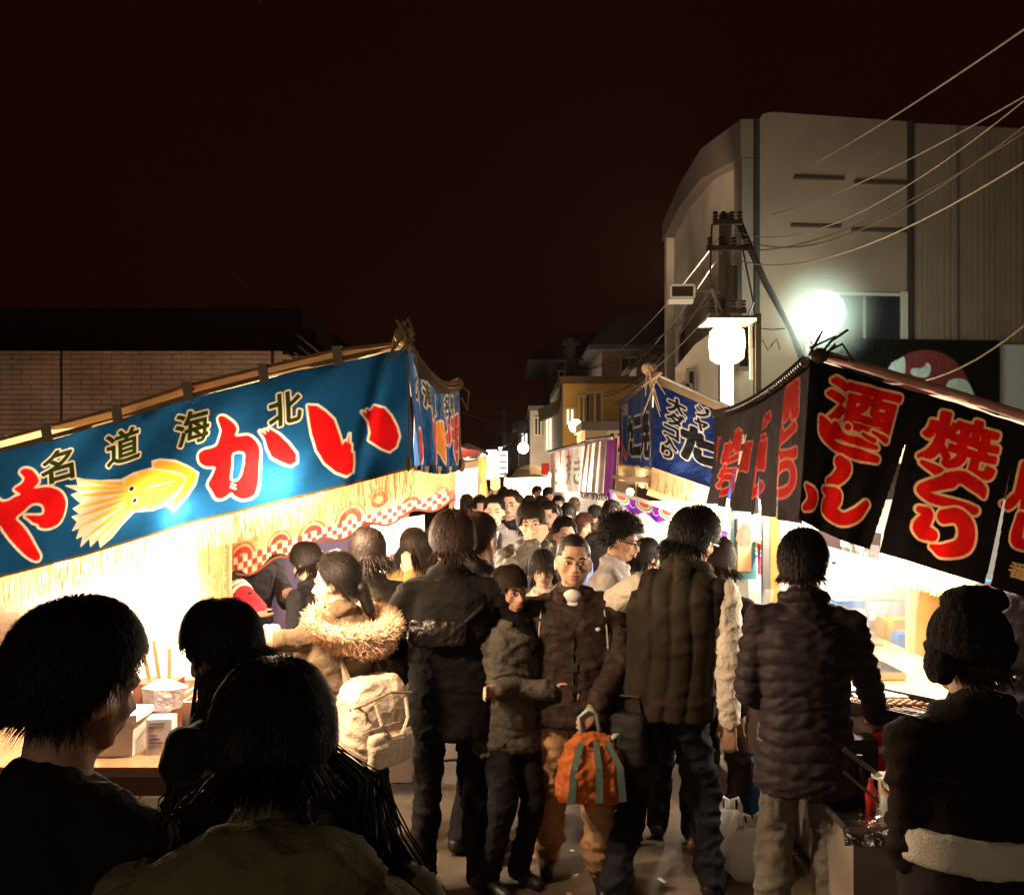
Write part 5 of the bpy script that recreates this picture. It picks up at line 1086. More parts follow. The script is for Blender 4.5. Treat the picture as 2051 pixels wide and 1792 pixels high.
for k, (x, y, w_, h_, d, mt) in enumerate(((1580, 1190, .16, .12, 6.2, mat('goods_red', (.5, .05, .04), .5)), (1700, 1250, .2, .16, 5.9, mat('goods_blue', (.05, .16, .45), .5)), (1715, 1330, .26, .14, 5.6, CARD), (1585, 1260, .14, .2, 5.9, mat('goods_green', (.08, .25, .10), .5)), (1795, 1300, .18, .2, 5.9, mat('goods_yellow', (.6, .42, .06), .5)))):
    p = at(x, y, d); o = empty('goods_box', (p.x, d, p.z), R(7*k-12), 'packed goods box %s on the back shelves of the yakitori stall' % ('red', 'blue', 'cardboard', 'green', 'yellow')[k], 'box')
    MB().box((-w_/2, -.08, 0), (w_/2, .08, h_)).obj('carton', mt, o); MB().box((-w_/2+.02, -.084, h_*.3), (w_/2-.02, -.081, h_*.7)).obj('label', WHITE, o)
for z_ in (at(0, 1192, 6.2).z-.02, at(0, 1262, 5.9).z-.03): MB().box((at(1560, 0, 6.2).x, 6.05, z_), (at(1830, 0, 6.2).x, 6.4, z_+.015)).obj('shelf', WOODL, R1, world=True)
# counter table of the yakitori stall
def table(name, label, cat, x0_, x1_, y0_, y1_, z_, topm, bodym, th=.03, parts=()):
    o = empty(name, ((x0_+x1_)/2, (y0_+y1_)/2, 0), 0, label, cat)
    MB().box((x0_, y0_, z_-th), (x1_, y1_, z_)).obj('top', topm, o, world=True)
    MB().box((x0_+.03, y0_+.03, .08), (x1_-.03, y1_-.03, z_-th-.002)).obj('cabinet', bodym, o, world=True)
    for i in range(4): MB().bar((x0_+.05 if i % 2 else x1_-.05, y0_+.06 if i//2 else y1_-.06, 0), (x0_+.05 if i % 2 else x1_-.05, y0_+.06 if i//2 else y1_-.06, .08), .05).obj('leg', BLACK, o, world=True)
    return o
FOIL = mat('foil', (.75, .74, .72), .25, 1.0, bump=1.0, bscale=18)
tb = table('low_table', 'low foil covered table with condiments at the near end of the yakitori stall', 'table', at(1695, 0, 3.42).x, 2.3, 3.40, 3.95, .66, FOIL, mat('grey_cabinet', (.22, .18, .15), .7, var=.3, vscale=3))
MB().box((at(1820, 0, 3.4).x, 3.395, .1), (at(1822, 0, 3.4).x+.18, 3.425, .62)).obj('dark_panel', DARKT, tb, world=True)
fo = skin_sheet('foil_edge', ((at(1690, 0, 3.38).x, 3.385, .668), (2.0, 3.385, .668), (2.0, 3.37, .60), (at(1690, 0, 3.38).x, 3.37, .605)), FOIL, tb, 60, 4, .006, 3)
cn = table('counter', 'long serving counter of the yakitori stall stretching along the street', 'counter', 1.42, 2.3, 4.15, 6.4, .93, WOODL, mat('counter_panel', (.30, .24, .2), .8))
# sloped clear case with steel rails
cs = empty('display_case', (1.75, 3.75, .66), 0, 'sloping clear display case with steel rails on the foil table', 'display case')
for y in (3.5, 3.85): MB().bar(at(1690, 1500, y), at(1850, 1620, y), .018).bar(at(1690, 1545, y), at(1860, 1690, y), .012).obj('rail', STEEL, cs, world=True)
MB().add([at(1692, 1485, 3.5), at(1840, 1600, 3.5), at(1840, 1600, 3.84), at(1692, 1485, 3.84)], [(0, 1, 2, 3)]).obj('lid', mat('acrylic', (.8, .82, .85), .05, alpha=.25, spec=.9), cs, world=True)
def tray(label, x, y, d, w, l, h, m, rz=0, fill=None, z_=None):
    p = at(x, y, d); o = empty('tray', (p.x, d, z_ if z_ is not None else p.z), R(rz), label, 'tray'); t = .006
    MB().box((-w/2, -l/2, .001), (w/2, l/2, t)).box((-w/2, -l/2, t), (-w/2+t, l/2, h)).box((w/2-t, -l/2, t), (w/2, l/2, h)).box((-w/2+t, -l/2, t), (w/2-t, -l/2+t, h)).box((-w/2+t, l/2-t, t), (w/2-t, l/2, h)).obj('body', m, o)
    if fill:
        fill(o)
    return o
def skew_fill(o, n=7, m=None):
    for k in range(n):
        s_ = empty('skewer', (o.location.x-.12+k*.04, o.location.y-.02, o.location.z+.03), o.rotation_euler.z, 'chicken skewer in a tray on the yakitori counter', 'skewer', 'skewers in the trays')
        MB().tube([(0, -.12, 0), (0, .10, .01)], .002, 5).obj('stick', WOODL, s_); [MB().ell((0, -.02+j*.03, .005), (.016, .014, .012), None, 8, 6).obj('meat', mat('meat', (.30, .11, .05), .35), s_, True) for j in range(4)]
tray('black slotted steel tray on the end of the yakitori counter', 1790, 1400, 4.0, .34, .42, .05, BLACK, 35, skew_fill, .93)
tray('shallow steel tray of skewers further along the yakitori counter', 0, 0, 0, .4, .3, .04, STEEL, 0, None, .93).location = (1.75, 4.75, .93)
simple('paper_stack', MB().box((-.12, -.1, 0), (.1, .12, .02)).box((-.1, -.12, .021), (.13, .09, .035)), mat('paper', (.85, .84, .8), .7), 'crumpled white paper sheets on the counter by the puffer jacket man', 'paper').location = (1.62, 4.22, .935)
rb = empty('red_crate', (1.62, 3.98, .70), R(20), 'bright red crate between the two counters of the yakitori stall', 'crate'); MB().box((-.16, -.1, -.10), (.16, .1, .12)).obj('body', mat('red_plastic', (.60, .02, .02), .4), rb); MB().bar((-.17, -.115, .12), (.17, -.115, .12), .02).bar((-.17, -.115, -.0), (.17, -.115, .1), .014).obj('rim', WHITE, rb); MB().box((-.15, -.09, -.69), (.15, .09, -.101)).obj('stand', BLACK, rb)
def bottle(label, x, z_, d, r, h, m, cap_m):
    o = empty('bottle', (at(x, 0, d).x, d, z_), 0, label, 'bottle'); MB().loft([((0, 0, .001), r, r), ((0, 0, h*.65), r, r), ((0, 0, h*.8), r*.5, r*.5), ((0, 0, h*.9), r*.45, r*.45)], 14).obj('body', m, o, True); MB().loft([((0, 0, h*.9+.001), r*.5, r*.5), ((0, 0, h), r*.4, r*.4)], 12).obj('cap', cap_m, o)
bottle('small red capped spice shaker on the foil table', 1744, .66, 3.55, .022, .13, mat('red_label', (.55, .03, .02), .3), mat('red_label', (.5,)*3))
bottle('dark soy sauce bottle behind the spice shaker', 1722, .66, 3.65, .028, .19, mat('soy', (.03, .012, .008), .15), BLACK)
bottle('second dark bottle beside the black box on the foil table', 1704, .66, 3.72, .026, .17, mat('soy', (.03,)*3), mat('red_label', (.5,)*3))
bx = empty('black_box', (at(1715, 0, 3.8).x, 3.8, .66), 0, 'open black carton behind the bottles on the foil table', 'box'); MB().box((-.09, -.05, .001), (.07, .06, .22)).obj('body', mat('dark_card', (.025, .015, .012), .6), bx)
cp = empty('paper_cup_stack', (at(1778, 0, 3.5).x, 3.5, .66), 0, 'stack of clear plastic cups topped by a white lid on the foil table', 'cup')
for k in range(4): MB().loft([((0, 0, .001+k*.022), .026, .026), ((0, 0, .08+k*.022), .036, .036)], 16).obj('cup', mat('clear_cup', (.8, .8, .8), .1, alpha=.4, spec=.9), cp, True)
MB().loft([((0, 0, .150), .06, .05), ((0, 0, .158), .06, .05)], 18).obj('lid', WHITE, cp)
for k in range(6):
    x = 1800+k*9; o = empty('foil_pouch', (at(x, 0, 3.5+.05*(k % 3)).x, 3.5+.05*(k % 3), .66), random.uniform(0, 6), 'crinkled foil wrapped packet heaped on the foil table', 'packet', 'packets on the foil table'); g = MB(); g.ell((0, 0, .045), (.045, .035, .045), None, 9, 7); g.v = [(a+random.uniform(-.008, .008), b+random.uniform(-.008, .008), c+random.uniform(-.006, .008)) for a, b, c in g.v]; g.obj('wrap', FOIL if k % 2 else mat('dark_food', (.10, .04, .03), .3, bump=.5), o)
for x, y, d, P, lb in ((1700, 1010, 5.0, 18, 'over the counter end'), (1806, 1078, 4.25, 13, 'added out of sight to brighten the foil table'), (1880, 1075, 5.0, 18, 'behind the second black banner'), (1560, 985, 6.0, 26, 'near the orange post'), (1670, 1140, 6.3, 16, 'low behind the mirrored lettering')):  # the foil table bulb is an added fill, hidden behind the banner
    bulb('light_bulb', at(x, y, d), .034, WHT, P, 'bare bulb of the yakitori stall '+lb, 'bulbs of the yakitori stall', cat='bulb', estr=30, drop=.05)
# ================================================================== octopus stall (right, blue)
R2 = empty('food_stall', (1.6, 8.6, 0), 0, 'octopus ball stall with dark blue banners, white outlined lettering and gold fringe', 'stall')
NV = (10, 40, 98); WH = (235, 228, 220)
cv = Canvas(300, 182, 1.4, NV)
def m4(a, b): x = 1187.2+a/3.0196; y = 534.3+b/3.0196; return (x-1310, (y-757-.42*(x-1310)))
for ch, a, b, w, h in (('大', 510, 848, 34, 30), ('ダ', 502, 930, 34, 26), ('コ', 480, 1005, 28, 22), ('入', 470, 1070, 28, 22), ('り', 455, 1128, 20, 22), ('ジ', 668, 880, 26, 22), ('ャ', 660, 960, 26, 22)):
    q = m4(a, b); cv.text(ch, q[0], q[1], w, h, (6, 10, 22), 1.7, WH, 1.8, shear=.1)
q = m4(640, 1110); cv.text('た', q[0], q[1]-8, 60, 62, (6, 8, 16), 1.8, WH, 6, shear=-.1)
def fr2(u, v):
    X = 1310+u*300; Y = 757+.42*u*300+v*(180-.02*u*300); P = atv(X-3*v, Y, 7.2-.2*u); return [P[0], P[1]+.015*np.sin(u*22+v*2), P[2]]
bn = put(cv.sheet('banner', fr2, print_mat('blue_banner_cloth', .12, .85, .15, .45)), R2); bn['label'] = 'dark blue banner facing the camera with white outlined vertical lettering'
cv = Canvas(3.2, .72, .011, (22, 66, 130))
cv.line('北海直送', .55, .10, .14, (210, 205, 195), gap=1.2, bold=.004); cv.text('た', 1.35, .42, .5, .38, (8, 12, 26), .016, WH, .03); cv.text('こ', 1.95, .42, .45, .34, (8, 12, 26), .016, WH, .03); cv.text('焼', 2.55, .42, .5, .4, (8, 12, 26), .016, WH, .02)
for ch, i in zip('ジャンボサイズ', range(7)): cv.text(ch, 3.0, .08+i*.085, .12, .07, (230, 225, 215), 0, None, .004)
cv.strokes([[(.5, .22, .06), (.46, .42, .10)], [(.46, .46, .05), (.25, .66, .03)], [(.46, .46, .05), (.38, .68, .03)], [(.46, .46, .05), (.55, .68, .03)], [(.48, .46, .05), (.72, .64, .03)], [(.3, .38, .04), (.2, .5, .03)]], (208, 70, 62), .008, (225, 190, 180))
def fr2b(u, v):
    a, b, c, e = atv(1240, 806, 10.4), atv(1310, 757, 7.2), atv(1307, 937, 7.2), atv(1241, 929, 10.4); P = [(a[k]*(1-u)+b[k]*u)*(1-v)+(e[k]*(1-u)+c[k]*u)*v for k in range(3)]
    return [P[0]+.02*np.sin(u*30)*(.3+v), P[1], P[2]-.04*np.sin(u*math.pi)*(1-v)]
bn = put(cv.sheet('banner', fr2b, print_mat('blue_banner_side', .12, .85, .15, .45)), R2); bn['label'] = 'blue street side banner with a red octopus'
pa, pb = at(1312, 752, 7.18), at(1236, 806, 10.5); MB().tube([pa.lerp(pb, t)-Vector((0, 0, .12*t*(1-t))) for t in np.linspace(0, 1, 16)], .028, 8).obj('front_pole', PIPE, R2, world=True)
g = MB(); [g.tube([pa.lerp(pb, (i+.5)/26)-Vector((0, 0, .12*(i/26)*(1-i/26)))+Vector((.036*math.cos(a), .03*a/6.28, .036*math.sin(a))) for a in np.linspace(0, 6.28, 7)], .008, 5) for i in range(26)]; g.obj('rope_lashing', mat('dark_rope', (.1,)*3), R2, world=True, kind='stuff')
MB().bar(at(1312, 757, 7.15), at(1560, 866, 6.95), .05, .07).obj('roof_board', mat('roof_board', (.16, .11, .06), .6), R2, world=True)
MB().bar(at(1318, 752, 7.10), at(1560, 860, 6.9), .015, .015).obj('edge_rod', STEEL, R2, world=True)
g = MB(); rg = random.Random(9)
for k in range(8):
    a = pa+Vector((rg.uniform(-.05, .06), -.05, rg.uniform(-.04, .05))); g.tube([a, a+Vector((rg.uniform(-.08, .10), rg.uniform(-.05, 0), rg.uniform(-.04, .05))), a+Vector((rg.uniform(-.08, .14), rg.uniform(-.05, 0), rg.uniform(-.34, -.05)))], [.010, .010, .003], 5)
g.ell(pa+Vector((-.05, -.03, .05)), (.06, .05, .05), None, 10, 8); g.obj('knotted_cord', mat('hemp', (.38, .27, .15), .9), R2, world=True, kind='stuff')
fringe(at(1238, 930, 10.3), at(1306, 938, 7.19), .17, 240, FRG, R2, 8, w=.010); fringe(at(1306, 938, 7.19), at(1425, 980, 7.1), .17, 220, FRG, R2, 9, w=.006)
MB().bar(at(1300, 968, 7.3), at(1430, 1010, 7.2), .03, .05).obj('blue_edging', mat('blue_plastic', (.03,)*3), R2, world=True)
MB().bar(at(1228, 955, 10.2), at(1300, 962, 7.32), .04).bar(at(1300, 976, 7.28), at(1440, 1022, 7.2), .03, .12).obj('wood_strip', mat('gold_wood', (.60, .40, .14), .6), R2, world=True)
skin_sheet('roof_tarp', (at(1312, 757, 7.25), at(1560, 862, 7.1), at(1500, 850, 10.4), at(1240, 806, 10.4)), CLOTHC, R2, 10, 8, .01, 2)
# scalloped purple fruit valance
WX = ([1222, 1400, 1535], [984, 1040, 1090]); WD = ([1222, 1535], [9.6, 5.95]); cv = Canvas(313, 46, 1.0, (150, 50, 190))
for i in range(7):
    c_ = 22+i*46
    cv.strokes([[(c_, 12, 17)]], (232, 236, 220)); cv.strokes([[(c_, 10, 14.5)]], (60, 150, 74)); cv.strokes([[(c_, 8, 12)]], (240, 235, 220)); cv.strokes([[(c_, 7, 10)]], (205, 92, 84)) 
    cv.poly([(c_+15, 34), (c_+23, 14), (c_+31, 34), (c_+23, 44)], (96, 40, 190)); cv.strokes([[(c_+18, 20, .9), (c_+22, 28, .9), (c_+28, 24, .9)]], (236, 220, 236)); cv.strokes([[(c_, 40, 2.2)]], (190, 40, 60))
cv.img[cv.Y < 3] = lin((245, 240, 225))
def wv(u, v):
    X = 1222+u*313; d = np.interp(X, *WD); P = atv(X, np.interp(X, *WX)+v*42*(6.6/d), d); return [P[0], P[1]+.02*np.sin(u*60)*v, P[2]]
va = put(cv.sheet('scalloped_valance', wv, print_mat('fruit_cloth', .5, .7, .1), keep=lambda u, v: v < .84+.16*np.sin(u*42.8+1.4)), R2)
va['label'] = 'purple scalloped valance printed with watermelon slices'
g = MB(); [g.bar(at(1222+i*20.8, float(np.interp(1222+i*20.8, *WX))-2, float(np.interp(1222+i*20.8, *WD))), at(1222+(i+1)*20.8, float(np.interp(1222+(i+1)*20.8, *WX))-2, float(np.interp(1222+(i+1)*20.8, *WD))), .03) for i in range(15)]; g.obj('valance_rail', WHITE, R2, world=True)
skin_sheet('inner_sheet', (at(1205, 1000, 11.6), at(1560, 1010, 8.6), at(1560, 1350, 8.6), at(1205, 1200, 11.6)), CLOTHW, R2, 20, 8, .03, 5)
skin_sheet('counter_skirt', (at(1190, 1015, 11.3), at(1480, 1200, 5.8), at(1480, 1560, 5.8), at(1190, 1190, 11.3)), mat('skirt_cloth', (.6, .52, .44), .8, trans=.15), R2, 30, 6, .03, 5)
MB().bar(at(1384, 1040, 7.6), at(1384, 1300, 7.6), .018).obj('blue_post', mat('sky_blue', (.25, .5, .7), .5), R2, world=True)
simple('white_bag', MB().loft([((0, 0, 0), .03, .03), ((0, 0, .05), .06, .05), ((.01, 0, .11), .05, .04), ((.0, 0, .15), .012, .012)], 12), mat('white_bagm', (.8, .76, .68), .5, trans=.3), 'small pale lamp shade hanging at the hem of the grey banner', 'lamp shade').location = at(1492, 1095, 5.8)
for x, y, d, P, lb in ((1330, 985, 7.9, 36, 'behind the gold fringe'), (1262, 985, 10.0, 36, 'at its far end'), (1440, 1010, 7.0, 40, 'beside the grey banner')):
    bulb('light_bulb', at(x, y, d), .04, WHT, P, 'bare bulb of the octopus stall '+lb, 'bulbs of the octopus stall', cat='bulb', estr=30, drop=.06)
# ================================================================== far right stalls
R3 = empty('food_stall', (1.35, 14, 0), 0, 'stall with glaring white banners beside a purple and white striped curtain', 'stall')
cv = Canvas(2.2, .85, .018, (250, 247, 240))
for i, ch in enumerate('たい焼き'): cv.text(ch, .35+.5*i, .45, .34, .5, (150, 150, 140), 0, None, .008)
cv.text('大', 1.3, .2, .3, .3, (190, 90, 90), 0, None, .01)
put(cv.sheet('banner', quad_fn(at(1103, 905, 17), at(1172, 893, 12.6), at(1166, 985, 12.6), at(1106, 985, 17), lambda u, v: (.03*np.sin(u*24)*v, 0, 0)), print_mat('white_banner', .5)), R3)['label'] = 'glaring white banner with faint lettering'
cv = Canvas(1.2, .85, .014, (235, 228, 220))
for a, b, c in ((0, .10, (90, 26, 58)), (.16, .20, (120, 90, 60)), (.26, .34, (110, 60, 110)), (.52, .58, (130, 110, 90)), (.70, .76, (150, 90, 130)), (.92, 1.2, (110, 50, 110))): cv.img[(cv.X > a) & (cv.X < b)] = lin(c)
put(cv.sheet('striped_curtain', quad_fn(at(1172, 890, 12.5), at(1232, 876, 11.0), at(1226, 992, 11.0), at(1160, 984, 12.5), lambda u, v: (.05*np.sin(u*34), .05*np.cos(u*34), 0)), print_mat('striped_cloth', .45)), R3)['label'] = 'purple and white striped curtain in deep folds'
cv = Canvas(1, .5, .03, (60, 20, 40)); g = MB(); [MB().ell(at(1176+i*5, 882-i*.6, 12-.1*i), (.03, .03, .03), None, 6, 5).obj('ring', STEEL, R3, world=True) for i in range(11)]
MB().tube([at(1100, 905, 17.2), at(1175, 886, 12.4), at(1234, 873, 10.9)], .03, 6).obj('front_pole', WOODD, R3, world=True)
fringe(at(1162, 985, 12.45), at(1226, 992, 11), .08, 50, mat('dark_fringe', (.12, .05, .05)), R3, 4, w=.015)
skin_sheet('inner_sheet', (at(1100, 980, 17.5), at(1235, 985, 12.5), at(1235, 1120, 12.5), at(1100, 1060, 17.5)), CLOTHW, R3, 12, 4, .02, 5)
skin_sheet('roof_tarp', (at(1103, 903, 17), at(1234, 874, 11), at(1300, 880, 11.4), at(1180, 905, 17)), CLOTHR, R3, 8, 4, .02, 5)
MB().box((1.25, 11.5, .2), (1.6, 16.5, .95)).obj('counter', WOODL, R3, world=True)
bulb('light_bulb', at(1135, 955, 15.5), .06, WHT, 60, 'bare bulb behind the glaring white banner', 'bulbs of the white banner stall', cat='bulb', estr=30, drop=.1); bulb('light_bulb', at(1205, 965, 12.4), .05, WHT, 32, 'bare bulb behind the striped curtain', 'bulbs of the white banner stall', cat='bulb', estr=30, drop=.1)
R4 = empty('food_stall', (at(1058, 0, 20).x, 20, 0), 0, 'overexposed white and red stall under a grey tent roof in mid street', 'stall')
MB().loft([((at(1062, 0, 20).x, 21.2, at(0, 958, 20).z), .62, .9), ((at(1062, 0, 20).x, 21.2, at(0, 940, 20).z), .42, .5), ((at(1062, 0, 20).x, 21.2, at(0, 930, 20).z), .12, .2)], 8).obj('tent_roof', mat('grey_tent', (.24, .22, .20), .8), R4, world=True)
cv = Canvas(1.05, .5, .016, (252, 246, 238)); cv.line('くじ引', .25, .14, .16, (214, 80, 70), gap=1.5, bold=.008); cv.strokes([[(0, .26, .012), (1.05, .22, .012)]], (214, 80, 70))
put(cv.sheet('banner', quad_fn(at(1010, 957, 19.8), at(1102, 955, 19.8), at(1104, 996, 19.8), at(1008, 998, 19.8)), print_mat('red_white_print', .5)), R4)
MB().box((at(1085, 0, 20.4).x, 20.4, 1.95), (at(1100, 0, 20.4).x, 20.6, 2.2)).obj('red_box', CLOTHR, R4, world=True)
MB().box((at(1010, 0, 20).x, 20.2, .2), (at(1100, 0, 20).x, 20.6, 1.0)).obj('counter', WHITE, R4, world=True)
for px_ in (1012, 1100): MB().bar((at(px_, 0, 20.1).x, 20.1, 0), (at(px_, 0, 20.1).x, 20.1, 2.0), .05).obj('post', PIPE, R4, world=True)
for x in (1030, 1080): bulb('light_bulb', at(x, 992, 19.3), .07, WHT, 60, 'bare bulb glaring under the grey tent roof', 'bulbs of the tent stall', cat='bulb', estr=22, drop=.12)
R5 = empty('paper_lantern', at(992, 968, 17), 0, 'small yellow paper lantern hanging over the far crowd', 'lantern'); MB().loft([((0, 0, -.12), .05, .05), ((0, 0, -.08), .09, .09), ((0, 0, .08), .09, .09), ((0, 0, .12), .05, .05)], 12).obj('shade', mat('lantern_glow', (.8, .7, .4), emit=(1, .7, .3), estr=1.4), R5, True); MB().tube([(0, 0, .12), (0, 0, .8)], .006, 5).obj('cord', BLACK, R5)
# ================================================================== ground clutter
wb = mat('carrier_bag', (.92, .90, .88), .35, trans=.4, bump=.9, bscale=9, spec=.5)
def carrier(x, y, d, w, h, label, seed):
    p = at(x, y, d); rg = np.random.default_rng(seed); o = empty('carrier_bag', (p.x, d, 0), R(rg.uniform(-20, 20)), label, 'plastic bag'); g = MB(); secs = []
    for t, k in ((0, .75), (.08, 1.0), (.35, 1.05), (.6, .85), (.8, .55), (.92, .45)): secs.append(((rg.uniform(-.01, .01), 0, h*t+.002), w*k/2, w*k*.36))
    g.loft(secs, 22); g.v = [tuple(np.array(v)+rg.normal(0, .010, 3)*(v[2] > .01)) for v in g.v]; g.obj('sack', wb, o, True)
    for q in (-1, 1): MB().tube([(q*w*.2, 0, h*.85), (q*w*.22, .01, h*1.02), (q*w*.16, .01, h*1.14), (q*w*.06, 0, h*1.10), (q*w*.03, 0, h*.9)], [.02, .012, .009, .012, .02], 6).obj('handle', wb, o, True)
carrier(1462, 1740, 4.6, .23, .31, 'taller of the two white plastic bags at the vest man heels', 3); carrier(1506, 1748, 4.5, .26, .27, 'rounder white plastic bag leaning beside the taller one', 5)
jc = empty('water_can', (at(1503, 0, 5.05).x, 5.05, 0), R(-8), 'tall blue plastic water can standing behind the white bags', 'container')
MB().box((-.09, -.14, 0), (.11, .14, .36)).loft([((.01, 0, .361), .09, .12), ((.01, 0, .40), .05, .06)], 12).obj('body', mat('blue_can', (.02, .10, .30), .35), jc, True if False else False); MB().tube([(-.05, -.0, .38), (-.05, 0, .43), (.06, 0, .43), (.06, 0, .39)], .014, 8).obj('handle', mat('blue_can', (.1,)*3), jc); MB().tube([(.05, -.08, .36), (.05, -.08, .41)], .03, 12).obj('cap', WHITE, jc)
MB().tube([Vector((-1.6, 6.6, .012)), Vector((-.9, 6.2, .012)), Vector((-.3, 6.35, .012)), Vector((.5, 6.2, .012)), Vector((1.3, 6.3, .012))], .012, 6).obj('ground_cable', CABD, None, True, label='black power cable lying across the road between the stalls', cat='cable')
simple('litter', MB().box((-.035, -.012, 0), (.035, .012, .004)), mat('paper', (.8,)*3), 'scrap of white paper on the road by the boots of the bag carrier', 'litter').location = (.44, 4.9, .006)
rgl = random.Random(77)
for k in range(14):
    y_ = rgl.uniform(4.2, 7.5); o_ = simple('litter', MB().box((-rgl.uniform(.008, .03), -.006, 0), (rgl.uniform(.008, .03), rgl.uniform(.004, .02), .003)), mat('paper', (.8,)*3) if k % 2 else mat('butt', (.5, .35, .2)), 'tiny scrap of litter trodden on the road', 'litter', group='scraps of litter on the road'); o_.location = (rgl.uniform(-.7, 1.2), y_, .006); o_.rotation_euler = (0, 0, rgl.uniform(0, 6))
cbx = empty('cardboard_box', (at(1140, 0, 6.9).x, 6.9, 0), R(5), 'tan cardboard box on the road behind the man with the orange bag', 'box'); MB().box((-.2, -.15, .005), (.2, .15, .25)).obj('body', CARD, cbx); MB().box((-.2, -.3, .251), (.2, -.152, .256)).obj('flap', CARD, cbx)
BLK = (.012, .011, .012)
# --- the close group, lower left
p1 = person('dark haired man in black seen from behind, closest to the squid stall counter', 100, 1.5, 1.735, -22, (-14, -12, 6), (.0, 0), arms=((-.22, .16, 1.0), (.22, .18, 1.0)), top=dict(col=(.010, .009, .009), bulk=1.12, hem=.75, name='coat', collar=.0), hair=dict(style='short', len=.058, w=.0013, n=9500, col=(.008, .006, .005), vol=1.05, mess=.35), seed=11, fine=True)
p2 = person('dark haired girl in black looking down with long locks hanging over her front shoulder', 512, 2.35, 1.64, 62, (10, -22, 0), (.10, 0), arms=(None, (.08, .24, 1.05)), top=dict(col=(.011, .010, .010), bulk=1.08, hem=.6, name='coat', amp=.008), hair=dict(style='fringe', len=.075, w=.0014, n=6500, col=(.010, .007, .005), vol=1.0), seed=12, fine=True, face=False)
# long locks of hair over the shoulder
g = MB(); rg = random.Random(8)
for k in range(420):
    a = p2['hp']((rg.uniform(-.07, .03), rg.uniform(-.02, .05), rg.uniform(.03, .1))); x = rg.gauss(0, .035); y = rg.gauss(0, .03)
    q1 = Vector((a.x*1.2+x*.6, .10+y*.5, 1.36)); q2 = Vector((-.03+x, .17+y, 1.18)); q3 = Vector((-.02+x*1.3, .18+y*1.2, rg.uniform(.86, 1.02)))
    g.tube([a, q1, q2, q3], [.004, .005, .004, .0006], 4, False)
g.obj('side_locks', hairmat((.010, .007, .005)), p2['root'])
p3 = person('long haired girl in a dark olive coat seen from behind, head bowed', 528, 1.28, 1.68, 6, (4, -22, 0), (.10, 0), arms=((-.2, .2, 1.0), (.2, .2, 1.0)), top=dict(col=(.15, .13, .07), bulk=1.30, hem=.7, name='coat', amp=.006, collar=.05, rough=.95), hair=dict(style='short', len=.08, w=.0013, n=9500, col=(.010, .007, .005), vol=1.15, mess=.12), seed=13, fine=True)
g = MB(); rg = random.Random(18)
b = MB(); b.ell(p3['wp']((0, -.11, 1.43)), (.17, .10, .085)); b.ell(p3['wp']((0, -.08, 1.36)), (.24, .12, .10)); organic(b, 'hood', mat('cloth_%.3f_%.3f_%.3f_%d' % (.15, .13, .07, 95), (.15, .13, .07), .95), p3['root'], .012, 1, wrinkle(.008, 10, 91))
for k in range(520):
    sg = 1 if rg.random() < .93 else -1
    a = p3['hp']((sg*rg.uniform(.06, .092), rg.uniform(-.03, .05), rg.uniform(.02, .12))); x = rg.gauss(0, .022); y = rg.gauss(0, .022)
    q1 = Vector((sg*.135+x, .05+y, 1.44)); q2 = Vector((sg*.175+x, .06+y, 1.34)); q3 = Vector((sg*.195+x*1.5, .08+y*1.5, rg.uniform(1.12, 1.28)))
    g.tube([a, a.lerp(q1, .5)+Vector((sg*.03, 0, .02)), q1, q1.lerp(q2, .5)+Vector((sg*.012, -.01, 0)), q2, q3], [.0012, .0016, .0016, .0016, .0016, .0004], 4, False)
g.obj('side_locks', hairmat((.010, .007, .005)), p3['root'])
# --- buyer with the fur hood
p4 = person('woman in a khaki parka with a big fur hood buying food, hair tied low', 692, 4.0, 1.61, 52, (30, -6, 0), (.06, 0), arms=((.02, .34, 1.10), ('px', 555, 1285, 3.75)), top=dict(col=(.14, .10, .065), bulk=1.18, hem=.74, name='parka', amp=.010, sc=8), low=dict(col=(.03, .03, .035)), hair=dict(style='tied', len=.09, n=2400, col=(.007, .005, .004)), face=True, skin='pale', seed=14)
g = MB(); g.ell(p4['hp']((.0, -.115, .07)), (.035, .04, .038), None, 12, 8); g.cap(p4['hp']((0, -.12, .06)), p4['hp']((.0, -.145, -.035)), .034, .024); g.obj('ponytail', hairmat((.007, .005, .004)), p4['root'], True)
fur(p4['jacket'], [(.19*math.sin(a)*1.05, -.055-.125*math.cos(a), 1.395-.05*math.cos(a)) for a in np.linspace(-2.5, 2.5, 26)], .052, 3600, (.80, .58, .40), L=.035)
fur(p4['jacket'], [(.15*math.sin(a), -.10-.09*math.cos(a), 1.32-.03*math.cos(a)) for a in np.linspace(-1.9, 1.9, 20)], .04, 1600, (.66, .44, .29), L=.03, seed=5)
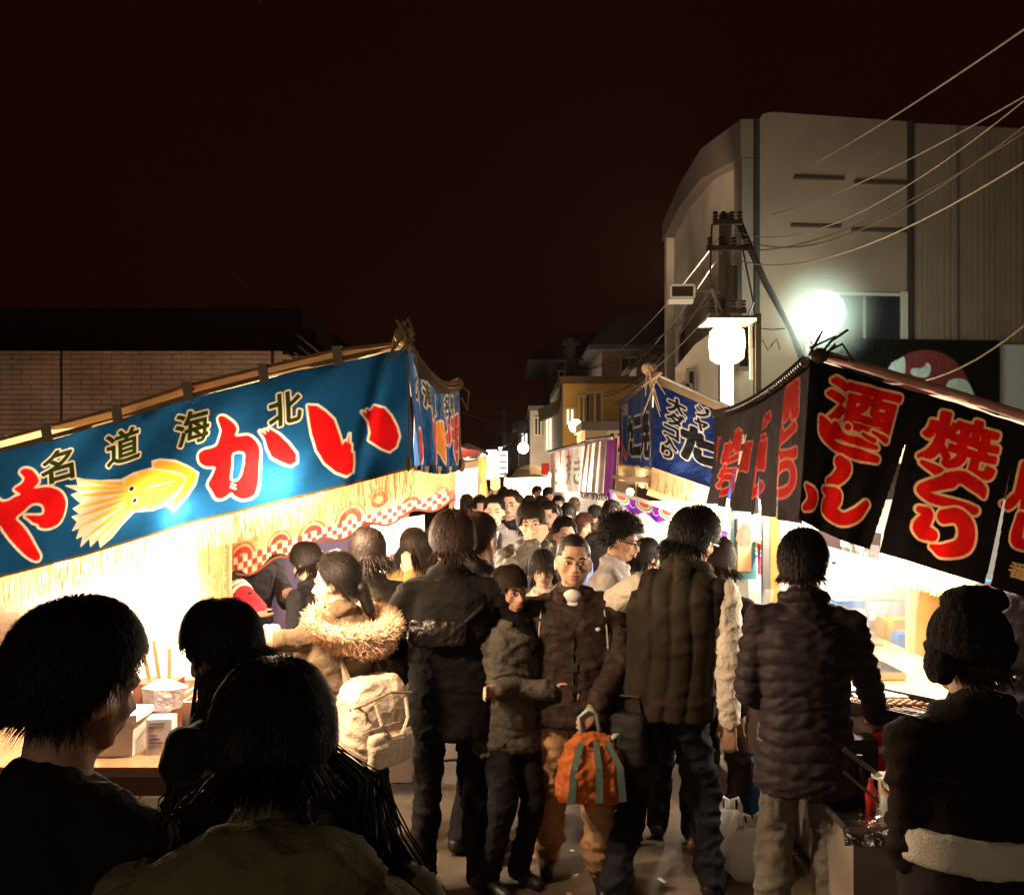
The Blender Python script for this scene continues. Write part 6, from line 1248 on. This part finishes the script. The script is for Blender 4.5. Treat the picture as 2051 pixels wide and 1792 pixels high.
# her backpack
def backpack():
    R_ = p4['root']; o = empty('backpack', R_.matrix_basis @ Vector((-.03, -.215, 1.0)), R_.rotation_euler.z, 'beige canvas backpack with a looped handle on the back of the fur hood woman', 'backpack')
    BG = mat('beige_canvas', (.70, .57, .44), .85, bump=.3, bscale=120, var=.08); BD = mat('beige_trim', (.26, .19, .13), .8)
    b = MB(); b.loft([((0, 0, -.20), .125, .07), ((0, 0, -.17), .145, .085), ((0, 0, -.02), .155, .09), ((0, .01, .10), .145, .08), ((0, .02, .16), .10, .06)], 28, .55)
    organic(b, 'body', BG, o, .009, 1, wrinkle(.006, 14, 31))
    b = MB(); b.loft([((0, -.095, -.18), .115, .022), ((0, -.105, -.10), .12, .03), ((0, -.098, -.04), .115, .022)], 20, .5); organic(b, 'front_pocket', BG, o, .009, 1, wrinkle(.003, 18, 32))
    MB().tube([(-.12, -.095, -.02), (0, -.115, -.01), (.12, -.095, -.02)], .005, 6).obj('zip', BD, o); MB().tube([(-.15, -.02, .06), (-.13, -.09, .09), (0, -.10, .115), (.13, -.09, .09), (.15, -.02, .06)], .006, 6).obj('flap_edge', BD, o)
    MB().tube([(-.085, -.10, .08), (-.075, -.125, 0), (-.03, -.135, -.055), (.03, -.135, -.055), (.075, -.125, 0), (.085, -.10, .08)], .008, 6).obj('handle_loop', BG, o)
    for q in (-1, 1): MB().tube([(q*.09, .06, .15), (q*.10, .12, .34), (q*.11, .22, .30)], .02, 6).obj('strap', BD, o)
    return o
bp = backpack()
ftp = empty('food_tray', p4['root'].matrix_basis @ (p4['A'][1][2]+Vector((.02, .09, .03))), R(30), 'paper tray of steaming food in the hands of the fur hood woman', 'food')
MB().loft([((0, 0, -.03), .05, .035), ((0, 0, .0), .065, .05)], 4).obj('tray', WHITE, ftp); g = MB(); [g.ell((random.uniform(-.035, .035), random.uniform(-.025, .025), .012), .017, None, 8, 6) for _ in range(10)]; g.obj('dumplings', mat('dough', (.66, .52, .38), .6), ftp, True)
person('brown haired person in a dark coat right behind the fur hood woman', 742, 4.9, 1.66, 40, (0, -10, 0), top=dict(col=(.03, .025, .022), bulk=1.1), hair=dict(style='bob', len=.09, col=(.016, .009, .007)), seed=15)
person('black haired person leaning over the checkered valance stall table', 640, 5.6, 1.55, 60, (10, -20, 0), (.1, 0), top=dict(col=BLK), hair=dict(style='bob', len=.09), seed=16)
# worker with the red sleeve
pw = person('stall worker in black with a red sleeve and white bands reaching over the griddle', 486, 6.38, 1.72, 215, (0, -25, 0), (.18, 0), arms=((-.18, .35, 1.12), ('px', 532, 1238, 5.8)), top=dict(col=(.022, .020, .026), bulk=1.15, name='uniform', slcol=(.03, .028, .03)), hair=dict(style='short', n=500), seed=17)
S_, E_, W_ = pw['A'][1]; g = MB(); g.cap(E_.lerp(W_, .35), W_, .070, .060); g.obj('red_oversleeve', mat('red_sleeve', (.52, .03, .05), .7), pw['root'], True)
g = MB(); [g.tube([E_.lerp(W_, t), E_.lerp(W_, t+.10)], .078, 14) for t in (-.02, .16)]; g.obj('white_band', mat('white_cloth', (.75, .72, .7)), pw['root'], True)
g = MB()
for q in (0, .03): g.tube([(-.10+q, .135, 1.38), (-.03+q*.4, .155, 1.27), (.0, .16, 1.22+q)], .005, 5)
g.obj('collar_stripe', mat('white_cloth', (.75,)*3), pw['root'])
person('squid stall worker with a white towel cap, half lost in the grill smoke', 150, 4.35, 1.64, 200, (0, -20, 0), (.1, 0), arms=((-.1, .35, 1.05), (.15, .38, 1.05)), top=dict(col=(.42, .30, .22), bulk=1.1), hair=dict(style='short', col=(.6, .58, .55), n=200, len=.01), seed=18, face=True)
person('dark haired worker with a bare forearm at the far end of the squid stall', 40, 4.5, 1.62, 150, (0, -25, 0), (.1, 0), arms=(None, (.1, .35, 1.05)), top=dict(col=(.30, .2, .14)), hair=dict(style='short', n=500, col=(.06, .02, .015)), seed=19)
# --- girl with her hand at her mouth
p6 = person('long haired girl in a mustard coat eating, in front of the printed white sheet', 832, 6.0, 1.60, 165, (-20, -4, 0), arms=(('px', 822, 1150, 5.75), (.16, .2, 1.12)), pole=((0, .4, -1), None), top=dict(col=(.42, .28, .09), bulk=1.12, hem=.6, name='coat'), hair=dict(style='long', len=.3, n=1800, col=(.02, .012, .008)), face=True, skin='pale', seed=20)
# --- tall man in black and the one beside him
p7 = person('tall man in a black jacket and black trousers seen from behind, brown tinted hair', 905, 4.35, 1.76, 6, (12, 0, 0), arms=((-.17, .22, 1.05), (.16, .16, 1.03)), pole=((-1, -.5, -.4), (1, -.5, -.3)), legs=[(-.13, 0, 0), (.12, .03, 0)], top=dict(col=(.007, .006, .006), bulk=1.10, hem=.72, amp=.008, collar=.045), low=dict(col=(.010, .009, .010), w=.92), hair=dict(style='short', len=.07, n=3600, col=(.017, .008, .006), vol=1.7), seed=21)
sb = empty('shoulder_bag', p7['root'].matrix_basis @ Vector((-.07, -.165, 1.20)), p7['root'].rotation_euler.z, 'shiny black shoulder bag slung across the back of the tall man in black', 'bag')
b = MB(); b.loft([((0, 0, -.06), .12, .025), ((0, 0, 0), .135, .035), ((0, 0, .05), .12, .022)], 24, .6); organic(b, 'body', mat('black_leather', (.012, .009, .008), .3, spec=.5, bump=.5, bscale=40), sb, .009, 1, wrinkle(.006, 18, 33)); MB().tube([(.10, .0, .02), (.2, .04, .10), (.25, .15, .14)], .010, 6).obj('strap', BLACK, sb)
person('man half hidden behind the tall man in black, turned away, ear and cheek lit', 955, 4.75, 1.74, -35, (-10, 0, 0), top=dict(col=BLK, bulk=1.05), hair=dict(style='short', len=.05, col=(.025, .015, .010)), skin='tan', seed=22, face=True)
# --- woman with bobbed hair
p9 = person('short haired woman in a grey olive jacket with folded arms, dark trousers', 1016, 4.4, 1.51, 214, (2, -2, 0), arms=((.16, .15, 1.10), (-.16, .17, 1.05)), pole=((-1, -.2, -.6), (1, -.2, -.6)), legs=[(-.10, 0, 0), (.11, .02, 0)], top=dict(col=(.10, .088, .075), bulk=1.02, hem=.74, amp=.011, sc=8, collar=.02), low=dict(col=BLK, w=.95), hair=dict(style='fringe', len=.085, n=2600, col=(.022, .012, .008), vol=1.1), face=True, skin='', seed=23, fine=True)
# --- the man facing us with the orange bag
p10 = person('stocky man with cropped hair, dark brown jacket and tan work trousers facing the camera', 1146, 4.50, 1.635, 178, (4, 4, -3), arms=(('px', 1196, 1408, 4.22), (.30, .04, .84)), pole=((-1, -.3, -.2), (1, -.6, 0)), legs=[(-.14, .14, 0), (.13, -.10, 0)],
    top=dict(col=(.036, .023, .018), bulk=1.26, hem=.80, amp=.009, sc=9, collar=.025, rough=.6), low=dict(col=(.36, .215, .115), w=1.18, amp=.014), hair=dict(style='buzz', col=(.018, .012, .010)), face=True, skin='', seed=24, fine=True, jaw=1.09, hs=1.10, slim=1.10, shoes=(.015, .013, .012))
hp = p10['hp']; g = MB(); g.tube([(.058*math.sin(a), .018-.062*math.cos(a), 1.412-.028*(1-math.cos(a))*.5) for a in np.linspace(0, 6.28, 22)], .016, 8); g.ell((0, .070, 1.425), (.046, .040, .034), None, 14, 10); g.obj('white_shirt', mat('white_cloth', (.75,)*3), p10['root'], True)
MB().tube([(0, .112, 1.345), (0, .158, 1.25), (0, .160, 1.1), (0, .152, .95), (0, .165, .82)], .004, 5).obj('zip', STEEL, p10['jacket'])
MB().ell((-.12, .155, 1.275), (.012, .004, .010)).obj('chest_logo', WHITE, p10['jacket'])
for q in (-1, 1): MB().tube([(q*.155, .095, 1.36), (q*.165, .135, 1.27), (q*.17, .148, 1.18)], .004, 5).obj('piping', mat('pale_piping', (.5, .42, .36)), p10['jacket'])
g = MB().box((-.02, .165, 1.07), (.02, .172, 1.11)); g.tube([(0, .17, 1.07), (.005, .172, 1.0), (.0, .172, .93)], .003, 5); g.obj('whistle_cord', STEEL, p10['jacket'])
hb = p10['root'].matrix_basis @ (p10['A'][0][2]+Vector((.035, .06, -.115)))
OB = mat('orange_cloth', (.50, .13, .03), .7, bump=.5, bscale=14, trans=.15); GB_ = mat('green_cloth', (.10, .17, .15), .7, bump=.4, bscale=14)
tbg = empty('tote_bag', hb, R(8), 'orange and green tote bag held at the knees of the man in tan trousers', 'bag')
b = MB(); b.loft([((0, 0, -.31), .125, .06), ((0, 0, -.27), .145, .085), ((0, 0, -.14), .145, .08), ((.005, 0, -.05), .11, .05), ((.01, 0, -.005), .045, .022)], 30, .75); organic(b, 'body', OB, tbg, .008, 1, wrinkle(.008, 16, 35))
for x in (-.105, .02, .125): MB().add([(x-.017, -.094, -.29), (x+.017, -.094, -.29), (x*.9+.016, -.094, -.14), (x*.9-.016, -.094, -.14), (x*.5+.012, -.06, -.03), (x*.5-.012, -.06, -.03)], [(0, 1, 2, 3), (3, 2, 4, 5)]).obj('stripe', GB_, tbg)
MB().tube([(-.04, -.01, -.02), (-.05, 0, .06), (-.01, 0, .10), (.03, 0, .08), (.04, 0, 0)], .012, 6).tube([(.07, -.01, -.05), (.13, -.01, -.01), (.12, -.01, -.10)], .018, 6).obj('handle', mat('pale_green', (.40, .50, .44), .7), tbg, True)
# --- people in the middle distance
p11 = person('smiling child with wavy dark hair in a cream top beside the stocky man', 1090, 5.6, 1.48, 178, (0, 0, 4), top=dict(col=(.58, .50, .40), bulk=1.08), hair=dict(style='fringe', len=.11, n=2400, col=(.018, .012, .010), vol=1.5, mess=.5), face=True, skin='pale', seed=25)
p12 = person('young man in a dark camouflage jacket covering his mouth with his hand', 1068, 6.3, 1.75, 176, (0, -4, 6), arms=((-.2, .2, 1.05), ('px', 1066, 1092, 6.12)), pole=(None, (.9, .2, -1)), top=dict(col=(.085, .078, .058), bulk=1.15, amp=.012, name='jacket', rough=.55), hair=dict(style='fringe', len=.075, n=2400, col=(.020, .015, .014), vol=1.35), face=True, skin='pale', seed=26)
p13 = person('man in a grey suit jacket and dark waistcoat with a tie', 990, 8.0, 1.76, 184, (-8, 0, 0), top=dict(col=(.23, .21, .20), bulk=1.06, hem=.74), hair=dict(style='short', len=.05, n=1200, col=(.015, .012, .012)), face=True, skin='pale', seed=27, fine=True)
g = MB(); g.add([(-.055, .128, 1.40), (.055, .128, 1.40), (.045, .168, 1.15), (0, .172, 1.05), (-.045, .168, 1.15)], [(0, 1, 2, 3, 4)]); g.obj('waistcoat', mat('waistcoat', (.02, .02, .024)), p13['jacket']); MB().add([(-.035, .132, 1.42), (.035, .132, 1.42), (0, .165, 1.28)], [(0, 1, 2)]).obj('shirt', mat('shirt', (.75, .75, .78)), p13['jacket']); MB().add([(-.012, .138, 1.41), (.012, .138, 1.41), (.014, .172, 1.3), (0, .176, 1.26), (-.014, .172, 1.3)], [(0, 1, 2, 3, 4)]).obj('tie', mat('tie', (.06, .06, .09)), p13['jacket'])
person('man in a navy suit with his head turned aside behind the grey suited man', 1026, 8.6, 1.80, 140, (25, 0, 0), top=dict(col=(.025, .025, .035), bulk=1.05), hair=dict(style='short', len=.05, n=900, col=(.025, .016, .013)), skin='pale', seed=28, face=True)
p15 = person('boy in a bright blue and white jacket looking towards the octopus stall', 1128, 6.6, 1.64, 205, (-10, -4, 0), top=dict(col=(.16, .22, .55), bulk=1.05), hair=dict(style='short', len=.045, n=1600, col=(.014, .012, .012)), face=True, skin='pale', seed=29)
p16 = person('curly haired man with black glasses in a pale grey sweater looking down, seen in profile', 1213, 5.3, 1.72, 262, (-12, -14, 0), (.08, 0), arms=((-.1, .3, 1.05), (.12, .32, 1.05)), top=dict(col=(.42, .40, .40), bulk=1.1), hair=dict(style='curly', len=.06, n=3200, col=(.010, .008, .007), vol=1.4, mess=.6), face=True, glasses=True, skin='', seed=30)
person('small woman with black pinned up hair at the octopus stall', 1288, 6.0, 1.53, 300, (0, -8, 0), top=dict(col=(.40, .33, .26)), hair=dict(style='bob', len=.07, n=1500), skin='pale', seed=31, face=True)
person('person in a pale hooded top between the small woman and the vest man', 1352, 5.0, 1.60, -20, (0, -8, 0), top=dict(col=(.52, .45, .33), bulk=1.1, collar=.05), hair=dict(style='short', len=.06, n=1200, col=(.02, .014, .01)), seed=32)
person('woman in a brown and yellow striped sweater with light brown hair', 1168, 9.0, 1.57, 215, (0, 0, 0), top=dict(col=(.42, .22, .07), bulk=1.1), hair=dict(style='bob', len=.1, n=900, col=(.06, .03, .015)), skin='pale', seed=33, face=True)
person('girl with a black bob framing a pale face behind the boy in blue', 1138, 10.5, 1.62, 170, (-8, 0, 0), top=dict(col=(.06, .04, .035), bulk=1.15), hair=dict(style='bob', len=.12, n=900), skin='pale', seed=34, face=True)
person('tall thin man in brown with his face turned down, behind the boy in blue', 1100, 9.2, 1.68, 160, (10, -12, 0), top=dict(col=(.10, .065, .045)), hair=dict(style='short', n=600, col=(.02, .014, .012)), skin='pale', seed=35, face=True)
# --- vest man and his neighbours
p18 = person('big man with glasses in a brown padded vest over cream sleeves and dark jeans', 1326, 4.3, 1.80, -28, (-24, -14, 8), (.10, .17), arms=((-.20, .22, 1.02), ('px', 1462, 1525, 4.15)), pole=((-1, -.25, .1), (1, -.8, 0)), legs=[(-.17, -.10, 0), (.20, .10, 0)],
    top=dict(col=(.026, .019, .014), bulk=1.14, hem=.80, amp=.008, sc=6, name='vest', slcol=(.78, .70, .58), sleeve=1.0, collar=.05, quilt=(-.085, .016, 0)), low=dict(col=(.018, .019, .026), w=1.02, amp=.012), hair=dict(style='short', len=.085, n=3200, col=(.014, .009, .007), vol=1.6, mess=.45), glasses=True, face=True, skin='', seed=36, fine=True, slim=1.08)
g = MB(); g.loft([((0, 0, 0), .10, .05), ((0, 0, .14), .12, .06)], 20, .6)
wb_ = empty('waist_bag', p18['root'].matrix_basis @ Vector((-.11, -.16, .73)), p18['root'].rotation_euler.z, 'black bag hanging at the hip of the man in the quilted vest', 'bag'); b = MB(); b.loft([((0, 0, -.13), .10, .045), ((0, 0, 0), .105, .05), ((0, 0, .10), .095, .035)], 24, .6); organic(b, 'body', mat('black_canvas', (.012, .011, .011), .7), wb_, .012, 1, wrinkle(.004, 14, 40)); MB().tube([(-.08, 0, .09), (-.06, .02, .17), (.06, .02, .17), (.08, 0, .09)], .008, 5).obj('strap', BLACK, wb_)
person('person in black with a clenched fist standing behind the vest man', 1432, 4.75, 1.62, -40, (0, -10, 0), arms=(None, ('px', 1478, 1500, 4.6)), top=dict(col=BLK, bulk=1.0), low=dict(col=(.03, .018, .014), w=.85), skin='', seed=37, fine=True, shoes=(.16, .06, .03), hair=dict(style='bob', len=.1, col=(.02, .012, .009)))
p20 = person('man in a dark quilted down jacket and faded jeans at the yakitori stall', 1612, 3.7, 1.715, -14, (-22, 4, 0), arms=((-.17, .24, .98), ('px', 1766, 1470, 3.98)), slim=.94, pole=((-.3, -1, -.3), (.3, -.8, -1)), legs=[(-.13, 0, 0), (.13, .05, 0)],
    top=dict(col=(.030, .022, .025), bulk=1.10, hem=.70, amp=.003, quilt=(.060, .014, .10), collar=.05, rough=.56, name='down_jacket'), low=dict(col=(.13, .115, .095), w=1.02, amp=.010), hair=dict(style='short', len=.05, n=3200, col=(.014, .010, .008), vol=1.25), face=True, skin='tan', seed=38, fine=True)
# --- woman with the knitted hat
p21 = person('woman in a black coat with a knitted black hat and a pale hem', 1982, 2.3, 1.62, 4, (0, -6, 0), (.05, -.05), arms=((-.10, .26, 1.10), (.14, .24, 1.08)), pole=((-.35, -1, -.8), (.35, -1, -.8)), slim=.92, top=dict(col=(.013, .009, .008), bulk=1.12, hem=1.10, amp=.009, sc=8, rough=.95), low=dict(kind='skirt', col=(.012, .005, .006), w=1.22, z=.4), hair=dict(style='tied', len=.09, n=1800, col=(.03, .014, .008)), seed=39, fine=True, skin='pale')
g = MB(); hp = p21['hp']
for i in range(26):
    for j in range(64):
        a = math.pi*.66*i/25; t = 2*math.pi*j/64; rr = .100+.003*math.cos(t*20)*(1 if i < 19 else .4)+(.010 if i > 19 else 0)
        g.v.append(tuple(hp((rr*math.sin(a)*math.sin(t), -.012+rr*1.15*math.sin(a)*math.cos(t), .150+(.115)*math.cos(a)+(.010*math.sin(t*3) if i < 8 else 0)))))
g.f = [(i*64+j, (i+1)*64+j, (i+1)*64+(j+1) % 64, i*64+(j+1) % 64) for i in range(25) for j in range(64)]
g.obj('knitted_hat', mat('black_knit', (.013, .010, .009), .95, bump=.9, bscale=120), p21['root'], True)
b = MB(); b.ell(hp((0, -.03, .255)), (.078, .07, .032)); b.cap(hp((-.05, -.03, .25)), hp((.06, -.03, .25)), .03, .034); organic(b, 'hat_crown', mat('black_knit', (.01,)*3), p21['root'], .01, 1, wrinkle(.005, 20, 41)); b = MB(); b.ell(hp((-.095, -.03, .085)), (.032, .055, .045)); organic(b, 'hat_flap', mat('black_knit', (.01,)*3), p21['root'], .01, 1, wrinkle(.005, 20, 45))
b = MB(); b.loft([(p21['wp']((0, 0, 1.06)), .232, .178), (p21['wp']((0, 0, 1.10)), .23, .175), (p21['wp']((0, 0, 1.15)), .222, .17)], 36); organic(b, 'pale_hem', mat('pale_wool', (.75, .70, .58), .95, bump=.4, bscale=200), p21['root'], .012, 1, wrinkle(.003, 12, 42))
b = MB(); b.loft([((0, 0, .5), .27, .21), ((0, 0, 1.07), .222, .165)], 36); organic(b, 'high_waist', mat('skirt_black', (.010, .005, .005), .9), p21['root'], .016, 1, wrinkle(.006, 9, 46))
MB().tube([hp((0, -.10, .045)), hp((.03, -.105, .03))], .006, 6).obj('hair_clip', STEEL, p21['root'])
p22 = person('yakitori stall worker in a dark padded jacket with white piping', 2045, 4.25, 1.74, 168, (0, -20, 0), (.08, 0), arms=((-.2, .3, 1.05), (.2, .3, 1.05)), top=dict(col=(.05, .045, .055), bulk=1.2, amp=.01, rough=.5), hair=dict(style='short', n=900), face=True, skin='', seed=43)
MB().tube([(.13, .13, 1.36), (.17, .15, 1.2), (.165, .155, 1.0)], .006, 5).tube([(-.13, .13, 1.36), (-.16, .15, 1.2), (-.165, .155, 1.0)], .006, 5).obj('piping', WHITE, p22['jacket'])
# --- the far crowd
rg = random.Random(21)
cols = [('black coat', (.02, .018, .02)), ('dark brown jacket', (.06, .035, .025)), ('navy jacket', (.02, .025, .05)), ('grey coat', (.12, .11, .11)), ('beige coat', (.38, .29, .2)), ('red jacket', (.35, .05, .04)), ('olive parka', (.07, .06, .035)), ('white jacket', (.5, .47, .43))]
spots = [(935, 12.5, 'red jacket', 0, 'with the red emblem stall beside'), (952, 13.2, 'black coat', 1, 'at the gold curtain'), (962, 9.6, 'dark brown jacket', 1, 'left of the grey suited man'), (920, 10.6, 'black coat', 0, 'at the pennant'), (1004, 10.8, 'navy jacket', 1, 'over the navy suit shoulder'), (1046, 10.2, 'grey coat', 1, 'behind the young man covering his mouth'), (1085, 11.5, 'beige coat', 0, 'above the child with wavy hair'), (1118, 12.4, 'dark brown jacket', 1, 'in the gap under the white banner'), (1150, 13, 'white jacket', 0, 'at the white banner stall'),
    (1195, 10.8, 'beige coat', 0, 'under the striped curtain'), (980, 13.5, 'black coat', 1, 'under the yellow lantern'), (1020, 13.8, 'beige coat', 1, 'facing out of the crowd'), (1060, 14.5, 'olive parka', 0, 'in front of the tent stall'), (1098, 15.2, 'black coat', 1, 'near the red box'), (1040, 16.5, 'white jacket', 1, 'midway to the tent stall'), (1008, 17.5, 'dark brown jacket', 0, 'close to the tent post'), (1075, 17.8, 'navy jacket', 1, 'lit by the tent bulbs'), (975, 18.5, 'grey coat', 0, 'along the far stalls'), (955, 20, 'black coat', 1, 'by the far lamp'), (990, 22.5, 'beige coat', 1, 'below the light box sign'), (1022, 24, 'black coat', 0, 'small against the tent glare'), (940, 16, 'dark brown jacket', 1, 'beyond the white frame'), (1110, 10.2, 'black coat', 0, 'beside the tall thin man in brown'), (1225, 8.2, 'black coat', 0, 'over the curly haired man')]
cd_ = dict(cols)
for k, (x, d, cn_, front, wh) in enumerate(spots):
    hs = rg.choice(['short', 'bob', 'short', 'fringe']); hc = rg.choice([(.012, .009, .008), (.03, .018, .012), (.05, .028, .016)])
    person('distant %s person in a %s %s' % ('short haired' if hs == 'short' else 'long haired' if hs == 'bob' else 'fringed', cn_, wh), x, d, rg.uniform(1.56, 1.74), (180 if front else 0)+rg.uniform(-30, 30), (rg.uniform(-25, 25), rg.uniform(-10, 5), 0), top=dict(col=cd_[cn_], bulk=rg.uniform(1.0, 1.2)), low=dict(col=BLK), hair=dict(style=hs, len=.06, n=220, col=hc), skin='pale', seed=60+k, fine=False, group='people in the far crowd')
flush_queue()
HAZE = .0003  # thin air volume added for glow round lamps and warm lifted blacks
if HAZE:
    hm_ = bpy.data.materials.new('added_haze'); hm_.use_nodes = True; nt = hm_.node_tree; nt.nodes.remove(nt.nodes['Principled BSDF'])
    vo = nt.nodes.new('ShaderNodeVolumePrincipled'); vo.inputs['Color'].default_value = (1, .72, .55, 1); vo.inputs['Density'].default_value = HAZE
    nt.links.new(vo.outputs[0], nt.nodes['Material Output'].inputs['Volume'])
    MB().box((-60, -15, -1), (60, 110, 16)).obj('glow_haze', hm_, None, kind='stuff')
